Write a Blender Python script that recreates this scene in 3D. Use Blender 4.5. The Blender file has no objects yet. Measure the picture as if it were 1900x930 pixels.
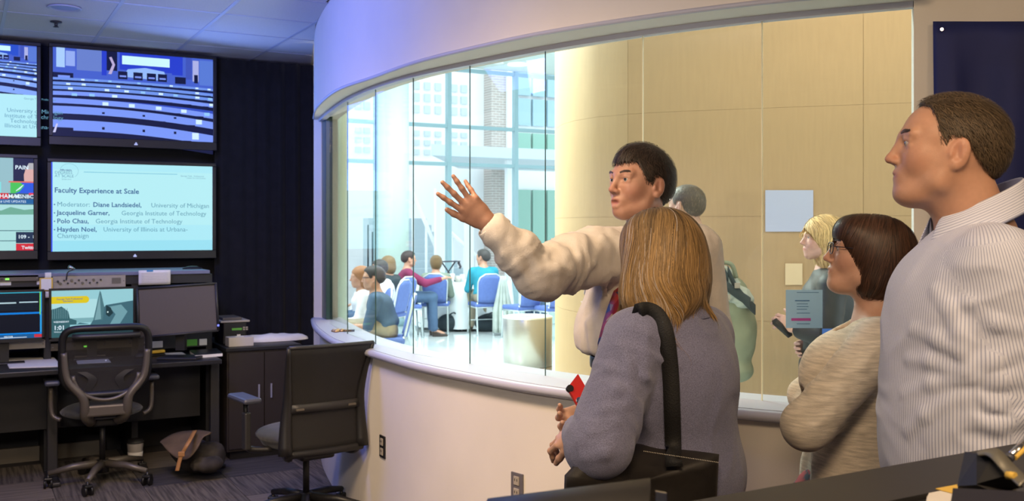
import bpy, bmesh, math, random
import numpy as np
from mathutils import Vector, Matrix, Euler

random.seed(7)
rng = np.random.default_rng(7)
PI = math.pi
D2R = PI / 180.0

# ------------------------------------------------------------------ camera, world, main lights
SC = bpy.context.scene
COL = SC.collection
FW, FH, FOCAL, HORIZ, EYE = 1900.0, 930.0, 1850.0, 425.0, 1.6
YAW = -29.0 * D2R                       # the room's axes are world axes; the camera is turned
Rv = np.array([math.cos(YAW), math.sin(YAW), 0.0])      # to the right of the picture
Fv = np.array([-math.sin(YAW), math.cos(YAW), 0.0])     # away from the camera

cam_d = bpy.data.cameras.new('camera')
cam = bpy.data.objects.new('camera', cam_d)
COL.objects.link(cam)
cam.location = (0, 0, EYE)
cam.rotation_euler = (PI / 2, 0, YAW)
cam_d.sensor_width = 36.0
cam_d.lens = FOCAL / FW * 36.0
cam_d.shift_y = -(FH / 2 - HORIZ) / FW
cam_d.dof.use_dof = True
cam_d.dof.focus_distance = 2.9
cam_d.dof.aperture_fstop = 8.0
cam_d.clip_start = 0.05
SC.camera = cam

SC.view_settings.view_transform = 'Standard'
SC.view_settings.look = 'None'
SC.view_settings.gamma = 1.0
SC.view_settings.use_curve_mapping = False
SC.view_settings.exposure = 0.0

w = bpy.data.worlds.new('world')
SC.world = w
w.use_nodes = True
bgn = w.node_tree.nodes['Background']
bgn.inputs[0].default_value = (0.86, 0.94, 1.0, 1)
bgn.inputs[1].default_value = 2.4


def C2(X, Y, z):
    """camera-aligned metres (right, away, height) to the room"""
    p = Rv * X + Fv * Y
    return np.array([p[0], p[1], z])


def P(px, py, d):
    """point seen at picture position px,py at distance d"""
    return C2((px - 950.0) / FOCAL * d, d, EYE + (HORIZ - py) / FOCAL * d)


def onY(px, py, Y):
    t = (px - 950.0) / FOCAL
    d = Y / (Fv[1] + Rv[1] * t)
    return P(px, py, d)


def ang(a):
    a *= D2R
    return np.array([math.cos(a), math.sin(a), 0.0])


def area_light(name, loc, rot, size, power, color, shape='RECTANGLE'):
    l = bpy.data.lights.new(name, 'AREA')
    l.shape = shape
    l.size, l.size_y = size
    l.energy = power
    l.color = color
    o = bpy.data.objects.new(name, l)
    COL.objects.link(o)
    o.location = loc
    o.rotation_euler = rot
    return o


def aim(loc, target):
    return (Vector(target) - Vector(loc)).to_track_quat('-Z', 'Y').to_euler()


# control room: warm ceiling lamps behind and to the right of the camera, out of frame
def lamp_at(name, X, Y, z, tgt, size, power, color, spread=180):
    loc = C2(X, Y, z)
    o = area_light(name, loc, aim(loc, C2(*tgt)), size, power, color)
    o.data.spread = spread * D2R


lamp_at('ceiling_lamp', 0.1, 0.3, 2.9, (0.6, 3.6, 0.0), (0.9, 0.6), 34, (1.0, 0.72, 0.45), 130)
lamp_at('ceiling_lamp', 1.9, 0.5, 2.9, (1.0, 3.2, 0.5), (0.6, 0.6), 13, (1.0, 0.70, 0.42), 140)
lamp_at('ceiling_lamp', -0.75, 2.6, 2.9, (-0.35, 4.7, 0.0), (0.6, 0.6), 36, (1.0, 0.71, 0.44), 95)
lamp_at('ceiling_lamp', -1.9, 3.6, 2.9, (-1.9, 5.6, 0.0), (0.5, 0.5), 18, (1.0, 0.78, 0.56), 110)
lamp_at('ceiling_fill', -1.6, 1.5, 1.9, (-1.6, 4.0, 3.0), (0.6, 0.3), 36, (1.0, 0.88, 0.78))  # unseen upward fill added to brighten the ceiling
# unseen blue fills added to tint the left end of the curved wall
lamp_at('blue_fill', -2.3, 4.6, 2.75, (-1.0, 6.2, 2.4), (0.4, 0.4), 40, (0.12, 0.2, 1.0))
lamp_at('blue_fill', -3.3, 5.0, 2.9, (-1.6, 6.6, 0.6), (0.5, 0.5), 6, (0.22, 0.32, 1.0))
lamp_at('screen_glow_fill', -2.35, 7.25, 2.3, (-1.1, 6.0, 2.45), (1.0, 0.8), 13, (0.16, 0.30, 1.0))  # added unseen lamp that stands in for the glow of the screens
# lobby: unseen area lamps added in place of daylight; last, the corridor lamp
lamp_at('lobby_fill', -3.0, 11.0, 4.5, (-2.2, 13.0, 0.0), (4, 3), 400, (0.88, 0.98, 1.0))
lamp_at('lobby_fill', 0.0, 13.5, 4.5, (-1.0, 14.5, 0.0), (4, 3), 300, (0.88, 0.98, 1.0))
lamp_at('lobby_fill', -1.7, 8.9, 4.5, (0.5, 7.4, 1.5), (1.0, 1.0), 300, (0.88, 1.0, 0.90), 120)  # added to brighten the left end of the veneer wall
lamp_at('corridor_lamp', 1.9, 4.9, 3.6, (2.0, 6.3, 1.0), (1.2, 0.4), 22, (1.0, 0.76, 0.50))


# ------------------------------------------------------------------ materials
def new_mat(name):
    m = bpy.data.materials.new(name)
    m.use_nodes = True
    return m, m.node_tree, m.node_tree.nodes['Principled BSDF']


def mat(name, col, rough=0.6, metal=0.0, noise=0.0, nscale=30.0, bump=0.0, bscale=80.0, emit=None, estr=0.0,
        sheen=0.0, spec=0.5, stretch=None, coat=0.0, sss=0.0):
    m, nt, b = new_mat(name)
    b.inputs['Base Color'].default_value = (*col, 1)
    b.inputs['Roughness'].default_value = rough
    b.inputs['Metallic'].default_value = metal
    b.inputs['Specular IOR Level'].default_value = spec
    b.inputs['Sheen Weight'].default_value = sheen
    b.inputs['Coat Weight'].default_value = coat
    if sss:
        b.inputs['Subsurface Weight'].default_value = sss
        b.inputs['Subsurface Radius'].default_value = (0.01, 0.004, 0.002)
        b.inputs['Subsurface Scale'].default_value = 1.0
    tc = nt.nodes.new('ShaderNodeTexCoord')
    src = tc.outputs['Object']
    if stretch:
        mp = nt.nodes.new('ShaderNodeMapping')
        mp.inputs['Scale'].default_value = stretch
        nt.links.new(src, mp.inputs[0])
        src = mp.outputs[0]
    if noise:
        n = nt.nodes.new('ShaderNodeTexNoise')
        n.inputs['Scale'].default_value = nscale
        n.inputs['Detail'].default_value = 5
        nt.links.new(src, n.inputs['Vector'])
        r = nt.nodes.new('ShaderNodeMapRange')
        r.inputs['From Min'].default_value = 0.3
        r.inputs['From Max'].default_value = 0.7
        r.inputs['To Min'].default_value = 1 - noise
        r.inputs['To Max'].default_value = 1 + noise
        nt.links.new(n.outputs[0], r.inputs[0])
        vm = nt.nodes.new('ShaderNodeVectorMath')
        vm.operation = 'SCALE'
        vm.inputs[0].default_value = col
        nt.links.new(r.outputs[0], vm.inputs['Scale'])
        nt.links.new(vm.outputs[0], b.inputs['Base Color'])
    if bump:
        n2 = nt.nodes.new('ShaderNodeTexNoise')
        n2.inputs['Scale'].default_value = bscale
        n2.inputs['Detail'].default_value = 4
        nt.links.new(src, n2.inputs['Vector'])
        bp = nt.nodes.new('ShaderNodeBump')
        bp.inputs['Strength'].default_value = bump
        bp.inputs['Distance'].default_value = 0.004
        nt.links.new(n2.outputs[0], bp.inputs['Height'])
        nt.links.new(bp.outputs[0], b.inputs['Normal'])
    if emit:
        b.inputs['Emission Color'].default_value = (*emit, 1)
        b.inputs['Emission Strength'].default_value = estr
    return m


def attr_mat(name, attr='Col', rough=0.5, estr=0.0, bump=0.0, bscale=200, sss=0.0, spec=0.5, var=0.0, sheen=0.0):
    """colour read from a per-vertex or per-face colour attribute of the thing itself"""
    m, nt, b = new_mat(name)
    a = nt.nodes.new('ShaderNodeAttribute')
    a.attribute_name = attr
    b.inputs['Roughness'].default_value = rough
    b.inputs['Specular IOR Level'].default_value = spec
    b.inputs['Sheen Weight'].default_value = sheen
    if estr:
        b.inputs['Base Color'].default_value = (0.005, 0.005, 0.006, 1)
        nt.links.new(a.outputs['Color'], b.inputs['Emission Color'])
        b.inputs['Emission Strength'].default_value = estr
    else:
        nt.links.new(a.outputs['Color'], b.inputs['Base Color'])
    if sss:
        b.inputs['Subsurface Weight'].default_value = sss
        b.inputs['Subsurface Radius'].default_value = (0.012, 0.004, 0.002)
        b.inputs['Subsurface Scale'].default_value = 0.6
    if bump:
        tc = nt.nodes.new('ShaderNodeTexCoord')
        n2 = nt.nodes.new('ShaderNodeTexNoise')
        n2.inputs['Scale'].default_value = bscale
        n2.inputs['Detail'].default_value = 4
        nt.links.new(tc.outputs['Object'], n2.inputs['Vector'])
        bp = nt.nodes.new('ShaderNodeBump')
        bp.inputs['Strength'].default_value = bump
        bp.inputs['Distance'].default_value = 0.002
        nt.links.new(n2.outputs[0], bp.inputs['Height'])
        nt.links.new(bp.outputs[0], b.inputs['Normal'])
    return m


def glass_mat(name, tint=(0.965, 0.992, 0.98), ior=1.5, gain=0.7):
    m, nt, b = new_mat(name)
    nt.nodes.remove(b)
    out = nt.nodes['Material Output']
    tr = nt.nodes.new('ShaderNodeBsdfTransparent')
    tr.inputs[0].default_value = (*tint, 1)
    gl = nt.nodes.new('ShaderNodeBsdfGlossy')
    gl.inputs['Roughness'].default_value = 0.0
    lw = nt.nodes.new('ShaderNodeLayerWeight')
    lw.inputs[0].default_value = 0.5
    pw = nt.nodes.new('ShaderNodeMath'); pw.operation = 'POWER'; pw.inputs[1].default_value = 5.0
    mu = nt.nodes.new('ShaderNodeMath'); mu.operation = 'MULTIPLY_ADD'
    mu.inputs[1].default_value = 0.96 * gain; mu.inputs[2].default_value = 0.04 * gain
    mx = nt.nodes.new('ShaderNodeMixShader')
    nt.links.new(lw.outputs['Facing'], pw.inputs[0])
    nt.links.new(pw.outputs[0], mu.inputs[0])
    nt.links.new(mu.outputs[0], mx.inputs[0])
    nt.links.new(tr.outputs[0], mx.inputs[1])
    nt.links.new(gl.outputs[0], mx.inputs[2])
    nt.links.new(mx.outputs[0], out.inputs[0])
    return m


def stripe_mat(name, base, line, freq, width=0.35, attr='su', bump=0.1):
    """cloth with woven stripes that follow a float attribute (metres across the cloth)"""
    m, nt, b = new_mat(name)
    b.inputs['Roughness'].default_value = 0.75
    b.inputs['Sheen Weight'].default_value = 0.15
    a = nt.nodes.new('ShaderNodeAttribute')
    a.attribute_name = attr
    mu = nt.nodes.new('ShaderNodeMath'); mu.operation = 'MULTIPLY'; mu.inputs[1].default_value = freq
    fr = nt.nodes.new('ShaderNodeMath'); fr.operation = 'FRACT'
    lt = nt.nodes.new('ShaderNodeMath'); lt.operation = 'LESS_THAN'; lt.inputs[1].default_value = width
    mx = nt.nodes.new('ShaderNodeMix'); mx.data_type = 'RGBA'
    mx.inputs[6].default_value = (*base, 1)
    mx.inputs[7].default_value = (*line, 1)
    nt.links.new(a.outputs['Fac'], mu.inputs[0])
    nt.links.new(mu.outputs[0], fr.inputs[0])
    nt.links.new(fr.outputs[0], lt.inputs[0])
    nt.links.new(lt.outputs[0], mx.inputs[0])
    nt.links.new(mx.outputs[2], b.inputs['Base Color'])
    tc = nt.nodes.new('ShaderNodeTexCoord')
    n2 = nt.nodes.new('ShaderNodeTexNoise')
    n2.inputs['Scale'].default_value = 60
    nt.links.new(tc.outputs['Object'], n2.inputs['Vector'])
    bp = nt.nodes.new('ShaderNodeBump')
    bp.inputs['Strength'].default_value = bump
    bp.inputs['Distance'].default_value = 0.004
    nt.links.new(n2.outputs[0], bp.inputs['Height'])
    nt.links.new(bp.outputs[0], b.inputs['Normal'])
    return m


# ------------------------------------------------------------------ object helpers
def tag(o, label=None, cat=None, group=None, kind=None):
    if label: o['label'] = label
    if cat: o['category'] = cat
    if group: o['group'] = group
    if kind: o['kind'] = kind
    return o


def empty(name, loc, rz=0.0, label=None, cat=None, group=None, kind=None):
    o = bpy.data.objects.new(name, None)
    COL.objects.link(o)
    o.empty_display_size = 0.1
    o.location = loc
    o.rotation_euler = (0, 0, rz)
    tag(o, label, cat, group, kind)
    bpy.context.view_layer.update()
    return o


def link(name, me, m=None, parent=None, world=True):
    """world=True: mesh coordinates are room coordinates and are kept there under the parent"""
    o = bpy.data.objects.new(name, me)
    COL.objects.link(o)
    if m is not None:
        if isinstance(m, (list, tuple)):
            for q in m: me.materials.append(q)
        else:
            me.materials.append(m)
    if parent is not None:
        o.parent = parent
        if world:
            mw = Matrix.LocRotScale(parent.location, parent.rotation_euler, None)
            pp = parent.parent
            while pp is not None:
                mw = Matrix.LocRotScale(pp.location, pp.rotation_euler, None) @ mw
                pp = pp.parent
            me.transform(mw.inverted())
    return o


def from_np(name, V, Fc, smooth=True):
    me = bpy.data.meshes.new(name)
    me.from_pydata([tuple(v) for v in V], [], [tuple(f) for f in Fc])
    if smooth:
        me.shade_smooth()
    return me


class MB:
    """collects simple shapes into one mesh"""
    def __init__(self):
        self.bm = bmesh.new()

    def box(self, c, s, rz=0.0, rot=None, bev=0.0):
        r = bmesh.ops.create_cube(self.bm, size=1.0)
        vs = r['verts']
        R = rot.to_matrix().to_4x4() if rot is not None else Matrix.Rotation(rz, 4, 'Z')
        M = Matrix.Translation(Vector(c)) @ R @ Matrix.Diagonal((s[0], s[1], s[2], 1))
        bmesh.ops.transform(self.bm, matrix=M, verts=vs)
        if bev > 0:
            es = list({e for v in vs for e in v.link_edges})
            bmesh.ops.bevel(self.bm, geom=es, offset=bev, segments=2, affect='EDGES', profile=0.5)
        return self

    def tube(self, pts, r, n=8, closed=False, caps=True, rs=None):
        pts = [Vector(p) for p in pts]
        N = len(pts)
        rings = []
        up = None
        for i, p in enumerate(pts):
            if closed:
                t = (pts[(i + 1) % N] - pts[i - 1]).normalized()
            else:
                t = (pts[min(i + 1, N - 1)] - pts[max(i - 1, 0)]).normalized()
            if up is None:
                up = Vector((0, 0, 1)) if abs(t.z) < 0.9 else Vector((1, 0, 0))
            a = t.cross(up).normalized()
            b2 = a.cross(t).normalized()
            up = b2
            rr = rs[i] if rs else r
            rings.append([self.bm.verts.new(p + (a * math.cos(2 * PI * k / n) + b2 * math.sin(2 * PI * k / n)) * rr) for k in range(n)])
        M = N if closed else N - 1
        for i in range(M):
            A, B = rings[i], rings[(i + 1) % N]
            for k in range(n):
                f = self.bm.faces.new((A[k], A[(k + 1) % n], B[(k + 1) % n], B[k]))
                f.smooth = True
        if caps and not closed:
            self.bm.faces.new(rings[0][::-1])
            self.bm.faces.new(rings[-1])
        return self

    def lathe(self, prof, c=(0, 0, 0), n=24, sx=1.0, sy=1.0):
        rings = []
        for r, z in prof:
            rings.append([self.bm.verts.new((c[0] + math.cos(2 * PI * k / n) * r * sx, c[1] + math.sin(2 * PI * k / n) * r * sy, c[2] + z)) for k in range(n)])
        for A, B in zip(rings[:-1], rings[1:]):
            for k in range(n):
                f = self.bm.faces.new((A[k], A[(k + 1) % n], B[(k + 1) % n], B[k]))
                f.smooth = True
        if prof[0][0] > 1e-4: self.bm.faces.new(rings[0][::-1])
        if prof[-1][0] > 1e-4: self.bm.faces.new(rings[-1])
        return self

    def prism(self, poly, z0, z1):
        a = [self.bm.verts.new((p[0], p[1], z0)) for p in poly]
        b = [self.bm.verts.new((p[0], p[1], z1)) for p in poly]
        n = len(poly)
        self.bm.faces.new(a[::-1]); self.bm.faces.new(b)
        for i in range(n):
            self.bm.faces.new((a[i], a[(i + 1) % n], b[(i + 1) % n], b[i]))
        return self

    def plate(self, corners, th):
        """slab from four corners (any plane), thickness th along its normal, away"""
        c = [Vector(q) for q in corners]
        nrm = (c[1] - c[0]).cross(c[-1] - c[0]).normalized() * th
        a = [self.bm.verts.new(q) for q in c]
        b = [self.bm.verts.new(q + nrm) for q in c]
        n = len(c)
        self.bm.faces.new(a[::-1]); self.bm.faces.new(b)
        for i in range(n):
            self.bm.faces.new((a[i], a[(i + 1) % n], b[(i + 1) % n], b[i]))
        return self

    def sheet(self, rows, smooth=True):
        """grid of points"""
        g = [[self.bm.verts.new(tuple(p)) for p in r] for r in rows]
        for i in range(len(g) - 1):
            for j in range(len(g[0]) - 1):
                f = self.bm.faces.new((g[i][j], g[i][j + 1], g[i + 1][j + 1], g[i + 1][j]))
                f.smooth = smooth
        return self

    def build(self, name, m, parent=None, world=True):
        bmesh.ops.recalc_face_normals(self.bm, faces=self.bm.faces)
        me = bpy.data.meshes.new(name)
        self.bm.to_mesh(me)
        self.bm.free()
        return link(name, me, m, parent, world)


def bez(p0, p1, p2, n=8):
    p0, p1, p2 = (np.array(q, float) for q in (p0, p1, p2))
    return [(1 - t) ** 2 * p0 + 2 * t * (1 - t) * p1 + t * t * p2 for t in np.linspace(0, 1, n)]


def spline(pts, n=8):
    """Catmull-Rom through points"""
    pts = [np.array(p, float) for p in pts]
    out = []
    for i in range(len(pts) - 1):
        p0 = pts[max(i - 1, 0)]; p1 = pts[i]; p2 = pts[i + 1]; p3 = pts[min(i + 2, len(pts) - 1)]
        for k in range(n):
            t = k / n
            out.append(0.5 * ((2 * p1) + (-p0 + p2) * t + (2 * p0 - 5 * p1 + 4 * p2 - p3) * t * t + (-p0 + 3 * p1 - 3 * p2 + p3) * t ** 3))
    out.append(pts[-1])
    return out


def copy_tree(o, parent=None):
    c = o.copy()
    COL.objects.link(c)
    c.parent = parent
    for ch in list(o.children):
        copy_tree(ch, c)
    return c


def text_mesh(s, size, bold=False, align='LEFT', extrude=0.0):
    cu = bpy.data.curves.new('lettering', 'FONT')
    cu.body = s
    cu.size = size
    cu.align_x = align
    cu.resolution_u = 2
    if bold: cu.offset = size * 0.018
    cu.extrude = extrude
    o = bpy.data.objects.new('lettering', cu)
    COL.objects.link(o)
    bpy.context.view_layer.update()
    me = bpy.data.meshes.new_from_object(o.evaluated_get(bpy.context.evaluated_depsgraph_get()))
    bpy.data.objects.remove(o)
    return me
M = {}
M['wall'] = mat('wall_paint', (0.66, 0.61, 0.54), 0.75, noise=0.03, nscale=3, bump=0.06, bscale=150)
M['trim'] = mat('trim_paint', (0.42, 0.42, 0.48), 0.45)
M['dark_wall'] = mat('dark_wall', (0.012, 0.013, 0.020), 0.8)
M['curtain'] = mat('curtain', (0.008, 0.008, 0.010), 0.9, sheen=0.08, noise=.25, nscale=12)
M['tile'] = mat('ceiling_tile', (0.55, 0.54, 0.55), 0.9, noise=0.06, nscale=120, bump=0.2, bscale=300)
M['tbar'] = mat('tbar', (0.42, 0.43, 0.50), 0.5)
M['glass'] = glass_mat('pane_glass')
M['glass_edge'] = mat('glass_edge', (0.015, 0.05, 0.035), 0.3)
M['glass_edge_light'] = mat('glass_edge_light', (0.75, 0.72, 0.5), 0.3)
M['lobby_glass'] = glass_mat('facade_glass', (0.97, 0.99, 0.995), gain=.4)
M['lobby_floor'] = mat('polished_floor', (0.76, 0.82, 0.82), 0.10, noise=0.05, nscale=2, coat=0.3)
M['lobby_ceiling'] = mat('lobby_ceiling', (0.62, 0.70, 0.66), 0.9)
M['lobby_frame'] = mat('lobby_frame', (0.28, 0.42, 0.47), 0.5)
M['veneer'] = mat('veneer', (0.44, 0.295, 0.145), 0.7, noise=0.03, nscale=60, stretch=(1, 1, .1))
M['column'] = mat('column_paint', (0.50, 0.62, 0.58), 0.6)
M['white_wall'] = mat('outdoor_white', (0.86, 0.88, 0.90), 0.8)
M['grey_out'] = mat('outdoor_grey', (0.42, 0.50, 0.55), 0.8)
M['screen_off'] = mat('screen_off', (0.075, 0.062, 0.058), 0.55, noise=.03, nscale=100)
M['tv_black'] = mat('tv_black', (0.008, 0.008, 0.012), 0.35)
M['plastic_black'] = mat('plastic_black', (0.009, 0.0085, 0.009), 0.45)
M['plastic_dark'] = mat('plastic_dark', (0.022, 0.021, 0.022), 0.5)
M['mesh_black'] = mat('mesh_black', (0.020, 0.018, 0.018), 0.75, bump=.5, bscale=600)
M['base_grey'] = mat('base_grey', (0.115, 0.098, 0.08), 0.4, metal=.3)
M['seat_cloth'] = mat('seat_cloth', (0.030, 0.031, 0.038), 0.8, sheen=.2)
M['pad_blue'] = mat('arm_pad', (0.055, 0.060, 0.085), 0.45)
M['desk_black'] = mat('desk_black', (0.011, 0.011, 0.013), 0.4, noise=.1, nscale=20)
M['cabinet'] = mat('cabinet_brown', (0.018, 0.012, 0.010), 0.6)
M['rack'] = mat('rack_black', (0.011, 0.011, 0.014), 0.5)
M['rack_edge'] = mat('rack_edge', (0.16, 0.17, 0.25), 0.4)
M['beige_metal'] = mat('beige_metal', (0.34, 0.30, 0.24), 0.45, noise=.05)
M['knob'] = mat('knob_dark', (0.03, 0.03, 0.03), 0.4)
M['paper'] = mat('paper', (0.75, 0.72, 0.68), 0.9, noise=.03)
M['paper_yellow'] = mat('paper_yellow', (0.75, 0.50, 0.10), 0.8)
M['tape_blue'] = mat('tape_blue', (0.05, 0.25, 0.5), 0.7)
M['green'] = mat('green_label', (0.12, 0.40, 0.05), 0.7)
M['yellow'] = mat('yellow_plastic', (0.75, 0.50, 0.05), 0.5)
M['red'] = mat('red_plastic', (0.55, 0.025, 0.02), 0.35, coat=.3)
M['led_green'] = mat('led_green', (0.1, 0.5, 0.05), 0.5, emit=(0.25, 1, 0.1), estr=1.5)
M['led_blue'] = mat('led_blue', (0.1, 0.1, 0.5), 0.5, emit=(0.2, 0.25, 1), estr=1.2)
M['chrome'] = mat('chrome', (0.75, 0.75, 0.78), 0.2, metal=1)
M['steel'] = mat('brushed_bin', (0.44, 0.43, 0.40), 0.32, metal=.75, noise=.05, nscale=40, stretch=(1, 1, 30))
M['cup_white'] = mat('cup_white', (0.5, 0.46, 0.42), 0.6)
M['canvas'] = mat('canvas_bag', (0.10, 0.065, 0.038), 0.85, noise=.25, nscale=14, bump=.3)
M['canvas_dark'] = mat('canvas_dark', (0.032, 0.026, 0.022), 0.85, noise=.35, nscale=18, bump=.5, bscale=40)
M['tan_leather'] = mat('tan_leather', (0.36, 0.17, 0.055), 0.55)
M['black_leather'] = mat('black_leather', (0.012, 0.012, 0.012), 0.4)
M['shoe'] = mat('shoe_leather', (0.03, 0.018, 0.012), 0.4)
M['banner'] = mat('banner_blue', (0.006, 0.012, 0.10), 0.7, noise=.2, nscale=3, sheen=.1)
M['skin'] = attr_mat('skin', rough=0.48, bump=0.12, bscale=400, sss=0.06, spec=0.45)
M['eye'] = attr_mat('eye', rough=0.08)
M['hair'] = attr_mat('hair', rough=0.55, spec=0.35, sheen=.1)
M['hair_gloss'] = attr_mat('hair_gloss', rough=0.5, spec=0.5)
M['lens'] = glass_mat('lens_glass', (0.97, 0.97, 0.98), 1.5)
M['dark_metal'] = mat('dark_metal', (0.03, 0.03, 0.05), 0.3, metal=.8)
M['stripe_shirt'] = stripe_mat('stripe_shirt', (0.70, 0.73, 0.88), (0.38, 0.42, 0.60), 1 / 0.0052, 0.34, bump=.15)
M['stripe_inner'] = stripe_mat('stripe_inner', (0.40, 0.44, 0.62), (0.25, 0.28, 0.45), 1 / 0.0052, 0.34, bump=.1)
M['cream_shirt'] = mat('cream_shirt', (0.52, 0.475, 0.43), 0.85, noise=.05, nscale=40, bump=.25, bscale=300, sheen=.1)
M['white_cloth'] = mat('white_cloth', (0.80, 0.80, 0.82), 0.8)
M['navy_cloth'] = mat('navy_cloth', (0.012, 0.015, 0.032), 0.85, sheen=.1)
M['black_cloth'] = mat('black_cloth', (0.010, 0.010, 0.012), 0.85, sheen=.1)
M['print_cloth'] = attr_mat('print_cloth', rough=0.8)
M['bag_cloth'] = mat('bag_cloth', (0.014, 0.011, 0.009), 0.6, noise=.2, nscale=8, bump=.2, bscale=50)
M['webbing'] = mat('webbing', (0.008, 0.008, 0.009), 0.7, bump=.4, bscale=300)
M['thread'] = mat('thread', (0.5, 0.46, 0.38), 0.8)
M['cardigan'] = mat('cardigan_knit', (0.66, 0.59, 0.49), 0.9, noise=.22, nscale=55, stretch=(.35, .35, 3.2), bump=.5, bscale=260, sheen=.2)
M['blazer'] = mat('blazer_tweed', (0.185, 0.190, 0.305), 0.9, noise=.38, nscale=420, bump=.5, bscale=500, sheen=.3)
M['tie'] = mat('tie_silk', (0.35, 0.03, 0.04), 0.5)
nt = M['tie'].node_tree
b_ = nt.nodes['Principled BSDF']
vo = nt.nodes.new('ShaderNodeTexVoronoi'); vo.inputs['Scale'].default_value = 42
cr = nt.nodes.new('ShaderNodeValToRGB'); cr.color_ramp.interpolation = 'CONSTANT'
cr.color_ramp.elements[0].color = (0.30, 0.02, 0.03, 1); cr.color_ramp.elements[1].color = (0.5, 0.06, 0.05, 1); cr.color_ramp.elements[1].position = .45
for ps, c_ in ((0.62, (0.45, 0.33, 0.18, 1)), (0.72, (0.03, 0.03, 0.12, 1)), (0.85, (0.42, 0.03, 0.05, 1))):
    e = cr.color_ramp.elements.new(ps); e.color = c_
tc_ = nt.nodes.new('ShaderNodeTexCoord')
nt.links.new(tc_.outputs['Object'], vo.inputs['Vector'])
sp_ = nt.nodes.new('ShaderNodeSeparateColor')
nt.links.new(vo.outputs['Color'], sp_.inputs[0]); nt.links.new(sp_.outputs[0], cr.inputs[0]); nt.links.new(cr.outputs[0], b_.inputs['Base Color'])
M['chair_blue'] = mat('chair_blue', (0.10, 0.16, 0.42), 0.8, noise=.08)
M['chair_silver'] = mat('chair_silver', (0.60, 0.66, 0.66), 0.35, metal=.5)
M['tablecloth'] = mat('tablecloth', (0.78, 0.84, 0.86), 0.8)
for nm, c_ in dict(cl_navy=(0.055, 0.10, 0.17), cl_teal=(0.02, 0.26, 0.36), cl_maroon=(0.20, 0.018, 0.075), cl_sage=(0.22, 0.27, 0.22), cl_white=(0.75, 0.76, 0.8), cl_black=(0.025, 0.04, 0.05),
                   cl_jeans=(0.06, 0.11, 0.20), cl_khaki=(0.33, 0.28, 0.2), cl_dark=(0.05, 0.045, 0.06), cl_coral=(0.7, .16, .12), pack=(0.24, 0.27, 0.19), pack_dark=(0.03, 0.045, 0.05), pack_light=(0.42, 0.47, 0.43)).items():
    M[nm] = mat(nm, c_, 0.85, noise=.12, nscale=9)
M['coat_black'] = mat('coat_black', (0.018, 0.020, 0.020), 0.6, noise=.3, nscale=6, sheen=.1)


def emis(name, col, s=1.0):
    return mat(name, (0.01, 0.01, 0.01), 0.4, emit=col, estr=s)


M['pic'] = attr_mat('screen_picture', rough=0.35, estr=1.0, spec=.2)
M['ink'] = emis('screen_ink', (0.02, 0.10, 0.28), 1.0)
M['ink_light'] = emis('screen_ink_light', (0.10, 0.30, 0.42), 1.0)
M['ink_white'] = emis('screen_white', (0.75, 0.9, 1.0), 1.0)
M['logo_metal'] = mat('logo_metal', (0.7, 0.72, 0.85), .3, emit=(.5, .6, 1), estr=.4)

# carpet: heathered tiles with a ribbed line pattern
def carpet_mat(name, a, bb, rot):
    m, nt, b = new_mat(name)
    b.inputs['Roughness'].default_value = 0.95
    tc = nt.nodes.new('ShaderNodeTexCoord'); mp = nt.nodes.new('ShaderNodeMapping')
    mp.inputs['Scale'].default_value = (1.2, 26, 1) if rot else (26, 1.2, 1)
    n = nt.nodes.new('ShaderNodeTexNoise'); n.inputs['Scale'].default_value = 2.2; n.inputs['Detail'].default_value = 6
    c = nt.nodes.new('ShaderNodeValToRGB')
    c.color_ramp.elements[0].position = .38; c.color_ramp.elements[1].position = .62
    c.color_ramp.elements[0].color = (*a, 1); c.color_ramp.elements[1].color = (*bb, 1)
    nt.links.new(tc.outputs['Object'], mp.inputs[0]); nt.links.new(mp.outputs[0], n.inputs['Vector'])
    nt.links.new(n.outputs[0], c.inputs[0]); nt.links.new(c.outputs[0], b.inputs['Base Color'])
    return m


M['carpet_a'] = carpet_mat('carpet_a', (0.045, 0.039, 0.036), (0.135, 0.112, 0.095), False)
M['carpet_b'] = carpet_mat('carpet_b', (0.026, 0.025, 0.030), (0.064, 0.058, 0.060), True)
M['carpet_c'] = carpet_mat('carpet_c', (0.10, 0.085, 0.072), (0.19, 0.155, 0.13), True)

# brick pattern for walls too far off to tell single bricks apart
def brick_mat():
    m, nt, b = new_mat('far_brick')
    br = nt.nodes.new('ShaderNodeTexBrick')
    br.inputs['Color1'].default_value = (0.46, 0.38, 0.34, 1); br.inputs['Color2'].default_value = (0.38, 0.33, 0.30, 1); br.inputs['Mortar'].default_value = (0.6, 0.58, 0.55, 1)
    br.inputs['Scale'].default_value = 1.0; br.inputs['Brick Width'].default_value = 0.24; br.inputs['Row Height'].default_value = 0.075; br.inputs['Mortar Size'].default_value = 0.012
    tc = nt.nodes.new('ShaderNodeTexCoord'); mp = nt.nodes.new('ShaderNodeMapping')
    mp.inputs['Rotation'].default_value = (PI / 2, 0, 0)
    nt.links.new(tc.outputs['Object'], mp.inputs[0]); nt.links.new(mp.outputs[0], br.inputs[0]); nt.links.new(br.outputs[0], b.inputs['Base Color'])
    return m


M['brick'] = brick_mat()
# ------------------------------------------------------------------ organic surfaces: blended distance fields, meshed
_NT = rng.random((32, 32, 32)) * 2 - 1


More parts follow.
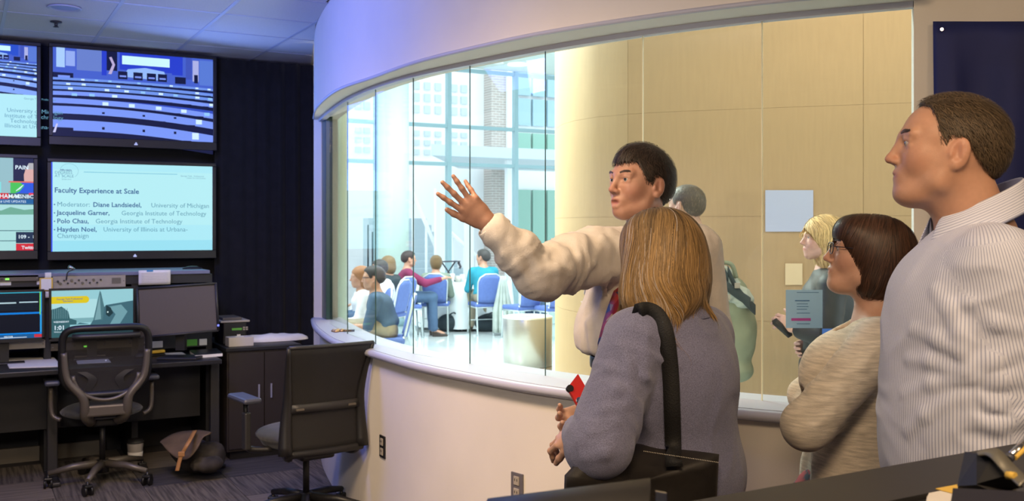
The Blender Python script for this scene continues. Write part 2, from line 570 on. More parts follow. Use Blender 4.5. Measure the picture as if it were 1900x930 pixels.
def vnoise(Q):
    Q = np.asarray(Q, float)
    i = np.floor(Q).astype(int)
    f = Q - i
    f = f * f * (3 - 2 * f)
    i0 = i & 31; i1 = (i + 1) & 31
    def g(a, b, c): return _NT[a, b, c]
    x0, y0, z0 = i0[:, 0], i0[:, 1], i0[:, 2]
    x1, y1, z1 = i1[:, 0], i1[:, 1], i1[:, 2]
    fx, fy, fz = f[:, 0], f[:, 1], f[:, 2]
    c00 = g(x0, y0, z0) * (1 - fx) + g(x1, y0, z0) * fx
    c10 = g(x0, y1, z0) * (1 - fx) + g(x1, y1, z0) * fx
    c01 = g(x0, y0, z1) * (1 - fx) + g(x1, y0, z1) * fx
    c11 = g(x0, y1, z1) * (1 - fx) + g(x1, y1, z1) * fx
    return (c00 * (1 - fy) + c10 * fy) * (1 - fz) + (c01 * (1 - fy) + c11 * fy) * fz


def smin(a, b, k):
    h = np.maximum(k - np.abs(a - b), 0) / k
    return np.minimum(a, b) - h * h * k * 0.25


class SDF:
    def __init__(self):
        self.p = []      # (function, centre, reach, k, op)

    def cone(self, a, b, ra, rb=None, k=0.02, op='+', flat=None):
        a = np.array(a, float); b = np.array(b, float)
        rb = ra if rb is None else rb
        ab = b - a
        L2 = max(ab @ ab, 1e-9)
        def f(Q):
            q = Q - a
            t = np.clip(q @ ab / L2, 0, 1)
            e = q - t[..., None] * ab
            if flat is not None:            # (axis, factor): squeezes across that axis
                ax, fac = flat
                s = e @ ax
                e = e + (s * (fac - 1))[..., None] * ax
                return (np.sqrt((e * e).sum(-1)) - (ra + (rb - ra) * t)) / max(1.0, fac * 0.7)
            return np.sqrt((e * e).sum(-1)) - (ra + (rb - ra) * t)
        c = (a + b) / 2
        self.p.append((f, c, math.sqrt(L2) / 2 + max(ra, rb), k, op))
        return self

    def ell(self, c, r, R=None, k=0.02, op='+'):
        c = np.array(c, float); r = np.array(r, float)
        R = np.eye(3) if R is None else np.asarray(R, float)   # columns are the axes
        def f(Q):
            q = (Q - c) @ R
            k0 = np.sqrt(((q / r) ** 2).sum(-1))
            k1 = np.sqrt(((q / (r * r)) ** 2).sum(-1)) + 1e-9
            return k0 * (k0 - 1) / k1
        self.p.append((f, c, float(r.max()), k, op))
        return self

    def fun(self, f, c, reach, k=0.01, op='+'):
        self.p.append((f, np.array(c, float), reach, k, op))
        return self

    def eval(self, Q, big=0.2):
        D = np.full(Q.shape[:-1], big)
        for f, c, reach, k, op in self.p:
            d = f(Q)
            if op == '+': D = smin(D, d, k)
            elif op == '-': D = -smin(-D, d, k)
            else: D = -smin(-D, -d, k)
        return D

    def grad(self, Q, e=0.002):
        g = np.zeros_like(Q)
        for i in range(3):
            dq = np.zeros(3); dq[i] = e
            g[:, i] = self.eval(Q + dq) - self.eval(Q - dq)
        return g / (np.linalg.norm(g, axis=1, keepdims=True) + 1e-9)

    def mesh(self, res=0.01, fine=(), lo=None, hi=None):
        """fine: list of (lo3, hi3, res) boxes meshed more finely"""
        ps = [q for q in self.p if q[4] == '+']
        if lo is None:
            lo = np.min([c - r for _, c, r, _, _ in ps], axis=0) - 0.03
            hi = np.max([c + r for _, c, r, _, _ in ps], axis=0) + 0.03
        ax = []
        for i in range(3):
            x = lo[i]; xs = [x]
            while x < hi[i]:
                step = res
                for f0, f1, fr in fine:
                    if f0[i] - 1e-6 <= x < f1[i]: step = min(step, fr)
                x += step; xs.append(x)
            ax.append(np.array(xs))
        xs, ys, zs = ax
        F = np.full((len(xs), len(ys), len(zs)), 0.2)
        for f, c, reach, k, op in self.p:
            m = reach * 1.02 + k + 0.02
            s = []
            for i in range(3):
                a = np.searchsorted(ax[i], c[i] - m); b = np.searchsorted(ax[i], c[i] + m)
                s.append(slice(max(a - 1, 0), b + 1))
            if op == '&': s = [slice(None)] * 3
            X, Y, Z = np.meshgrid(xs[s[0]], ys[s[1]], zs[s[2]], indexing='ij')
            if X.size == 0: continue
            d = f(np.stack((X, Y, Z), -1))
            B = F[tuple(s)]
            if op == '+': F[tuple(s)] = smin(B, d, k)
            elif op == '-': F[tuple(s)] = -smin(-B, d, k)
            else: F[tuple(s)] = -smin(-B, -d, k)
        F[0] = F[-1] = 0.2; F[:, 0] = F[:, -1] = 0.2; F[:, :, 0] = F[:, :, -1] = 0.2
        return nets(F, xs, ys, zs)


def nets(F, xs, ys, zs):
    S = F < 0
    c = [S[i:S.shape[0] - 1 + i, j:S.shape[1] - 1 + j, k:S.shape[2] - 1 + k] for i in (0, 1) for j in (0, 1) for k in (0, 1)]
    n = sum(q.astype(np.int8) for q in c)
    act = (n > 0) & (n < 8)
    I, J, K = np.nonzero(act)
    idx = np.full(act.shape, -1, int)
    idx[I, J, K] = np.arange(len(I))
    acc = np.zeros((len(I), 3)); cnt = np.zeros(len(I))
    for axis in range(3):
        o1, o2 = [q for q in range(3) if q != axis]
        for u in (0, 1):
            for v in (0, 1):
                a = [I.copy(), J.copy(), K.copy()]
                a[o1] = a[o1] + u; a[o2] = a[o2] + v
                b = [q.copy() for q in a]; b[axis] = b[axis] + 1
                fa = F[a[0], a[1], a[2]]; fb = F[b[0], b[1], b[2]]
                m = (fa < 0) != (fb < 0)
                t = np.where(m, fa / np.where(m, fa - fb, 1), 0)
                pa = np.stack((xs[a[0]], ys[a[1]], zs[a[2]]), 1)
                pb = np.stack((xs[b[0]], ys[b[1]], zs[b[2]]), 1)
                acc += np.where(m[:, None], pa + (pb - pa) * t[:, None], 0)
                cnt += m
    V = acc / cnt[:, None]
    Q = []
    for axis in range(3):
        sa = [slice(None)] * 3; sb = [slice(None)] * 3
        sa[axis] = slice(0, -1); sb[axis] = slice(1, None)
        A = S[tuple(sa)]; B = S[tuple(sb)]
        i, j, k = np.nonzero(A != B)
        o1, o2 = [(1, 2), (2, 0), (0, 1)][axis]
        e = [i, j, k]
        ok = (e[o1] > 0) & (e[o2] > 0) & (e[o1] < act.shape[o1]) & (e[o2] < act.shape[o2])
        e = [q[ok] for q in e]
        ins = A[e[0], e[1], e[2]]
        def cell(d1, d2):
            q = [z.copy() for z in e]
            q[o1] -= d1; q[o2] -= d2
            return idx[q[0], q[1], q[2]]
        q = np.stack((cell(1, 1), cell(0, 1), cell(0, 0), cell(1, 0)), 1)
        q[~ins] = q[~ins][:, ::-1]
        Q.append(q)
    Q = np.concatenate(Q)
    return V, Q[(Q >= 0).all(1)]


def vnormals(V, Q):
    n = np.cross(V[Q[:, 2]] - V[Q[:, 0]], V[Q[:, 3]] - V[Q[:, 1]])
    N = np.zeros_like(V)
    for i in range(4):
        for a in range(3):
            N[:, a] += np.bincount(Q[:, i], n[:, a], len(V))
    return N / (np.linalg.norm(N, axis=1, keepdims=True) + 1e-12)


def np_mesh(name, V, Q, col=None, su=None, smooth=True):
    me = bpy.data.meshes.new(name)
    me.vertices.add(len(V))
    me.vertices.foreach_set('co', np.ascontiguousarray(V, dtype=np.float32).ravel())
    k = Q.shape[1]
    me.loops.add(Q.size)
    me.loops.foreach_set('vertex_index', Q.astype(np.int32).ravel())
    me.polygons.add(len(Q))
    me.polygons.foreach_set('loop_start', np.arange(0, Q.size, k, dtype=np.int32))
    me.update(calc_edges=True)
    if smooth: me.shade_smooth()
    if col is not None:
        a = me.attributes.new('Col', 'FLOAT_COLOR', 'POINT')
        c4 = np.ones((len(V), 4), np.float32); c4[:, :3] = col
        a.data.foreach_set('color', c4.ravel())
    if su is not None:
        a = me.attributes.new('su', 'FLOAT', 'POINT')
        a.data.foreach_set('value', su.astype(np.float32))
    return me


def wrinkle(V, N, segs, seed=0.0):
    """cloth creases: each seg = (a, b, reach, amp, along, around): ridges lie across the a-b axis"""
    D = np.zeros(len(V))
    for a, b, reach, amp, fa, fr in segs:
        a = np.array(a, float); b = np.array(b, float)
        ax = b - a; L = np.linalg.norm(ax); ax /= L
        q = V - a
        t = q @ ax
        rad = q - t[:, None] * ax
        w = np.clip(1 - np.linalg.norm(rad, axis=1) / reach, 0, 1) ** 0.5
        w *= np.clip((t + 0.05) / 0.05, 0, 1) * np.clip((L + 0.05 - t) / 0.05, 0, 1)
        wob = vnoise(q * 9 + seed)
        K = np.stack((t * fa + wob * 1.2, rad @ np.array([1, .3, .2]) * fr + seed, rad @ np.array([-.2, 1, .5]) * fr + 3.1), 1)
        n = vnoise(K) * 0.75 + vnoise(K * 2.1 + 5) * 0.35
        n = 1 - np.abs(n) * 2.2          # sharp ridges, soft valleys
        D += w * amp * n
    return V + N * D[:, None]


# ------------------------------------------------------------------ heads and hands
def frame(yaw, pitch=0.0, roll=0.0):
    """columns: forward, left, up. yaw: world angle of the gaze; pitch up positive; roll leans to the left shoulder negative"""
    M = Matrix.Rotation(yaw * D2R, 3, 'Z') @ Matrix.Rotation(-pitch * D2R, 3, 'Y') @ Matrix.Rotation(roll * D2R, 3, 'X')
    return np.array(M)


class Head:
    def __init__(self, c, yaw, pitch=0.0, roll=0.0, s=1.0, heavy=0.0):
        self.c = np.array(c, float); self.R = frame(yaw, pitch, roll); self.s = s; self.heavy = heavy

    def w(self, x, y, z):
        return self.c + self.R @ (np.array([x, y, z]) * self.s)

    def loc(self, V):
        return (V - self.c) @ self.R / self.s


def add_head(S, H, mouth_open=0.0, nose=1.0, ears=True):
    s = H.s; w = H.w; R = H.R; hv = H.heavy
    def el(c, r, k=0.02, op='+', Q=None): S.ell(w(*c), np.array(r) * s, R if Q is None else R @ Q, k * s, op)
    def co(a, b, ra, rb, k=0.01, op='+'): S.cone(w(*a), w(*b), ra * s, rb * s, k * s, op)
    el((-0.018, 0, 0.020), (0.097, 0.076, 0.078), 0.02)
    el((0.030, 0, -0.004), (0.059, 0.061, 0.080), 0.03)
    el((0.030, 0, -0.055), (0.053 + hv * .4, 0.050 + hv * .5, 0.054), 0.03)
    el((0.068, 0, -0.096), (0.021, 0.023, 0.018), 0.03)                 # chin
    for y in (-1, 1):
        co((-0.004, y * (0.056 + hv * .4), -0.030), (0.018, y * (0.048 + hv * .5), -0.078), 0.018, 0.017, 0.03)    # jaw angle
        co((0.018, y * (0.044 + hv * .4), -0.080), (0.062, y * 0.014, -0.100), 0.015, 0.013, 0.03)
        el((0.052, y * 0.037, -0.030), (0.026, 0.022, 0.026), 0.025)     # cheek
        co((0.083, y * 0.010, 0.017), (0.072, y * 0.045, 0.018), 0.0095, 0.010, 0.014)    # brow
        el((0.092, y * 0.032, -0.001), (0.013, 0.017, 0.011), 0.012, '-')   # socket
        co((0.0815, y * 0.0200, 0.0068), (0.0820, y * 0.032, 0.0078), 0.0056, 0.0060, 0.005); co((0.0820, y * 0.032, 0.0078), (0.0765, y * 0.0455, 0.0045), 0.0060, 0.0052, 0.005)    # upper lid
        co((0.0800, y * 0.0205, -0.0075), (0.0765, y * 0.0445, -0.0065), 0.0052, 0.0052, 0.006)  # lower lid
        el((0.0965, y * 0.0125, -0.0385), (0.010, 0.0065, 0.0062), 0.006)   # nostril wing
    if hv > 0:
        el((0.045, 0, -0.106), (0.045, 0.042, 0.020), 0.03)             # softer under the chin
    co((0.087, 0, 0.008), (0.1065, 0, -0.028), 0.0078, 0.0082, 0.014)
    el((0.1085 * nose, 0, -0.0335), (0.0095, 0.0085, 0.0078), 0.009)     # nose tip
    co((0.1020, 0.006, -0.0425), (0.1020, 0.008, -0.045), 0.0028, 0.0028, 0.003, '-')
    co((0.1020, -0.006, -0.0425), (0.1020, -0.008, -0.045), 0.0028, 0.0028, 0.003, '-')
    # mouth
    el((0.079, 0, -0.066), (0.018, 0.028, 0.021), 0.016)
    o = mouth_open
    co((0.0948, 0.006, -0.0610), (0.0850, 0.023, -0.0655), 0.0046, 0.0026, 0.006)
    co((0.0948, -0.006, -0.0610), (0.0850, -0.023, -0.0655), 0.0046, 0.0026, 0.006)
    co((0.0948, 0.000, -0.0610), (0.0948, 0.001, -0.0610), 0.0048, 0.0048, 0.006)
    co((0.0905, 0.008, -0.0730 - o), (0.0840, 0.021, -0.0690 - o * .4), 0.0050, 0.0026, 0.006)
    co((0.0905, -0.008, -0.0730 - o), (0.0840, -0.021, -0.0690 - o * .4), 0.0050, 0.0026, 0.006)
    co((0.0905, 0.008, -0.0730 - o), (0.0905, -0.008, -0.0730 - o), 0.0050, 0.0050, 0.006)
    co((0.0985, 0.012, -0.0668 - o * .5), (0.0985, -0.012, -0.0668 - o * .5), 0.0014 + o * .5, 0.0014 + o * .5, 0.003, '-')
    if ears:
        for y in (-1, 1):
            Q = np.array(Matrix.Rotation(-y * 14 * D2R, 3, 'Z') @ Matrix.Rotation(-10 * D2R, 3, 'Y'))
            el((-0.012, y * 0.079, -0.020), (0.0190, 0.0072, 0.032), 0.006, '+', Q)
            el((-0.008, y * 0.086, -0.016), (0.0115, 0.0060, 0.020), 0.004, '-', Q)
            el((-0.005, y * 0.080, -0.044), (0.0085, 0.0060, 0.010), 0.006, '+', Q)
            co((0.0045, y * 0.079, -0.020), (0.0045, y * 0.080, -0.026), 0.0042, 0.0040, 0.004)
            co((-0.014, y * 0.083, -0.004), (-0.016, y * 0.083, -0.026), 0.0028, 0.0030, 0.004)


def skin_cols(V, heads, base, blotch=0.06):
    base = np.array(base, float)
    C = np.tile(base, (len(V), 1)) * (1 + blotch * vnoise(V * 40)[:, None] + blotch * 0.6 * vnoise(V * 160)[:, None])
    for H in heads:
        L = H.loc(V)
        def near(c, r): return np.clip(1 - np.linalg.norm((L - np.array(c)) / np.array(r), axis=1), 0, 1)[:, None]
        lip = np.clip(near((0.092, 0, -0.0670), (0.014, 0.026, 0.0115)) * 3, 0, 1)
        C = C * (1 - lip) + base * np.array([0.85, 0.62, 0.62]) * lip
        red = np.maximum(near((0.115, 0, -0.035), (0.03, 0.03, 0.025)), np.maximum(near((0.06, 0.045, -0.035), (0.04, 0.035, 0.035)), near((0.06, -0.045, -0.035), (0.04, 0.035, 0.035))))
        red = np.maximum(red, np.maximum(near((-0.008, 0.085, -0.01), (0.03, 0.02, 0.045)), near((-0.008, -0.085, -0.01), (0.03, 0.02, 0.045))))
        C = C * (1 - red * np.array([0.0, 0.14, 0.13]))
    return C


def add_hand(S, wrist, fwd, back, thumb_side, s=1.0, curl=(10, 10, 10, 10), spread=(6, 1, -5, -12), thumb=(40, 20), k=0.006, segs=None):
    """fwd: towards the fingers; back: out of the back of the hand; thumb_side +1/-1: thumb lies along +/- cross(back, fwd)"""
    f = np.array(fwd, float); f /= np.linalg.norm(f)
    b = np.array(back, float); b -= (b @ f) * f; b /= np.linalg.norm(b)
    y = np.cross(b, f) * thumb_side
    wr = np.array(wrist, float)
    def w(p): return wr + (f * p[0] + y * p[1] + b * p[2]) * s
    R = np.stack((f, y, b), 1)
    S.ell(w((0.050, 0.000, 0.0)), np.array((0.052, 0.038, 0.0150)) * s, R, 0.012 * s)
    S.ell(w((0.074, 0.002, 0.001)), np.array((0.026, 0.040, 0.0125)) * s, R, 0.010 * s)
    S.cone(wr - f * 0.02 * s, w((0.03, 0, 0)), 0.026 * s, 0.026 * s, 0.02, flat=(b, 1.35))
    S.ell(w((0.035, 0.022, -0.008)), np.array((0.032, 0.017, 0.014)) * s, R, 0.012 * s)       # thumb ball
    base = [(0.088, 0.030), (0.093, 0.010), (0.090, -0.011), (0.080, -0.030)]
    lens = [(0.042, 0.026, 0.021), (0.046, 0.030, 0.022), (0.043, 0.027, 0.021), (0.034, 0.021, 0.018)]
    tips = []
    for i in range(4):
        c = curl[i] if not isinstance(curl[i], (tuple, list)) else None
        angs = (c, c * 2.0, c * 2.6) if c is not None else curl[i]
        p = np.array((base[i][0], base[i][1], 0.002))
        r0 = (0.0096, 0.0098, 0.0094, 0.0084)[i]
        sp = spread[i] * D2R
        prev = p
        for j in range(3):
            a = angs[j] * D2R
            d = np.array((math.cos(a) * math.cos(sp), math.cos(a) * math.sin(sp), -math.sin(a)))
            nx = prev + d * lens[i][j]
            S.cone(w(prev), w(nx), r0 * (1 - .09 * j) * s, r0 * (0.91 - .10 * j) * s, k * s)
            prev = nx
        tips.append(w(prev))
    a, c = thumb[0] * D2R, thumb[1] * D2R
    p0 = np.array((0.022, 0.026, -0.006))
    d0 = np.array((math.cos(a), math.sin(a), -math.sin(c) * .5))
    p1 = p0 + d0 * 0.045
    d1 = np.array((math.cos(a * .75), math.sin(a * .75), -math.sin(c)))
    p2 = p1 + d1 * 0.032
    p3 = p2 + np.array((math.cos(a * .55), math.sin(a * .55), -math.sin(c * 1.3))) * 0.024
    S.cone(w(p0), w(p1), 0.0140 * s, 0.0112 * s, 0.010 * s)
    S.cone(w(p1), w(p2), 0.0108 * s, 0.0100 * s, k * s)
    S.cone(w(p2), w(p3), 0.0100 * s, 0.0082 * s, k * s)
    return tips


def add_eyes(par, H, iris=(0.12, 0.16, 0.2), gaze=(0, 0)):
    for y in (-1, 1):
        c = H.w(0.0750, y * 0.0325, -0.0003)
        r = 0.0118 * H.s
        g = H.R @ np.array([math.cos(gaze[0] * D2R), math.sin(gaze[0] * D2R), math.sin(gaze[1] * D2R)])
        g /= np.linalg.norm(g)
        bm = bmesh.new()
        bmesh.ops.create_uvsphere(bm, u_segments=24, v_segments=16, radius=r)
        Rm = Vector(g).to_track_quat('Z', 'Y').to_matrix().to_4x4()
        Rm.translation = Vector(c)
        bmesh.ops.transform(bm, matrix=Rm, verts=bm.verts)
        me = bpy.data.meshes.new('eye')
        bm.to_mesh(me); bm.free()
        V = np.array([v.co[:] for v in me.vertices])
        t = ((V - c) / r) @ g
        C = np.where((t > 0.975)[:, None], np.array([[0.01, 0.01, 0.01]]), np.where((t > 0.86)[:, None], np.array([iris]), np.array([[0.42, 0.38, 0.36]])))
        a = me.attributes.new('Col', 'FLOAT_COLOR', 'POINT')
        c4 = np.ones((len(V), 4), np.float32); c4[:, :3] = C
        a.data.foreach_set('color', c4.ravel())
        me.shade_smooth()
        link('eye', me, M['eye'], par)


# ------------------------------------------------------------------ hair
def ribbons(paths, width, cols, N=None, taper=True):
    """paths: (n, m, 3). one flat strand each, turned to its surface normal"""
    n, m, _ = paths.shape
    T = np.gradient(paths, axis=1)
    T /= np.linalg.norm(T, axis=2, keepdims=True) + 1e-9
    if N is None: N = np.tile(np.array([0, 0, 1.0]), (n, m, 1))
    side = np.cross(T, N)
    side /= np.linalg.norm(side, axis=2, keepdims=True) + 1e-9
    wv = np.asarray(width).reshape(-1, 1) * (np.clip(1.15 - np.linspace(0, 1, m) ** 2, 0.15, 1) if taper else np.ones(m))[None]
    A = paths + side * wv[..., None] / 2
    B = paths - side * wv[..., None] / 2
    V = np.stack((A, B), 2).reshape(-1, 3)
    base = (np.arange(n)[:, None] * m + np.arange(m - 1)[None]) * 2
    Q = np.stack((base, base + 1, base + 3, base + 2), -1).reshape(-1, 4)
    C = np.repeat(cols, m * 2, axis=0)
    return V, Q, C


def grow(S, starts, dirf, step, m, off, pull=0.8, noise=0.12, free=None, lift=0.0):
    """strands that run over the surface of S; free(p) > 0 lets them hang"""
    p = starts.copy()
    jit = noise * rng.standard_normal(p.shape)
    offv = off * (0.4 + 1.2 * rng.random(len(p)))
    out = []; NN = []
    v = None
    for i in range(m):
        g = S.grad(p)
        fr = np.zeros(len(p)) if free is None else np.clip(free(p), 0, 1)
        dist = S.eval(p)
        tgt = offv + lift * i
        p = p - g * (np.clip(dist - tgt, -0.006, 0.006) * 0.8 * (1 - fr))[:, None]
        out.append(p.copy()); NN.append(g)
        d = dirf(p, i) + jit
        d = d - (d * g).sum(1, keepdims=True) * g * (pull * (1 - fr))[:, None]
        d /= np.linalg.norm(d, axis=1, keepdims=True) + 1e-9
        v = d if v is None else (v * 0.6 + d * 0.4)
        v /= np.linalg.norm(v, axis=1, keepdims=True) + 1e-9
        p = p + v * step
    return np.stack(out, 1), np.stack(NN, 1)


def on_surface(S, px, py, off=0.0, t0=1.3):
    """where the sight line through px,py meets the surface"""
    o = np.array([0, 0, EYE]); d = P(px, py, 1.0) - o; d /= np.linalg.norm(d)
    t = t0
    for _ in range(70):
        e = float(S.eval((o + d * t)[None], 0.5)[0]) - off
        if e < 0.0004: break
        t += max(e * 0.7, 0.0006)
        if t > 4: break
    return o + d * t


def fold_on(S, pts, r=0.010, k=0.02, sink=0.5):
    """a raised crease laid on the cloth along picture points"""
    q = [on_surface(S, a, b, -r * sink) for a, b in pts]
    n = len(q)
    for i in range(n - 1):
        S.cone(q[i], q[i + 1], r * (1 - .6 * abs(2 * i / n - .6)), r * (1 - .6 * abs(2 * (i + 1) / n - .6)), k)


def pick_on(V, Q, n, cond=None):
    a = V[Q[:, 0]]; b = V[Q[:, 1]]; c = V[Q[:, 2]]
    area = np.linalg.norm(np.cross(b - a, c - a), axis=1)
    if cond is not None: area = area * cond((a + c) / 2)
    i = rng.choice(len(Q), n, p=area / area.sum())
    u = rng.random((n, 2))
    q = V[Q[i]]
    return (q[:, 0] * ((1 - u[:, :1]) * (1 - u[:, 1:])) + q[:, 1] * (u[:, :1] * (1 - u[:, 1:])) + q[:, 2] * (u[:, :1] * u[:, 1:]) + q[:, 3] * ((1 - u[:, :1]) * u[:, 1:]))


def short_hair(H, line, thick=0.012, top=0.0):
    """close-cut hair: inflated skull, trimmed along line = [(x, z), ...] (front to back)"""
    S = SDF()
    s = H.s
    S.ell(H.w(-0.019, 0, 0.022), np.array((0.097 + thick, 0.076 + thick * .7, 0.078 + thick)) * s, H.R, 0.01)
    S.ell(H.w(-0.002, 0, 0.045 + top * .5), np.array((0.082 + thick, 0.062, 0.050 + thick + top * .5)) * s, H.R, 0.02)
    S.ell(H.w(-0.055, 0, -0.015), np.array((0.058 + thick, 0.060, 0.058)) * s, H.R, 0.02)
    xs = np.array([q[0] for q in line][::-1]); zs = np.array([q[1] for q in line][::-1])
    def cut(Q):
        L = H.loc(Q)
        return (np.interp(L[..., 0], xs, zs) - L[..., 2]) * 0.6 * s
    S.fun(cut, H.c, 1, 0.006, '&')
    return S


def hair_part(par, S, n, col, var, dirf, step, m, width, off=0.003, res=0.004, name='hair', cond=None, mass_dark=0.6, matn='hair', noise=0.12, free=None, lift=0.0, pull=0.8):
    V, Q = S.mesh(res)
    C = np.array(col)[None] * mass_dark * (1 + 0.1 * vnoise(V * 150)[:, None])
    if n:
        st = pick_on(V, Q, n, cond)
        Pp, NN = grow(S, st, dirf, step, m, off, pull, noise, free, lift)
        cc = np.array(col)[None] * (1 + var * (rng.random((n, 1)) * 2 - 1)) * np.array([1, 0.97, 0.93]) ** (rng.random((n, 1)) * 2)
        V2, Q2, C2_ = ribbons(Pp, width * (0.6 + 0.8 * rng.random(n)), cc, NN)
        Q = np.concatenate((Q, Q2 + len(V))); V = np.concatenate((V, V2)); C = np.concatenate((C, C2_))
    return link(name, np_mesh(name, V, Q, col=C), M[matn], par)


def brow_part(par, H, col):
    n = 170
    for y in (-1, 1):
        t = rng.random(n)
        st = np.stack([H.w(0.0935 - 0.012 * a * a, y * (0.012 + 0.034 * a), 0.0175 + 0.006 * math.sin(a * 2.6) + (rng.random() - .5) * 0.005) for a in t])
        d = H.R @ np.array([-0.25, y * 0.9, 0.25])
        pp = np.stack([st + d * 0.005 * q for q in range(3)], 1)
        V, Q, C = ribbons(pp, np.full(n, 0.0014), np.tile(np.array(col), (n, 1)), np.tile(H.R[:, 0], (n, 3, 1)))
        link('eyebrow', np_mesh('eyebrow', V, Q, col=C), M['hair'], par)
# ------------------------------------------------------------------ people
SHORT = [(0.2, 0.085), (0.085, 0.068), (0.062, 0.056), (0.046, 0.030), (0.034, 0.0), (0.020, -0.022), (0.010, -0.016), (0.004, 0.016), (-0.026, 0.014), (-0.036, -0.040), (-0.060, -0.070), (-0.2, -0.082)]


def T_frame(facing, lean=0.0):
    return frame(facing, -lean)


class Person:
    """joint positions in the room; clothes are separate surfaces over one body surface"""
    def __init__(s, name, label, cat, loc, group=None):
        s.root = empty(name, loc, 0, label, cat, group)
        s.body = SDF()


def limb(S, pts, rs, k=0.03, flat=None):
    for i in range(len(pts) - 1):
        S.cone(pts[i], pts[i + 1], rs[i], rs[i + 1], k, flat=flat)


def along(a, b, t):
    return np.array(a) + (np.array(b) - np.array(a)) * t


def torso(S, pel, neck, facing, tw=0.17, td=0.115, belly=0.0, shL=None, shR=None, ease=0.0, shr=0.055):
    """blended chest, waist and pelvis"""
    up = np.array(neck) - np.array(pel); L = np.linalg.norm(up); up /= L
    f = ang(facing); f -= (f @ up) * up; f /= np.linalg.norm(f)
    l = np.cross(up, f)
    R = np.stack((f, l, up), 1)
    pel = np.array(pel)
    e = ease
    S.ell(pel + up * L * 0.70, (td + e, tw * 0.97 + e, L * 0.27 + e), R, 0.06)
    S.ell(pel + up * L * 0.40 + f * belly * 0.6, (td * 0.95 + e + belly * .6, tw * 0.86 + e, L * 0.30), R, 0.08)
    S.ell(pel + up * L * 0.08, (td * 1.02 + e, tw * 0.97 + e, L * 0.24), R, 0.08)
    if shL is not None:
        a = along(shL, shR, 0.04); b = along(shL, shR, 0.96)
        S.cone(a, b, shr + e * .5, shr + e * .5, 0.05)
        nb = np.array(neck)
        S.cone(nb - up * 0.02, along(shL, shR, 0.1) + up * .005, 0.052 + e * .4, shr * .85 + e * .5, 0.05)
        S.cone(nb - up * 0.02, along(shL, shR, 0.9) + up * .005, 0.052 + e * .4, shr * .85 + e * .5, 0.05)
    return R


def build_body(p, H, neck, pel, facing, arms, legs, skin, res=0.012, hres=0.004, neckr=0.056, mouth=0.0, headscale=1.0, hands=True, ears=True, body_r=1.0, tw=.15, td=.09, extra_fine=(), nose=1.0):
    """arms: list of dict(sh, el, wr, fwd, back, side, curl...); legs: list of (hip, knee, ankle, toe)"""
    S = p.body
    add_head(S, H, mouth, nose=nose, ears=ears)
    nk0 = H.w(-0.020, 0, -0.045)
    nk1 = H.w(-0.010, 0, -0.085)
    S.cone(nk0, neck, neckr * .93, neckr * 1.08, 0.03)
    S.cone(nk1, along(neck, nk1, .15), neckr * .75, neckr * .85, 0.03)
    shL, shR = arms[0]['sh'], arms[1]['sh']
    torso(S, pel, neck, facing, tw, td, 0, shL, shR, 0, 0.042)
    fine = [(H.w(0, 0, 0) - 0.15 * H.s, H.w(0, 0, 0) + 0.15 * H.s, hres)]
    for a in arms:
        limb(S, [a['sh'], a['el'], a['wr']], [0.044 * body_r, 0.036 * body_r, 0.026 * body_r], 0.02)
        if hands and a.get('fwd') is not None:
            tips = add_hand(S, a['wr'], a['fwd'], a['back'], a['side'], a.get('hs', 1.0), a.get('curl', (12,) * 4), a.get('spread', (6, 1, -5, -12)), a.get('thumb', (40, 20)))
            P_ = np.array(tips + [a['wr']])
            if a.get('fine', 0.004) < res:
                fine.append((P_.min(0) - 0.045, P_.max(0) + 0.045, a.get('fine', 0.004)))
    for hip, kn, an, toe in legs:
        limb(S, [hip, kn, an], [0.075, 0.050, 0.036], 0.03)
        S.cone(an, toe, 0.033, 0.026, 0.03)
    V, Q = S.mesh(res, fine + list(extra_fine))
    o = link('body', np_mesh('body', V, Q, col=skin_cols(V, [H], skin)), M['skin'], p.root)
    return o


def wear(p, name, S, m, res=0.011, wr=None, seed=0.0, fine=(), su=None, colf=None, amp=None):
    V, Q = S.mesh(res, fine)
    if wr: V = wrinkle(V, vnormals(V, Q), wr, seed)
    o = link(name, np_mesh(name, V, Q, su=None if su is None else su(V), col=None if colf is None else colf(V)), m, p.root)
    return o


def trousers(p, pel, facing, legs, m, tw=.165, td=.115, res=0.013, rs=(0.098, 0.070, 0.058), skirt=False):
    S = SDF()
    f = ang(facing)
    R = np.stack((f, np.cross((0, 0, 1.), f), (0, 0, 1.)), 1)
    S.ell(np.array(pel) + (0, 0, 0.0), (td, tw, 0.13), R, 0.05)
    for hip, kn, an, toe in legs:
        limb(S, [hip, kn, along(kn, an, 0.93)], rs, 0.04)
    wear(p, 'trousers', S, m, res, [(legs[0][0], legs[0][2], 0.2, 0.004, 12, 5), (legs[1][0], legs[1][2], 0.2, 0.004, 12, 5)])
    for hip, kn, an, toe in legs:
        s2 = SDF()
        an = np.array(an); toe = np.array(toe)
        d = toe - an; d[2] = 0; d /= np.linalg.norm(d)
        z0 = min(toe[2], an[2]) - 0.03
        s2.cone(an + (0, 0, -0.02), an + d * 0.05 + (0, 0, -0.045), 0.042, 0.040, 0.03)
        s2.ell(np.array([*(an + d * 0.09)[:2], z0 + 0.012]), (0.125, 0.045, 0.038), np.stack((d, np.cross((0, 0, 1.), d), (0, 0, 1.)), 1), 0.03)
        z = z0 - 0.012
        s2.fun(lambda Q, z=z: z - Q[..., 2], an, 1, 0.004, '&')
        wear(p, 'shoe', s2, M['shoe'], res * .8)


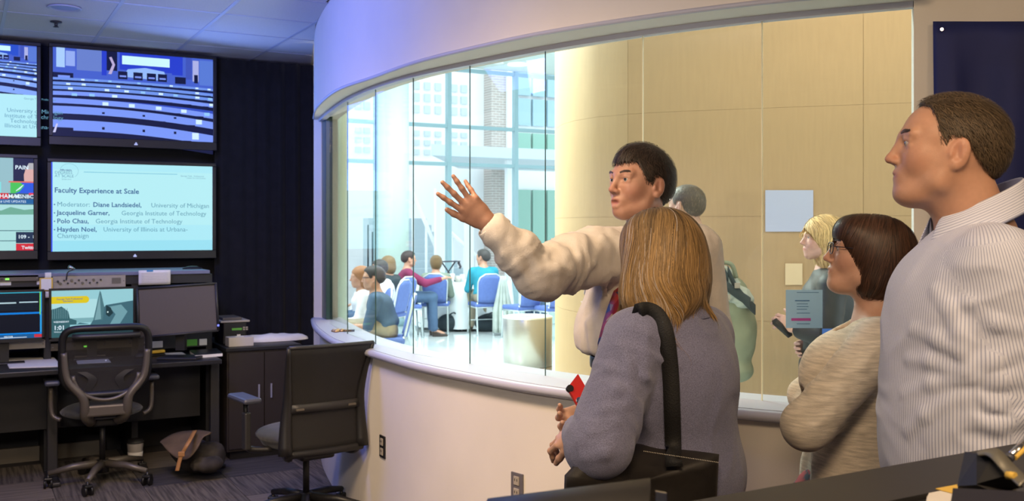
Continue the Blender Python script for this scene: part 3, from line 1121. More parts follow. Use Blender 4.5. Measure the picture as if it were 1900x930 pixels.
def stand_legs(pel, facing, w=0.09, ground=0.0, fwd=(0.0, 0.0)):
    f = ang(facing); l = np.cross((0, 0, 1.), f)
    out = []
    for sgn, fo in ((1, fwd[0]), (-1, fwd[1])):
        hip = np.array(pel) + l * w * sgn + (0, 0, -0.02)
        an = np.array([*(hip + f * fo)[:2], ground + 0.085]) + l * 0.02 * sgn - f * .02
        kn = (hip + an) / 2 + f * 0.02
        toe = an + f * 0.15 + (0, 0, -0.05)
        out.append((hip, kn, an, toe))
    return out


def collar(par, pts_low, pts_up, m, th=0.003, name='collar', su=None):
    """folded cloth band between two point rows"""
    n = len(pts_low)
    rows = [pts_low, [along(a, b, .5) for a, b in zip(pts_low, pts_up)], pts_up]
    b = MB().sheet(rows)
    o = b.build(name, m, par)
    md = o.modifiers.new('solid', 'SOLIDIFY'); md.thickness = th; md.offset = 0
    ss = o.modifiers.new('sub', 'SUBSURF'); ss.levels = 1; ss.render_levels = 1
    if su is not None:
        a = o.data.attributes.new('su', 'FLOAT', 'POINT')
        a.data.foreach_set('value', [su(v.index) for v in o.data.vertices])
    return o


# ---------- tall man at the right, profile, striped shirt
def tall_man():
    fc = 148
    base = P(1800, 900, 2.05)
    p = Person('person', 'tall man in profile at the right, short brown hair, white shirt with fine blue stripes', 'person', (base[0], base[1], 0), None)
    H = Head(P(1757, 271, 2.05), 137, 4, 0, 1.0, heavy=0.016)
    nk = P(1812, 432, 2.05)
    shL = P(1852, 497, 1.90); shR = P(1828, 478, 2.23)
    pel = P(1800, 1000, 2.05)
    elL = P(1905, 735, 1.89); wrL = P(1805, 880, 1.91)
    elR = P(1840, 740, 2.36); wrR = P(1740, 900, 2.33)
    legs = stand_legs(pel, fc)
    f = ang(fc)
    arms = [dict(sh=shL, el=elL, wr=wrL, fwd=f + (0, 0, -1), back=ang(fc + 90), side=1, curl=(20,) * 4, fine=.006),
            dict(sh=shR, el=elR, wr=wrR, fwd=f + (0, 0, -1), back=ang(fc - 90), side=-1, curl=(20,) * 4, fine=.006)]
    build_body(p, H, nk, pel, fc, arms, legs, (0.53, 0.29, 0.195), 0.012, 0.0030, neckr=0.064, tw=.17, td=.12)
    add_eyes(p.root, H, (0.025, 0.04, 0.06))
    brow_part(p.root, H, (0.10, 0.055, 0.03))
    # hair
    line = [(0.2, 0.100), (0.080, 0.090), (0.058, 0.082), (0.044, 0.074), (0.034, 0.052), (0.029, 0.026), (0.022, -0.004), (0.014, -0.012), (0.008, 0.014), (-0.026, 0.012), (-0.036, -0.012), (-0.060, -0.038), (-0.085, -0.058), (-0.2, -0.064)]
    hs = short_hair(H, line, 0.005)
    def dirf(Q, i):
        L = H.loc(Q)
        d = np.stack((-0.45 - L[:, 2] * 2, L[:, 1] * 1.0, -0.85 - 0 * L[:, 0]), 1)
        topm = np.clip((L[:, 2] - 0.085) / 0.02, 0, 1)[:, None]
        d = d * (1 - topm) + np.array([0.9, -0.9, 0.15]) * topm
        return d @ H.R.T
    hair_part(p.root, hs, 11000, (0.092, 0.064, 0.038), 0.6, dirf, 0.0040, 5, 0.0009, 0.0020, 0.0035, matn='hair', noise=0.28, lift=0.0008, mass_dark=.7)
    # shirt
    S = SDF()
    up = (nk - pel); up /= np.linalg.norm(up)
    torso(S, pel, nk - up * 0.015, fc, 0.205, 0.130, 0.0, shL, shR, 0.010, 0.064)
    S.ell(P(1790, 690, 2.05), (0.150, 0.19, 0.20), frame(fc), 0.08)      # chest to belly
    S.ell(P(1782, 830, 2.05), (0.140, 0.19, 0.20), frame(fc), 0.08)
    S.ell(P(1768, 560, 2.05), (0.100, 0.17, 0.12), frame(fc), 0.08)
    for s, e, w_ in ((shL, elL, wrL), (shR, elR, wrR)):
        limb(S, [s, e, along(e, w_, .9)], [0.078, 0.070, 0.056], 0.022)
    # heavy folds at the bend of the sleeve and across the side
    for pts, r in (([(1798, 690), (1840, 668), (1890, 650)], .014), ([(1800, 700), (1850, 706), (1896, 700)], .013), ([(1800, 735), (1850, 748), (1895, 742)], .014), ([(1798, 780), (1850, 790), (1898, 775)], .012),
                   ([(1798, 690), (1790, 640), (1770, 590)], .009), ([(1700, 612), (1740, 628), (1785, 655)], .009), ([(1690, 668), (1730, 672), (1785, 690)], .009), ([(1680, 730), (1730, 712), (1780, 705)], .008),
                   ([(1690, 800), (1720, 770), (1770, 740)], .008), ([(1800, 560), (1850, 600), (1895, 610)], .008), ([(1740, 540), (1765, 570), (1780, 620)], .008)):
        fold_on(S, pts, r, 0.018, 0.60)
    # neck opening
    S.ell(nk + up * 0.055, (0.072, 0.070, 0.075), frame(fc), 0.01, '-')
    l = np.cross((0, 0, 1.), f)
    armax = (elL - shL) / np.linalg.norm(elL - shL)
    def su(V):
        q = V - pel
        t = np.arctan2(q @ l, q @ f + .01) * 0.165
        r = V - shL
        tt = np.clip(r @ armax, 0, 9)
        dist = np.linalg.norm(r - (r @ armax)[:, None] * armax, axis=1)
        inarm = (dist < 0.092) & ((V - nk) @ l > 0.115) & (r @ armax > -0.05)
        sidev = np.cross(armax, l)
        fr_ = (wrL - elL) / np.linalg.norm(wrL - elL)
        lower = (V - elL) @ (fr_ + armax) > 0
        s2 = np.cross(fr_, l)
        a1 = np.arctan2(r @ sidev, r @ np.cross(sidev, armax)) * .075
        r2 = V - elL
        a2 = np.arctan2(r2 @ s2, r2 @ np.cross(s2, fr_)) * .075
        return np.where(inarm, np.where(lower, a2, a1), t)
    wear(p, 'shirt', S, M['stripe_shirt'], 0.008, [(shL, elL, 0.15, 0.0055, 16, 5), (elL, wrL, 0.13, 0.007, 22, 6), (pel + f * .1 + l * .1, nk + f * .05 + l * .1, 0.25, 0.006, 10, 4)], 2.0, su=su,
         fine=[(P(1640, 850, 1.9) - (.3, .2, 0), P(1950, 400, 2.0) + (.3, .1, 0), 0.006)])
    # collar: stand band and folded leaf, near side and far side
    def ring(t, rx, ry, dz, c): return c + (f * math.cos(t) * rx + l * math.sin(t) * ry) + np.array((0, 0, dz))
    cb = nk
    low, upr = [], []
    ts = np.linspace(20, 340, 29) * D2R
    for t in ts:
        k = (1 - math.cos(t)) / 2          # 0 front, 1 back
        upr.append(ring(t, 0.078, 0.072, 0.030 + 0.085 * k, cb + f * (0.012 - .022 * k)))
        fall = 0.062 - 0.004 * k
        low.append(ring(t, 0.100 + .010 * (1 - k), 0.094, 0.030 + 0.085 * k - fall - .014 * (1 - k) ** 2, cb + f * (0.012 - .022 * k)))
    o = collar(p.root, low, upr, M['stripe_shirt'], 0.003, 'collar')
    n = len(ts)
    a = o.data.attributes.new('su', 'FLOAT', 'POINT')
    a.data.foreach_set('value', [(v // n) * 0.030 for v in range(3 * n)])
    inn = [q - np.array((0, 0, 0.05)) for q in [ring(t, 0.079, 0.073, 0.028 + 0.085 * (1 - math.cos(t)) / 2, cb + f * (0.012 - .022 * (1 - math.cos(t)) / 2)) for t in ts]]
    collar(p.root, inn, upr, M['stripe_inner'], 0.003, 'collar_band')
    trousers(p, pel, fc, legs, M['navy_cloth'], .19, .15)
    return p


# ---------- woman with the bob and glasses
def bob_woman():
    fc = 150
    base = P(1600, 900, 2.87)
    p = Person('person', 'woman with a dark brown bob and glasses, arms crossed in a beige heathered cardigan', 'person', (base[0], base[1], 0))
    H = Head(P(1608, 467, 2.87), 139, 7, 0, 1.0, heavy=0.006)
    nk = P(1632, 590, 2.87)
    shL = P(1632, 640, 2.70); shR = P(1625, 630, 3.03)
    pel = P(1590, 960, 2.87)
    elL = P(1497, 790, 2.66); wrL = P(1560, 752, 2.84)
    elR = P(1497, 735, 3.05); wrR = P(1530, 785, 2.86)
    f = ang(fc)
    legs = stand_legs(pel, fc)
    arms = [dict(sh=shL, el=elL, wr=wrL, fwd=wrL - elL + f * .1, back=f, side=1, hs=.92, curl=(14,) * 4, fine=.005),
            dict(sh=shR, el=elR, wr=wrR, fwd=(P(1552, 812, 2.80) - wrR), back=f + (0, 0, .2), side=-1, hs=.92, curl=(18,) * 4, fine=.004)]
    build_body(p, H, nk, pel, fc, arms, legs, (0.56, 0.32, 0.23), 0.012, 0.0034, neckr=0.052, tw=.14, td=.095, ears=False, nose=.985)
    add_eyes(p.root, H, (0.10, 0.07, 0.04))
    brow_part(p.root, H, (0.05, 0.025, 0.015))
    # bob
    S = SDF()
    S.ell(H.w(-0.022, 0, 0.022), (0.112, 0.094, 0.088), H.R, 0.02)
    S.ell(H.w(-0.045, 0, -0.030), (0.093, 0.097, 0.088), H.R, 0.03)
    S.ell(H.w(-0.030, 0, -0.085), (0.066, 0.090, 0.062), H.R, 0.03)
    S.ell(H.w(0.045, 0, 0.055), (0.050, 0.070, 0.042), H.R, 0.03)
    S.ell(H.w(-0.018, 0, 0.02), (0.088, 0.066, 0.078), H.R, 0.01, '-')
    xs = np.array([-0.15, -0.10, -0.055, 0.0, 0.018, 0.034, 0.046, 0.058, 0.080, 0.15]); zs = np.array([-0.10, -0.124, -0.134, -0.128, -0.122, -0.09, -0.03, 0.000, 0.030, 0.045])
    S.fun(lambda Q: (np.interp(H.loc(Q)[..., 0], xs, zs) - H.loc(Q)[..., 2]) * 0.5, H.c, 1, 0.008, '&')
    def dirf(Q, i):
        L = H.loc(Q)
        front = np.clip(L[:, 0:1] / 0.09, 0, 1)
        d = np.concatenate((0.15 + 0.5 * front - 0.3 * (L[:, 0:1] < -.05) + 0 * L[:, :1], np.sign(L[:, 1:2]) * 0.6 * (L[:, 2:3] > 0.06), -np.ones((len(L), 1))), 1)
        curl_in = (L[:, 2:3] < -0.09)
        d = d + curl_in * np.concatenate((-L[:, 0:1] * 6, -L[:, 1:2] * 6, 0 * L[:, :1]), 1)
        return d @ H.R.T
    hair_part(p.root, S, 7000, (0.060, 0.027, 0.015), 0.75, dirf, 0.007, 15, 0.0014, 0.002, 0.004, noise=.05, cond=lambda c: (H.loc(c)[:, 2] > -0.09) * (0.3 + (H.loc(c)[:, 2] > 0.0)), matn='hair_gloss')
    # glasses
    g = empty('glasses', tuple(H.w(0.095, 0, 0)), 0)
    g.parent = p.root; g.location = Vector(H.w(0.095, 0, 0)) - p.root.location
    for y in (-1, 1):
        pts = []
        for t in np.linspace(0, 2 * PI, 28, endpoint=False):
            c_, s_ = math.cos(t), math.sin(t)
            rx = 0.0240 * abs(c_) ** 0.8 * np.sign(c_); rz = 0.0165 * abs(s_) ** 0.8 * np.sign(s_)
            pts.append(H.w(0.1020 - 0.25 * abs(rx + .028) * .3, y * 0.0325 + rx, -0.002 + rz))
        MB().tube(pts, 0.0013, 6, closed=True).build('rim', M['dark_metal'], g)
        b = MB(); vs = [b.bm.verts.new(q) for q in pts]; b.bm.faces.new(vs)
        b.build('lens', M['lens'], g)
        MB().tube([H.w(0.096, y * 0.058, 0.004), H.w(0.06, y * 0.072, 0.005), H.w(-0.01, y * 0.080, 0.002), H.w(-0.03, y * 0.078, -0.02)], 0.0014, 6).build('temple', M['dark_metal'], g)
    MB().tube([H.w(0.100, 0.010, 0.002), H.w(0.104, 0, 0.005), H.w(0.100, -0.010, 0.002)], 0.0013, 6).build('bridge', M['dark_metal'], g)
    # dress under the cardigan
    S = SDF()
    torso(S, pel, nk - (0, 0, 0.05), fc, 0.150, 0.125, 0, None, None, 0.0)
    S.cone(pel + f * .03, pel + f * .03 - (0, 0, .35), .17, .20, .05)
    V, Q = S.mesh(0.011)
    n1 = vnoise(V * 55); n2 = vnoise(V * 55 + 9)
    C = np.where((n1 > 0.35)[:, None], [[.6, .5, .4]], np.where((n2 > 0.3)[:, None], [[.03, .03, .06]], [[.42, .02, .03]]))
    link('dress', np_mesh('dress', V, Q, col=C), M['print_cloth'], p.root)
    # cardigan
    S = SDF()
    torso(S, pel, nk - (0, 0, 0.02), fc, 0.175, 0.130, 0.0, shL, shR, 0.008, 0.056)
    S.ell(P(1570, 700, 2.87), (0.13, 0.15, 0.13), frame(fc), 0.08)
    S.ell(P(1600, 880, 2.87), (0.165, 0.19, 0.20), frame(fc), 0.06)
    limb(S, [shL, elL], [0.072, 0.064], 0.02); limb(S, [elL, along(elL, wrL, .85)], [0.062, 0.050], 0.02)
    limb(S, [shR, elR], [0.068, 0.058], 0.02); limb(S, [elR, along(elR, wrR, .70)], [0.054, 0.044], 0.012)
    for pts, r in (([(1478, 742), (1510, 722), (1560, 700)], .009), ([(1490, 765), (1530, 745), (1570, 720)], .008), ([(1475, 800), (1510, 790), (1545, 765)], .009), ([(1560, 700), (1600, 680), (1630, 640)], .007), ([(1620, 700), (1645, 690), (1665, 670)], .007), ([(1560, 830), (1600, 800), (1640, 790)], .006)):
        fold_on(S, pts, r, .016, .6)
    S.ell(nk + (0, 0, 0.045) + f * .01, (0.075, 0.062, 0.075), frame(fc), 0.01, '-')
    S.cone(nk + f * .05 + (0, 0, .02), pel + f * .24 + (0, 0, .12), 0.035, 0.055, 0.01, '-')
    S.cone(pel + f * .22 + (0, 0, .3), pel + f * .27 + (0, 0, -.2), 0.09, 0.12, 0.01, '-')
    limb(S, [elR, along(elR, wrR, .70)], [0.050, 0.043], 0.012)
    limb(S, [elL, along(elL, wrL, .85)], [0.060, 0.050], 0.02)
    wear(p, 'cardigan', S, M['cardigan'], 0.008, [(shL, elL, 0.13, 0.004, 14, 4), (shR, elR, 0.13, 0.003, 14, 5), (pel, nk, 0.3, 0.003, 9, 3)], 5.0)
    l = np.cross((0, 0, 1.), f)
    up_, lo_ = [], []
    for t in np.linspace(65, 295, 19) * D2R:
        k = (1 - math.cos(t)) / 2
        up_.append(nk + f * math.cos(t) * 0.074 + l * math.sin(t) * 0.066 + (0, 0, -0.018 + .05 * k))
        lo_.append(nk + f * math.cos(t) * 0.092 + l * math.sin(t) * 0.080 + (0, 0, -0.050 + .045 * k))
    collar(p.root, lo_, up_, M['cardigan'], 0.005, 'neckband')
    trousers(p, pel - (0, 0, .05), fc, legs, M['black_cloth'], .14, .10)
    return p


# ---------- explaining man, arm raised
def explaining_man():
    fc = 200
    base = P(1190, 900, 3.2)
    p = Person('person', 'dark-haired man in a cream shirt and red patterned tie, pointing with an outstretched arm', 'person', (base[0], base[1], 0))
    H = Head(P(1187, 337, 3.2), 183, 3, 0, 1.03)
    nk = P(1205, 432, 3.22)
    shR = P(1108, 473, 3.10); shL = P(1293, 463, 3.24)
    pel = P(1190, 735, 3.2)
    elR = P(1003, 508, 2.90); wrR = P(903, 412, 2.84)
    elL = P(1318, 615, 3.30); wrL = P(1300, 730, 3.20)
    f = ang(fc)
    legs = stand_legs(pel, fc, fwd=(0, 0))
    kn = P(868, 349, 2.80)
    arms = [dict(sh=shL, el=elL, wr=wrL, fwd=(0, 0, -1), back=ang(fc + 90), side=1, curl=(15,) * 4, fine=.008),
            dict(sh=shR, el=elR, wr=wrR, fwd=kn - wrR + Rv * -.02, back=-Fv + np.array((0, 0, 0.35)) + Rv * .1, side=-1, hs=0.90,
                 curl=((2, 4, 6), (0, 3, 5), (3, 6, 8), (40, 50, 30)), spread=(10, 0, -11, -20), thumb=(24, 5), fine=.0032)]
    hand = arms[1]
    # the hand's own plane: fingers fan towards the upper left
    fw = P(838, 347, 2.80) - wrR
    hand['fwd'] = fw
    bk = -Fv * 1.0 + np.array((0, 0, .15))
    hand['back'] = bk
    hand['side'] = HAND_SIDE
    build_body(p, H, nk, pel, fc, arms, legs, (0.36, 0.19, 0.13), 0.012, 0.0036, neckr=0.056, mouth=0.011, tw=.16, td=.105)
    add_eyes(p.root, H, (0.05, 0.06, 0.07), gaze=(12, 0))
    brow_part(p.root, H, (0.05, 0.03, 0.02))
    line = [(0.2, 0.060), (0.092, 0.050), (0.078, 0.050), (0.066, 0.056), (0.052, 0.050), (0.044, 0.022), (0.032, -0.004), (0.018, -0.024), (0.010, -0.014), (0.005, 0.016), (-0.026, 0.014), (-0.034, -0.040), (-0.060, -0.066), (-0.2, -0.078)]
    hs = short_hair(H, line, 0.009, 0.018)
    def dirf(Q, i):
        L = H.loc(Q)
        d = np.stack((0.5 * (L[:, 2] > .06) - 0.3, L[:, 1] * 3 - .2, -0.9 + 0 * L[:, 0]), 1)
        return d @ H.R.T
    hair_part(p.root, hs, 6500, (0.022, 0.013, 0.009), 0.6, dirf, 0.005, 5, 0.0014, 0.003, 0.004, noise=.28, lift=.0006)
    # shirt
    S = SDF()
    up = (nk - pel) / np.linalg.norm(nk - pel)
    torso(S, pel + up * .05, nk - up * .02, fc, 0.205, 0.135, 0.0, shL, shR, 0.012, 0.062)
    S.ell(P(1170, 620, 3.2), (0.145, 0.19, 0.14), frame(fc), 0.07)
    S.cone(shR, along(shR, elR, .5), 0.084, 0.082, 0.03); S.cone(along(shR, elR, .5), elR, 0.082, 0.066, 0.03)
    S.cone(elR + (0, 0, -.015), along(elR, wrR, .45), 0.064, 0.060, 0.03); S.cone(along(elR, wrR, .45), along(elR, wrR, .86), 0.058, 0.043, 0.03)
    limb(S, [shL, elL, wrL], [0.078, 0.068, 0.05], 0.03)
    for pts, r in (([(980, 462), (1000, 500), (1030, 540)], .013), ([(1012, 462), (1018, 500), (1045, 538)], .012), ([(1045, 468), (1055, 500), (1065, 535)], .012), ([(948, 452), (962, 490), (990, 530)], .012),
                   ([(1085, 440), (1070, 480), (1052, 520)], .010), ([(1115, 445), (1100, 490), (1085, 545)], .010), ([(925, 440), (938, 470), (958, 505)], .010), ([(1080, 560), (1095, 600), (1105, 650)], .009),
                   ([(1120, 500), (1122, 560), (1115, 640)], .008), ([(1000, 470), (1030, 500), (1060, 510)], .009), ([(1150, 450), (1140, 500), (1125, 540)], .008)):
        fold_on(S, pts, r * 1.05, 0.016, 0.60)
    S.ell(nk + up * 0.06, (0.068, 0.066, 0.07), frame(fc), 0.01, '-')
    S.fun(lambda Q: (P(1100, 662, 3.1)[2] - Q[..., 2]) + 0.012 * np.sin(Q[..., 0] * 25), pel, 1, 0.03, '&')
    wear(p, 'shirt', S, M['cream_shirt'], 0.0085, [(shR, elR, 0.16, 0.011, 20, 7), (elR, wrR, 0.14, 0.009, 26, 7), (pel, nk, 0.3, 0.009, 7, 13), (pel, nk, 0.3, 0.004, 16, 22)], 8.0)
    # cuff
    ax = (wrR - elR) / np.linalg.norm(wrR - elR)
    u = np.cross(ax, (0, 0, 1.)); u /= np.linalg.norm(u); v = np.cross(u, ax)
    lo_, up_ = [], []
    for t in np.linspace(0, 2 * PI, 25):
        r = u * math.cos(t) * 0.036 + v * math.sin(t) * 0.041
        lo_.append(along(elR, wrR, .78) + r * 1.22); up_.append(along(elR, wrR, .97) + r * 1.02)
    collar(p.root, lo_, up_, M['cream_shirt'], 0.004, 'cuff')
    l = np.cross((0, 0, 1.), f)
    lo_, up_ = [], []
    for t in np.linspace(14, 346, 29) * D2R:
        k = (1 - math.cos(t)) / 2
        c_ = nk + f * (0.012 - .01 * k)
        up_.append(c_ + f * math.cos(t) * 0.068 + l * math.sin(t) * 0.064 + (0, 0, 0.016 + .035 * k))
        lo_.append(c_ + f * math.cos(t) * (0.092) + l * math.sin(t) * 0.082 + (0, 0, -0.034 + .035 * k - .012 * (1 - k)))
    collar(p.root, lo_, up_, M['white_cloth'], 0.003, 'collar')
    # tie: printed cloth hanging down the front
    S0 = [np.array(q) for q in (nk + f * .095 + (0, 0, -.03), nk + f * .135 + (0, 0, -.14), P(1140, 590, 3.035), P(1127, 660, 3.02))]
    pts = spline(S0, 8)
    wd = np.interp(np.linspace(0, 1, len(pts)), [0, .08, .12, .9, 1], [.016, .018, .016, .040, .008])
    rows = [[q - l * a * 1.0, q + f * 0.008, q + l * a] for q, a in zip(pts, wd)]
    b = MB().sheet(rows)
    t_ = b.build('tie', M['tie'], p.root)
    t_.modifiers.new('solid', 'SOLIDIFY').thickness = 0.005
    trousers(p, pel - (0, 0, .0), fc, legs, M['navy_cloth'], .175, .125, rs=(0.105, 0.075, 0.062))
    # belt
    c = P(1190, 672, 3.2)
    ring = [c + f * math.cos(t) * 0.135 + l * math.sin(t) * 0.178 for t in np.linspace(0, 2 * PI, 41)]
    collar(p.root, [q - (0, 0, .022) for q in ring], [q + (0, 0, .018) for q in ring], M['black_leather'], 0.004, 'belt')
    return p


HAND_SIDE = 1


# ---------- woman seen from behind, long blonde hair
def blonde_woman():
    fc = 118
    base = P(1265, 900, 2.62)
    p = Person('person', 'woman with shoulder-length blonde hair seen from behind, grey-lavender blazer, black shoulder bag', 'person', (base[0], base[1], 0))
    H = Head(P(1216, 464, 2.60), 104, 2, 0, 0.98)
    nk = P(1252, 572, 2.60)
    shL = P(1180, 630, 2.47); shR = P(1312, 622, 2.75)
    pel = P(1275, 905, 2.62)
    elL = P(1110, 832, 2.38); wrL = P(1082, 806, 2.56)
    elR = P(1280, 830, 2.92); wrR = P(1092, 768, 2.73)
    f = ang(fc)
    legs = stand_legs(pel, fc)
    hc = P(1045, 797, 2.62)
    arms = [dict(sh=shL, el=elL, wr=wrL, fwd=hc - wrL + np.array((0, 0, -.02)), back=-Fv * .8 + np.array((0, 0, .7)), side=1, hs=.95, curl=((20, 60, 50), (22, 65, 55), (25, 70, 55), (28, 70, 55)), thumb=(20, 25), fine=.0035),
            dict(sh=shR, el=elR, wr=wrR, fwd=P(1048, 784, 2.67) - wrR, back=-Rv * .7 + Fv * .3 - np.array((0, 0, .5)), side=-1, hs=.95, curl=((25, 60, 50), (28, 65, 50), (30, 65, 50), (34, 65, 50)), thumb=(30, 20), fine=.0035)]
    build_body(p, H, nk, pel, fc, arms, legs, (0.55, 0.32, 0.22), 0.012, 0.005, neckr=0.05, tw=.14, td=.095, ears=False)
    # hair
    S = SDF()
    S.ell(H.w(-0.020, 0, 0.022), (0.108, 0.090, 0.085), H.R, 0.02)
    S.ell(H.w(-0.042, 0.0, -0.055), (0.098, 0.118, 0.090), H.R, 0.05)
    S.ell(H.w(-0.035, 0.006, -0.120), (0.090, 0.122, 0.060), H.R, 0.05)
    S.ell(H.w(0.115, 0, -0.06), (0.075, 0.050, 0.085), H.R, 0.02, '-')
    def dirf(Q, i):
        L = H.loc(Q)
        side = np.clip(L[:, 1:2] / 0.05, -1, 1)
        top = np.clip((L[:, 2:3] - 0.03) / 0.05, 0, 1)
        low = np.clip((-L[:, 2:3]) / 0.10, 0, 1)
        wv = 1.0 * np.sin(L[:, 2:3] * 66 + vnoise(H.loc(Q) * np.array([14, 14, 5]))[:, None] * 5) * low
        wv2 = 0.6 * vnoise(H.loc(Q) * np.array([22, 22, 9]) + 7)[:, None] * low
        d = np.concatenate((-0.6 * top - 0.02 + wv2, side * (0.9 * top + 0.05) + wv, -np.ones((len(L), 1))), 1)
        return d @ H.R.T
    cc = lambda c: 0.12 + (H.loc(c)[:, 2] > 0.0) * 1.0 + (H.loc(c)[:, 2] > 0.06) * .8
    col = (0.43, 0.26, 0.10)
    V, Q = S.mesh(0.0045)
    L = H.loc(V); an = np.arctan2(L[:, 1], -L[:, 0] - .03)
    ridge = vnoise(np.stack((an * 7, L[:, 2] * 9, 0 * an), 1)) + .5 * vnoise(np.stack((an * 17, L[:, 2] * 14, 0 * an + 3), 1))
    V = V + vnormals(V, Q) * (ridge * 0.0055 * np.clip((0.06 - L[:, 2]) / .06, 0.15, 1))[:, None]
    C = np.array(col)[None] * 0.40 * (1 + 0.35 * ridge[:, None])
    st = pick_on(V, Q, 14000, cc)
    n = len(st)
    free = lambda q: (-0.105 - H.loc(q)[:, 2]) / 0.03
    Pp, NN = grow(S, st, dirf, 0.0088, 25, 0.005, 0.92, 0.07, free)
    Ls = H.loc(st)
    lk = ((np.arctan2(Ls[:, 1], -Ls[:, 0]) * 14).astype(int) * 7 + (Ls[:, 2] * 40).astype(int)) % 160
    tone = rng.uniform(0.40, 1.25, 160)[lk][:, None] * (1 + .35 * (rng.random((n, 1)) * 2 - 1))
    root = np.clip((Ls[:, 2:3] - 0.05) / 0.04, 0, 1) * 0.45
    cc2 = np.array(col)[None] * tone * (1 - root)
    grey = (rng.random((n, 1)) < np.where(Ls[:, 1:2] > 0.06, .13, .015))
    cc2 = np.where(grey, np.array([[.50, .42, .36]]) * (.6 + .6 * rng.random((n, 1))), cc2)
    V2, Q2, C2_ = ribbons(Pp, 0.0014 * (0.5 + rng.random(n)), cc2, NN)
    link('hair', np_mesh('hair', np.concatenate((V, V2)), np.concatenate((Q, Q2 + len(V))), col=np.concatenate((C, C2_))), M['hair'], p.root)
    # blazer
    S = SDF()
    up = (nk - pel) / np.linalg.norm(nk - pel)
    torso(S, pel, nk - up * .02, fc, 0.185, 0.125, 0.0, shL, shR, 0.010, 0.060)
    S.ell(P(1262, 700, 2.60), (0.115, 0.165, 0.19), frame(fc), 0.06)
    S.ell(P(1272, 900, 2.62), (0.135, 0.185, 0.19), frame(fc), 0.06)
    limb(S, [shL, elL], [0.078, 0.074], 0.025); limb(S, [elL, along(elL, wrL, .85)], [0.072, 0.058], 0.02)
    limb(S, [shR, elR, along(elR, wrR, .8)], [0.072, 0.064, 0.052], 0.03)
    for pts, r in (([(1075, 825), (1100, 800), (1140, 785)], .011), ([(1090, 790), (1120, 765), (1155, 755)], .011), ([(1118, 740), (1145, 725), (1180, 722)], .010), ([(1085, 850), (1120, 840), (1165, 830)], .011),
                   ([(1105, 700), (1130, 685), (1165, 672)], .008), ([(1150, 640), (1165, 680), (1170, 740)], .008), ([(1200, 620), (1195, 700), (1190, 790)], .008)):
        fold_on(S, pts, r * 1.05, 0.016, 0.60)
    global BLAZER
    BLAZER = S
    wear(p, 'blazer', S, M['blazer'], 0.0075, [(shL, elL, 0.14, 0.008, 20, 7), (elL, wrL, 0.12, 0.007, 28, 6), (pel, nk, 0.3, 0.005, 8, 8)], 11.0)
    l = np.cross((0, 0, 1.), f)
    lo_, up_ = [], []
    for t in np.linspace(60, 300, 19) * D2R:
        k = (1 - math.cos(t)) / 2
        up_.append(nk + f * math.cos(t) * 0.078 + l * math.sin(t) * 0.075 + (0, 0, 0.002 + .025 * k))
        lo_.append(nk + f * math.cos(t) * 0.098 + l * math.sin(t) * 0.098 + (0, 0, -0.045 + .022 * k))
    collar(p.root, lo_, up_, M['blazer'], 0.006, 'lapel_collar')
    # turned-back cuff
    ax = (wrL - elL) / np.linalg.norm(wrL - elL)
    u = np.cross(ax, (0, 0, 1.)); u /= np.linalg.norm(u); v = np.cross(u, ax)
    lo_, up_ = [], []
    for t in np.linspace(0, 2 * PI, 25):
        r = u * math.cos(t) * 0.060 + v * math.sin(t) * 0.060
        lo_.append(along(elL, wrL, .42) + r * 1.14); up_.append(along(elL, wrL, .92) + r * .92)
    collar(p.root, lo_, up_, M['blazer'], 0.005, 'cuff')
    trousers(p, pel - (0, 0, .0), fc, legs, M['black_cloth'], .16, .12)
    return p


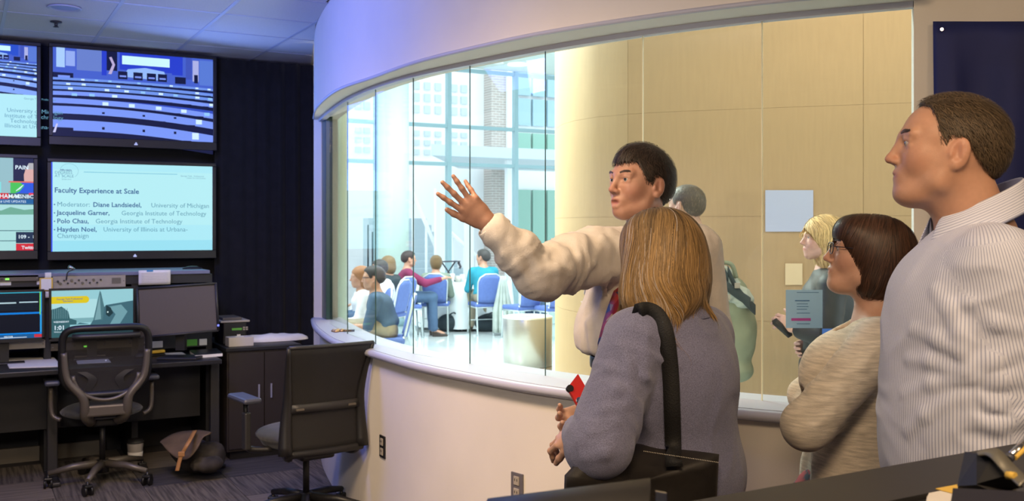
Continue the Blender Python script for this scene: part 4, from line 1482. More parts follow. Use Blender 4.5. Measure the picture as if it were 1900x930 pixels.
def shoulder_bag():
    q = P(1200, 920, 2.42)
    b = empty('shoulder_bag', tuple(q), 0, 'black shoulder bag with white stitching hanging behind the blonde woman', 'bag')
    # body of the bag: flat sack hanging behind the hip
    c = [P(1152, 822, 2.50), P(1337, 846, 2.40), P(1330, 985, 2.42), P(1045, 985, 2.36), P(1048, 885, 2.33), P(1085, 846, 2.34)]
    # front sheet, bulged, and back sheet
    cen = sum(c) / 6
    n = -Fv
    bm = MB()
    N = 40
    outline = []
    for i in range(6):
        for k in range(8):
            outline.append(along(c[i], c[(i + 1) % 6], k / 8))
    rows = []
    for s in (-1, 1):
        for r, h in ((1.0, 0.0), (0.96, 0.022), (0.8, 0.034), (0.5, 0.042), (0.15, 0.045)):
            row = [cen + (o - cen) * r + n * (h * s * .9 - .015) + n * 0.006 * float(vnoise(np.array([o * 9 + r * 3]))[0]) for o in outline]
            row.append(row[0]); rows.append(row)
        if s == -1: rows = rows[::-1]
    bm.sheet(rows)
    o = bm.build('pouch', M['bag_cloth'], b)
    bmesh_fill(o)
    # stitching along the top edge: short white dashes
    st = MB()
    a0 = P(1192, 834, 2.385) + n * .02; a1 = P(1331, 855, 2.34) + n * .02
    for k in range(44):
        t = k / 44
        st.tube([along(a0, a1, t), along(a0, a1, t + .012)], 0.0012, 5)
    so = st.build('stitching', M['thread'], b); so['kind'] = 'stuff'
    # strap: over the shoulder and down the back
    path = [(1188, 577), (1204, 576), (1222, 588), (1236, 622), (1244, 690), (1247, 760), (1249, 825)]
    front = [on_surface(BLAZER, a, b2, 0.012) for a, b2 in path] + [P(1250, 850, 2.37), P(1251, 866, 2.365)]
    front = [front[0] + Fv * .10 - np.array((0, 0, .10)), front[0] + Fv * .045 - np.array((0, 0, .012))] + front
    pts = spline(front, 6)
    rows = []
    for i, q2 in enumerate(pts):
        t = (pts[min(i + 1, len(pts) - 1)] - pts[max(i - 1, 0)]); t /= np.linalg.norm(t)
        s_ = np.cross(t, -Fv); s_ /= np.linalg.norm(s_)
        s_ = s_ + Fv * .25; s_ /= np.linalg.norm(s_)
        rows.append([q2 - s_ * 0.020, q2, q2 + s_ * 0.020])
    sp = MB().sheet(rows).build('strap', M['webbing'], b)
    md = sp.modifiers.new('solid', 'SOLIDIFY'); md.thickness = 0.004; md.offset = 0
    return b


def bmesh_fill(o):
    bm = bmesh.new(); bm.from_mesh(o.data)
    bmesh.ops.holes_fill(bm, edges=[e for e in bm.edges if e.is_boundary], sides=0)
    bmesh.ops.recalc_face_normals(bm, faces=bm.faces)
    bm.to_mesh(o.data); bm.free()
# ------------------------------------------------------------------ the setting
CEIL = 2.98
ZS, ZH = 0.955, 2.40         # sill and head of the curved window

# plan of the curved wall, in camera-aligned metres: glass line and room-side face
GL = [(-1.387, 7.25), (-1.231, 6.76), (-0.987, 6.07), (-0.764, 5.58), (-0.500, 5.14), (-0.200, 4.77), (0.147, 4.38), (0.53, 4.03), (0.939, 3.75), (1.415, 3.515)]
FC = [(-1.450, 7.30), (-1.290, 6.62), (-1.020, 5.82), (-0.740, 5.32), (-0.472, 4.85), (-0.19, 4.48), (0.110, 4.14), (0.50, 3.82), (0.90, 3.56), (1.40, 3.33)]
glp = spline([C2(a, b, 0) for a, b in GL], 6)
fcp = spline([C2(a, b, 0) for a, b in FC], 6)
NP = len(glp)


def off_path(path, d):
    out = []
    te = path[-1] - path[-2]; sg = -1.0 if np.array([te[1], -te[0], 0]) @ Fv > 0 else 1.0
    for i, p in enumerate(path):
        t = path[min(i + 1, len(path) - 1)] - path[max(i - 1, 0)]
        n = sg * np.array([t[1], -t[0], 0]); n /= np.linalg.norm(n)
        out.append(p + n * d)
    return out


def curved(name, inner, outer, z0, z1, m, parent=None, kind='structure', caps=True):
    """solid band between two plan lines"""
    b = MB(); bm = b.bm
    A = [[bm.verts.new((p[0], p[1], z)) for p in path] for path, z in ((inner, z0), (outer, z0), (outer, z1), (inner, z1))]
    n = len(inner)
    for r in range(4):
        for i in range(n - 1):
            f = bm.faces.new((A[r][i], A[r][i + 1], A[(r + 1) % 4][i + 1], A[(r + 1) % 4][i])); f.smooth = True
    bm.faces.new([A[r][0] for r in range(4)]); bm.faces.new([A[r][-1] for r in range(4)][::-1])
    bmesh.ops.recalc_face_normals(bm, faces=bm.faces)
    sharp = [e for e in bm.edges if len(e.link_faces) == 2 and e.calc_face_angle() > 0.6]
    for e in sharp: e.smooth = False
    o = b.build(name, m, parent)
    if kind: o['kind'] = kind
    return o


backp = off_path(glp, -0.12)
wr = curved('wall_right', backp, off_path(fcp, 0.0), ZH, CEIL + 0.02, M['wall'])
lower = off_path(fcp, -0.04)
curved('wall_front_low', backp, lower, 0.0, ZS - 0.045, M['wall'], wr, None).name = 'low_wall'
sill = curved('trim_1', off_path(glp, -0.14), off_path(fcp, 0.0), ZS - 0.045, ZS, M['trim'])
# rounded moulding along the head and the sill edge
bead = MB().tube([p + (0, 0, ZH + 0.010) for p in off_path(fcp, 0.000)], 0.010, 8).build('trim_2', M['trim']); bead['kind'] = 'structure'
bead = MB().tube([p + (0, 0, ZS - 0.022) for p in off_path(fcp, 0.004)], 0.020, 8).build('edge_bead', M['trim'], sill)
# head channel that holds the glass
curved('glazing_channel', off_path(glp, -0.02), off_path(glp, 0.02), ZH - 0.02, ZH, M['trim'], wr, None)
# left end post of the opening
e0, e1 = fcp[0], backp[0]
post = MB()
d = (fcp[0] - fcp[1]); d /= np.linalg.norm(d)
post.prism([fcp[0] + d * 0.03, fcp[0] - d * 0.0, glp[0] - d * 0.0, backp[0], backp[0] + d * .12, fcp[0] + d * .12 + (glp[0] - fcp[0]) * .5], 0, CEIL)
post.build('end_post', M['wall'], wr)
MB().prism([glp[0] - d * .0 + Rv * .005, glp[0] - d * .16 + Rv * .03, glp[0] - d * .16 + Rv * .075, glp[0] + Rv * .05], ZS, ZH).build('glass_stop', M['glass_edge'], wr)
# right of the opening the face runs on, flat
q0 = np.array(C2(1.415, 3.515, 0)); q1 = np.array(C2(3.6, 2.75, 0))
tdir = (q1 - q0) / np.linalg.norm(q1 - q0); nn = np.array([tdir[1], -tdir[0], 0])
if nn @ Fv > 0: nn = -nn
jf = q0 + nn * 0.03
MB().prism([jf, q1 + nn * .03, q1 - nn * .16, q0 - nn * .14], 0, CEIL).build('wall_right_plain', M['wall'], wr).name = 'plain_wall'

# window panes: each a flat sheet with its own edges
win = empty('window_1', tuple(glp[0]), kind='structure')
cuts = [612, 645, 697, 767, 872, 1012, 1193, 1414, 1696]
jp = []
for px in cuts:
    t = (px - 950.0) / FOCAL
    best = min(range(NP - 1), key=lambda i: 0 if (lambda a, b: (a - t) * (b - t) <= 0)((glp[i] @ Rv) / (glp[i] @ Fv), (glp[i + 1] @ Rv) / (glp[i + 1] @ Fv)) else 1)
    a, b = glp[best], glp[best + 1]
    fa = (a @ Rv) - t * (a @ Fv); fb = (b @ Rv) - t * (b @ Fv)
    jp.append(a + (b - a) * (fa / (fa - fb)) if fa != fb else b)
jp[-1] = glp[-1]
for i in range(len(jp) - 1):
    a, b = jp[i], jp[i + 1]
    t = (b - a) / np.linalg.norm(b - a); n = np.array([-t[1], t[0], 0])
    g = 0.0008
    m_ = MB().prism([a + t * g - n * .003, b - t * g - n * .003, b - t * g + n * .003, a + t * g + n * .003], ZS, ZH)
    m_.build('pane', M['glass'], win)
    if i > 0:
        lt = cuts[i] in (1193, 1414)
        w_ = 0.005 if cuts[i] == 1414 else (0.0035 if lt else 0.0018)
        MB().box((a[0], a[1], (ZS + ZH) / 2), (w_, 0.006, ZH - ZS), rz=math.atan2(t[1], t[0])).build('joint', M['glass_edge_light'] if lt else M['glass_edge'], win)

# back wall behind the screens, left wall, rear walls
def slab(name, c, s, m, kind='structure', rz=0.0):
    o = MB().box(c, s, rz).build(name, m); o['kind'] = kind; return o
slab('wall_back', (-0.20, 8.36, 1.5), (5.98, 0.1, 3.0), M['dark_wall'])
MB().prism([(2.305, 7.2), (2.345, 7.2), (2.80, 8.36), (2.71, 8.36)], 0, CEIL).build('return_wall', M['wall'], wr)
slab('wall_left', (-3.2, 3.2, 1.5), (0.1, 10.4, 3.0), M['wall'])
slab('wall_front', (0.8, -2.0, 1.5), (8.0, 0.1, 3.0), M['wall'])
slab('wall_side', (4.75, -0.6, 1.5), (0.1, 2.9, 3.0), M['wall'])

# floor: carpet tiles near the desks, plain beyond
room_poly = [(-3.25, -2.05), (4.80, -2.05), (4.80, 0.66), tuple(q1[:2]), *[tuple(p[:2]) for p in off_path(glp, -0.06)[::-1]], (2.34, 7.2), (2.78, 8.41), (-3.25, 8.41)]
fl = MB().prism(room_poly, -0.05, -0.011).build('floor', M['carpet_a']); fl['kind'] = 'structure'


def clip_room(poly):
    c = np.mean(poly, axis=0)
    i = min(range(NP - 1), key=lambda k: np.linalg.norm((fcp[k][:2] + fcp[k + 1][:2]) / 2 - c))
    a, b = fcp[i][:2], fcp[i + 1][:2]
    if i == 0: b = b; 
    t = b - a; n = np.array([t[1], -t[0]])
    if n @ Fv[:2] > 0: n = -n
    out = []
    for k in range(len(poly)):
        p, q = np.array(poly[k]), np.array(poly[(k + 1) % len(poly)])
        dp, dq = (p - a) @ n, (q - a) @ n
        if dp >= 0: out.append(tuple(p))
        if dp * dq < 0: out.append(tuple(p + (q - p) * dp / (dp - dq)))
    return out
TS = 0.5
k = 0
for i in range(-5, 7):
    for j in range(9, 17):
        x, y = (i + .5) * TS, (j + .5) * TS
        c = np.array([x, y, 0]); d_ = c @ Fv; t = (c @ Rv) / d_
        px = 950 + t * FOCAL
        if px < -120 or px > 800: continue
        mm = [M['carpet_a'], M['carpet_b'], M['carpet_a'], M['carpet_c']][(i * 2 + j * 3 + (i * j) % 3) % 4]
        w2 = 0.248
        pl = clip_room([(x - w2, y - w2), (x + w2, y - w2), (x + w2, y + w2), (x - w2, y + w2)])
        if len(pl) < 3: continue
        MB().prism(pl, -0.012, -0.001).build('carpet_tile', mm, fl)

# ceiling: tiles in a T-bar grid
ce = MB().prism(room_poly, CEIL + 0.018, CEIL + 0.06).build('ceiling', M['tile']); ce['kind'] = 'structure'
U0, V0, CT = 0.865, 6.49, 0.61
for i in range(-5, 6):
    for j in range(-4, 4):
        x, y = U0 + (i + .5) * CT, V0 + (j + .5) * CT
        y1 = min(y + CT / 2, 8.30)
        y0 = y - CT / 2
        if y1 - y0 < 0.05: continue
        c = np.array([x, y, 0]); px = 950 + (c @ Rv) / (c @ Fv) * FOCAL
        if px < -150 or px > 760: continue
        hx = CT / 2 - .011
        pl = clip_room([(x - hx, y0 + .011), (x + hx, y0 + .011), (x + hx, y1 - .011), (x - hx, y1 - .011)])
        if len(pl) < 3: continue
        MB().prism(pl, CEIL + 0.002, CEIL + 0.018).build('ceiling_tile', M['tile'], ce)
tb = MB()
for i in range(-6, 4):
    x = U0 + i * CT
    pl = clip_room([(x - .011, 4.0), (x + .011, 4.0), (x + .011, 8.3), (x - .011, 8.3)])
    if x > 2.3: continue
    if len(pl) > 2: tb.prism(pl, CEIL - 0.001, CEIL + 0.006)
for j in range(-4, 4):
    y = V0 + j * CT
    cr_ = [p for p in fcp if abs(p[1] - y) < .12]
    xr = min([p[0] for p in cr_]) if cr_ else (2.4 if y > 7 else 3.0)
    if y > 8.3: continue
    tb.box(((xr - 3.1) / 2, y, CEIL + 0.0025), (xr + 3.1, 0.022, 0.0065))
tb.build('ceiling_grid', M['tbar'], ce)
q = P(120, 14, 1850 * (CEIL - EYE) / 411)
dl = empty('ceiling_downlight', (q[0], q[1], CEIL), 0, 'round recessed downlight in the ceiling above the wall screens', 'light')
MB().lathe([(0.098, 0.0), (0.100, -0.006), (0.088, -0.010), (0.080, 0.0)], (q[0], q[1], CEIL)).build('rim', M['tbar'], dl)
MB().lathe([(0.0, -0.001), (0.080, -0.002)], (q[0], q[1], CEIL)).build('diffuser', mat('diffuser', (0.25, 0.3, 0.5), 0.4), dl)
q = P(104, 40, 1850 * (CEIL - EYE) / 385)
sp = empty('fire_sprinkler', (q[0], q[1], CEIL), 0, 'small fire sprinkler head hanging from the ceiling tiles', 'sprinkler')
MB().lathe([(0.035, 0), (0.038, -0.006), (0.012, -0.012), (0.010, -0.03), (0.016, -0.034), (0.02, -0.037), (0.0, -0.04)], (q[0], q[1], CEIL), 16).build('escutcheon', M['knob'], sp)

# curtain, pleated, hung from the ceiling to the floor
def curtain(x0, x1, y, name, label, amp=0.035, per=0.11):
    n = 220; rows = []
    xs = np.linspace(x0, x1, n)
    for z in (0.02, 0.5, 1.0, 1.6, 2.2, 2.7, 2.965):
        k = 1.25 - 0.15 * z
        ph = vnoise(np.stack((xs * 3, xs * 0 + z * .12, xs * 0), 1)) * 2.2
        ph = ph + 3.5 * vnoise(np.stack((xs * 6, xs * 0, xs * 0 + 5), 1))
        yy = y - amp * k * (1 + np.sin(xs / per * 2 * PI + ph)) * (0.6 + 0.4 * vnoise(np.stack((xs * 2, xs * 0, xs * 0), 1)))
        rows.append([(a, b_, z) for a, b_ in zip(xs, yy)])
    o = MB().sheet(rows).build(name, M['curtain'])
    o.modifiers.new('solid', 'SOLIDIFY').thickness = 0.006
    tag(o, label, 'curtain')
    return o
c0 = onY(398, 300, 8.1); c1 = onY(600, 300, 8.1)
cu = curtain(1.78, 2.68, 8.12, 'curtain', 'black floor-length pleated curtain right of the wall screens')

# power outlets on the low curved wall
def on_low(px, py):
    t = (px - 950.0) / FOCAL
    for i in range(NP - 1):
        a, b = lower[i], lower[i + 1]
        fa = (a @ Rv) - t * (a @ Fv); fb = (b @ Rv) - t * (b @ Fv)
        if fa * fb <= 0:
            q = a + (b - a) * (fa / (fa - fb)); tt = (b - a) / np.linalg.norm(b - a)
            dd = q @ Fv
            return np.array([q[0], q[1], EYE + (HORIZ - py) / FOCAL * dd]), tt
    return None


def outlet(px, py, label, plate):
    q, t = on_low(px, py)
    n = np.array([t[1], -t[0], 0]);
    if n @ Fv > 0: n = -n
    rz = math.atan2(t[1], t[0])
    e = empty('power_outlet', tuple(q), 0, label, 'outlet', 'outlets on the low curved wall')
    c = q + n * 0.004
    MB().box(c, (0.075, 0.008, 0.118), rz, bev=.002).build('cover_plate', plate, e)
    for dz in (0.026, -0.026):
        MB().box(c + n * 0.005 + (0, 0, dz), (0.034, 0.006, 0.038), rz, bev=.002).build('socket', M['beige_metal'], e)
        s = MB()
        for dx in (-.007, .007): s.box(c + n * 0.0085 + t * dx + (0, 0, dz + .004), (0.003, 0.002, 0.011), rz)
        s.build('slots', M['knob'], e)


outlet(711, 829, 'black duplex outlet on the beige low wall beside the mesh chair', M['plastic_black'])
outlet(961, 903, 'grey duplex outlet on the beige low wall near the bottom edge', mat('outlet_grey', (0.11, 0.10, 0.11), .5))

# blue banner hung on the plain wall
ban = empty('banner', tuple(q0 + tdir * .3), 0, 'dark navy cloth banner pinned to the grey wall behind the tall man', 'banner')
b0 = q0 + nn * 0.05
def wallpt(px, py, o_=0.05):
    t = (px - 950.0) / FOCAL; b0 = q0 + nn * o_
    s = (t * (b0 @ Fv) - (b0 @ Rv)) / ((tdir @ Rv) - t * (tdir @ Fv))
    q = b0 + tdir * s
    return np.array([q[0], q[1], EYE + (HORIZ - py) / FOCAL * (q @ Fv)])
rows = []
for r in np.linspace(0, 1, 26):
    row = []
    for c in np.linspace(0, 1, 40):
        px = 1731 + (10 * r) + (2080 - 1731) * c
        py = 40 + 700 * r
        o_ = 0.055 + 0.014 * math.sin(c * 17 + r * 3.0) * min(1, r * 6) + 0.012 * math.exp(-((c - .10 - .10 * r) / .03) ** 2) * min(1, r * 4)
        row.append(wallpt(px, py, o_))
    rows.append(row)
MB().sheet(rows).build('cloth', M['banner'], ban).modifiers.new('s', 'SOLIDIFY').thickness = 0.003
g_ = wallpt(1747, 56, 0.06)
MB().tube([g_ + nn * .012, g_ + nn * .018], 0.006, 10).build('grommet', M['chrome'], ban)

# pale baseboard strip under the desk back
o = MB().box((-0.4, 7.62, 0.05), (2.6, 0.03, 0.10)).build('baseboard_back', mat('vinyl_base', (0.17, 0.15, 0.12), .6)); o['kind'] = 'structure'

# ------------------------------------------------------------------ lobby
LC = 4.85
WY = 18.0
lf = MB().prism([(-9, 8.45), (2.82, 8.45), (2.36, 7.2), *[(p[0], p[1]) for p in off_path(glp, -0.10)], (5.5, -0.5), (16, -0.5), (16, WY), (-9, WY)], -0.06, 0.0).build('floor_lobby', M['lobby_floor'])
lf.name = 'floor.001'; lf['kind'] = 'structure'
# ceiling over the back of the hall only; high daylight comes in beside it
lcx = MB().prism([(-9, 12.0), (16, 12.0), (16, WY), (-9, WY)], LC, LC + 0.1).build('ceiling.001', M['lobby_ceiling']); lcx['kind'] = 'structure'
for px, py in ((960, 118), (925, 115)):
    dd = 1850 * (LC - EYE) / (425 - py)
    q = P(px, py, dd)
    e = empty('recessed_lamp', (q[0], q[1], LC), 0, 'white recessed ceiling lamp in the lobby, ' + ('right one' if px == 960 else 'smaller left one'), 'light', 'lobby ceiling lamps')
    r = .19 if px == 960 else .10
    MB().lathe([(r, 0), (r * 1.05, -0.03), (r * .8, -0.035), (r * .7, -0.01), (0, -0.01)], (q[0], q[1], LC)).build('lamp_ring', emis('lamp_glow', (1, 1, 1), 1.2) if px == 960 else M['white_wall'], e)

# unseen glass roof over the hall front, made up to admit sky light
sk = empty('window_3', (3, 6, LC), kind='structure')
rc = MB().prism([(2.2, -0.5), (16, -0.5), (16, 8.6), (2.2, 8.6)], LC, LC + .1).build('ceiling.002', M['lobby_ceiling']); rc['kind'] = 'structure'  # unseen solid roof put in to keep sky light off the veneer wall
for i in range(8):
    yb = -0.5 if i < 3 else 8.62
    MB().prism([(-9 + i * 3.125 + .04, yb), (-9 + (i + 1) * 3.125 - .04, yb), (-9 + (i + 1) * 3.125 - .04, 11.9), (-9 + i * 3.125 + .04, 11.9)], LC + .05, LC + 0.07).build('pane', M['lobby_glass'], sk)
    MB().box((-9 + i * 3.125, 5.7, LC + .06), (.08, 12.4, .14)).build('roof_beam', M['lobby_frame'], sk)

# window wall of the hall: mullions and panes
fw = empty('window_2', (0, WY, 0), kind='structure')
mull = [700, 832, 956, 1085]
xs = [onY(px, 200, WY)[0] for px in mull]
step = (xs[2] - xs[1])
X = [xs[1] + step * k for k in range(-4, 6)]
ZL = [onY(900, 238, WY)[2], onY(900, 307, WY)[2]]
zs_ = [0.0] + sorted(ZL) + [LC - .02]
for x in X:
    MB().box((x, WY, LC / 2), (0.085, 0.12, LC)).build('mullion', M['lobby_frame'], fw)
for a, b in zip(X[:-1], X[1:]):
    for z in sorted(ZL) + [LC - 0.06]:
        MB().box(((a + b) / 2, WY, z), (b - a - 0.085, 0.10, 0.07)).build('transom', M['lobby_frame'], fw)
    for z0, z1 in zip(zs_[:-1], zs_[1:]):
        MB().box(((a + b) / 2, WY + .02, (z0 + z1) / 2), (b - a - 0.085, 0.012, z1 - z0 - .07)).build('pane', M['lobby_glass'], fw)

# columns of the hall
def column(px, d, r, label):
    q = P(px, 500, d)
    e = empty('column', (q[0], q[1], 0), 0, label, 'column', 'columns of the lobby')
    MB().lathe([(r * 1.0, 0.0), (r, LC)], (q[0], q[1], 0), 40).build('shaft', M['column'], e)
    MB().lathe([(r * 1.06, 0.0), (r * 1.06, 0.12), (r * 1.0, 0.13)], (q[0], q[1], 0), 40).build('base_ring', M['lobby_frame'], e)
column(730, 16.6, 0.255, 'round pale green column behind the seated lobby guests')
column(626, 9.0, 0.085, 'slim pale column just inside the left end of the curved window')

# veneer-clad curved wall across the corridor
vp = [C2(*q, 0) for q in ((0.66, 10.4), (0.40, 8.6), (0.335, 7.65), (0.40, 7.1), (0.62, 6.72), (0.95, 6.5), (1.5, 6.3), (2.4, 6.0), (3.6, 5.6))]
vpath = spline(vp, 6)
vw = curved('wall_veneer', off_path(vpath, -0.20), off_path(vpath, -0.012), 0, LC, M['veneer']); vw.name = 'wall_corridor'
# its cladding panels: each a separate sheet with a fine joint
def plen(path): return np.concatenate(([0], np.cumsum([np.linalg.norm(b - a) for a, b in zip(path[:-1], path[1:])])))
Lc = plen(vpath)
def at_len(path, L, s):
    i = min(max(np.searchsorted(L, s) - 1, 0), len(path) - 2)
    f = (s - L[i]) / (L[i + 1] - L[i])
    return path[i] + (path[i + 1] - path[i]) * f
def len_at_px(px):
    t = (px - 950.0) / FOCAL
    c = [(i, (vpath[i] @ Rv) / (vpath[i] @ Fv)) for i in range(len(vpath))]
    for i in range(12, len(vpath) - 1):
        if c[i][1] <= t <= c[i + 1][1]:
            return Lc[i] + (Lc[i + 1] - Lc[i]) * (t - c[i][1]) / (c[i + 1][1] - c[i][1])
    return Lc[-1]
cutL = [0.0, 1.9] + [len_at_px(px) for px in (1165, 1602)] + [Lc[-1]]
zc = [0.0, 1.02, 1.68, 2.36, 3.4, LC]
for a, b in zip(cutL[:-1], cutL[1:]):
    seg = [at_len(vpath, Lc, s) for s in np.linspace(a + 0.001, b - 0.001, 9)]
    for z0, z1 in zip(zc[:-1], zc[1:]):
        zz0, zz1 = z0 + .0006, z1 - .0006
        curved('veneer_panel', off_path(seg, -0.012), off_path(seg, 0.0), zz0, zz1, M['veneer'], vw, None)

# ------------------------------------------------------------------ outdoors beyond the hall
gr = MB().prism([(-22, WY + .1), (22, WY + .1), (22, 60), (-22, 60)], -0.12, -0.02).build('ground', mat('paving', (0.62, 0.62, 0.62), .8)); gr['kind'] = 'structure'


def rect_on(px0, px1, z0, z1, Y, th, m, name, par=None, Yo=0.0):
    a = onY(px0, 400, Y); b = onY(px1, 400, Y)
    return MB().box(((a[0] + b[0]) / 2, Y + th / 2 + Yo, (z0 + z1) / 2), (abs(b[0] - a[0]), th, z1 - z0)).build(name, m, par)


def zat(px, py, Y): return onY(px, py, Y)[2]


B = empty('academic_building', tuple(onY(880, 425, 27)) , 0, 'white and brick building across the courtyard seen through the hall windows', 'building')
B.location = (onY(880, 425, 27)[0], 27, 0)
YB = 27.0
rect_on(560, 912, -.1, 14, YB, .5, M['white_wall'], 'white_facade', B)
rect_on(912, 942, -.1, 14, YB - .5, 1.0, M['brick'], 'brick_pier', B)
rect_on(942, 956, -.1, 14, YB - .6, 1.0, M['white_wall'], 'white_pilaster', B)
green = mat('green_glazing', (0.24, 0.46, 0.38), .3)
bluep = mat('blue_glazing', (0.33, 0.50, 0.58), .15)
cols_ = [(958, 985), (989, 1012), (1016, 1034), (1038, 1060)]
rowsz = [(zat(980, 430, YB), zat(980, 352, YB), green), (zat(980, 300, YB), zat(980, 246, YB), green), (zat(980, 232, YB), zat(980, 182, YB), bluep), (zat(980, 176, YB), zat(980, 130, YB), bluep)]
rect_on(956, 1090, -.1, 14, YB + .3, .3, M['white_wall'], 'window_wall', B)
for a, b in cols_:
    for z0, z1, m_ in rowsz:
        rect_on(a, b, z0 if m_ is not green or z0 > 2 else 0.2, z1, YB + .15, .1, m_, 'window', B)
# faint window grid in the white facade
pale = mat('pale_glazing', (0.52, 0.60, 0.64), .3)
for a in (660, 676, 745, 768, 788, 808, 838, 856):
    for z0, z1 in ((zat(800, 215, YB), zat(800, 150, YB)), (zat(800, 292, YB), zat(800, 240, YB))):
        zz = np.linspace(z0, z1, 4)
        for u0, u1 in zip(zz[:-1], zz[1:]):
            rect_on(a, a + 11, u0 + .06, u1 - .06, YB - .06, .1, pale, 'window', B)
can = tag(MB().prism([tuple(onY(800, 300, 22.0)[:2]), tuple(onY(1075, 300, 22.0)[:2]), tuple(onY(1075, 300, 26.4)[:2]), tuple(onY(850, 300, 26.4)[:2])], zat(900, 292, 22.0), zat(900, 272, 22.0)).build('canopy', mat('canopy_soffit', (0.60, 0.70, 0.75), .7)), 'flat white entrance canopy in front of the building across the courtyard', 'canopy')
for px in (944, 1070):
    q = onY(px, 400, 22.6)
    MB().box((q[0], 22.6, zat(900, 292, 22) / 2), (.16, .16, zat(900, 292, 22) - .005)).build('canopy_post', M['white_wall'], can)
# outdoor stairs with white rails
st = empty('outdoor_stairs', (onY(820, 425, 20.5)[0], 20.5, 0), 0, 'grey outdoor steps with white handrails outside the hall windows', 'stairs')
x0 = onY(768, 425, 20.5)[0]; x1 = onY(884, 425, 20.5)[0]
for k in range(11):
    z = 0.17 * (k + 1)
    MB().box(((x0 + x1) / 2, 20.3 + 0.3 * k + .2, z / 2 - .02), (x1 - x0, 0.4, z + .04)).build('step', M['grey_out'], st)
for px0, px1 in ((760, 822), (834, 890), (706, 760)):
    a = onY(px0, 345 if px0 < 830 else 430, 20.6); b = onY(px1, 490 if px0 < 830 else 482, 20.2)
    pts = [a, b]
    MB().tube(pts, 0.045, 8).build('handrail', M['white_wall'], st)
    for t in (0.1, .5, .9):
        q = along(a, b, t)
        MB().tube([(q[0], q[1], max(0.0, q[2] - 1.6)), tuple(q)], 0.028, 6).build('baluster', M['white_wall'], st)
for px in (818, 870):
    q = onY(px, 425, 20.1)
    MB().box((q[0], 20.1, 1.25), (.28 if px == 818 else .18, .12, 2.5)).build('newel', M['white_wall'], st)
# ------------------------------------------------------------------ wall screens
def tv(name_label, corners_px, Y, pic, size=None, cat='screen'):
    """corners_px: screen (x0, y0, x1, y1) as seen; plane y=Y. pic(draw) paints in 0..1"""
    x0, y0, x1, y1 = corners_px
    a = onY(x0, y0[0] if isinstance(y0, tuple) else y0, Y); b = onY(x1, y0[1] if isinstance(y0, tuple) else y0, Y)
    c = onY(x0, y1[0] if isinstance(y1, tuple) else y1, Y)
    W = b[0] - a[0]; top = (a[2] + b[2]) / 2; bot = c[2]
    Hh = top - bot
    e = empty('wall_screen', (a[0] + W / 2, Y + .05, bot - .07), 0, name_label, cat, 'wall screens')
    cx = a[0] + W / 2; cz = (top + bot) / 2
    b1 = 0.028; b2 = 0.065
    f = MB()
    f.box((cx, Y + .012, top + b1 / 2), (W + 2 * b1, .045, b1), bev=.004)
    f.box((cx, Y + .012, bot - b2 / 2), (W + 2 * b1, .045, b2), bev=.004)
    for s in (-1, 1): f.box((cx + s * (W / 2 + b1 / 2), Y + .012, cz), (b1, .045, Hh), bev=.004)
    f.build('bezel', M['tv_black'], e)
    MB().box((cx, Y + .06, cz), (W + .02, .08, Hh + .02), bev=.01).build('housing', M['tv_black'], e)
    MB().box((cx, Y + .22, cz), (.3, .25, .3)).build('wall_mount', M['rack'], e)
    lg = MB(); lg.prism([(cx - .012, Y - .0125), (cx + .012, Y - .0125), (cx + .012, Y - .0105), (cx - .012, Y - .0105)], bot - .046, bot - .036)
    lg.prism([(cx - .005, Y - .0125), (cx + .006, Y - .0125), (cx + .006, Y - .0105), (cx - .005, Y - .0105)], bot - .036, bot - .026)
    lg.build('emblem', M['logo_metal'], e)
    scr = MB().box((cx, Y + .008, cz), (W, .012, Hh)).build('panel', M['tv_black'], e)
    d = Draw(a[0], bot, W, Hh, Y + .001)
    pic(d)
    d.build(e)
    return e


class Draw:
    """flat print of a screen: coloured shapes in one sheet, lettering on top"""
    def __init__(s, x, z, W, H, Y):
        s.x, s.z, s.W, s.H, s.Y = x, z, W, H, Y
        s.V = []; s.F = []; s.C = []; s.n = 0; s.txt = []; s.lay = 0

    def poly(s, pts, col):
        s.lay += 1
        y = s.Y - 0.00003 * s.lay
        i = len(s.V)
        for u, v in pts: s.V.append((s.x + u * s.W, y, s.z + v * s.H))
        s.F.append(tuple(range(i, i + len(pts)))); s.C.append(col)

    def rect(s, u0, v0, u1, v1, col): s.poly([(u0, v0), (u1, v0), (u1, v1), (u0, v1)], col)

    def text(s, t, u, v, h, m, bold=False): s.txt.append((t, u, v, h, m, bold))

    def build(s, par, rot=None, name='picture', gain=1.0):
        me = bpy.data.meshes.new(name)
        me.from_pydata(s.V, [], s.F)
        a = me.attributes.new('Col', 'FLOAT_COLOR', 'FACE')
        a.data.foreach_set('color', np.array([(c[0] * gain, c[1] * gain, c[2] * gain, 1) for c in s.C], np.float32).ravel())
        if rot is not None: me.transform(rot)
        link(name, me, M['pic'], par)
        yt = s.Y - 0.00003 * (s.lay + 3)
        for t, u, v, h, m, bold in s.txt:
            tm = text_mesh(t, h * s.H, bold)
            tm.transform(Matrix.Translation((s.x + u * s.W, yt, s.z + v * s.H)) @ Matrix.Rotation(PI / 2, 4, 'X'))
            if rot is not None: tm.transform(rot)
            link('lettering', tm, m, par)


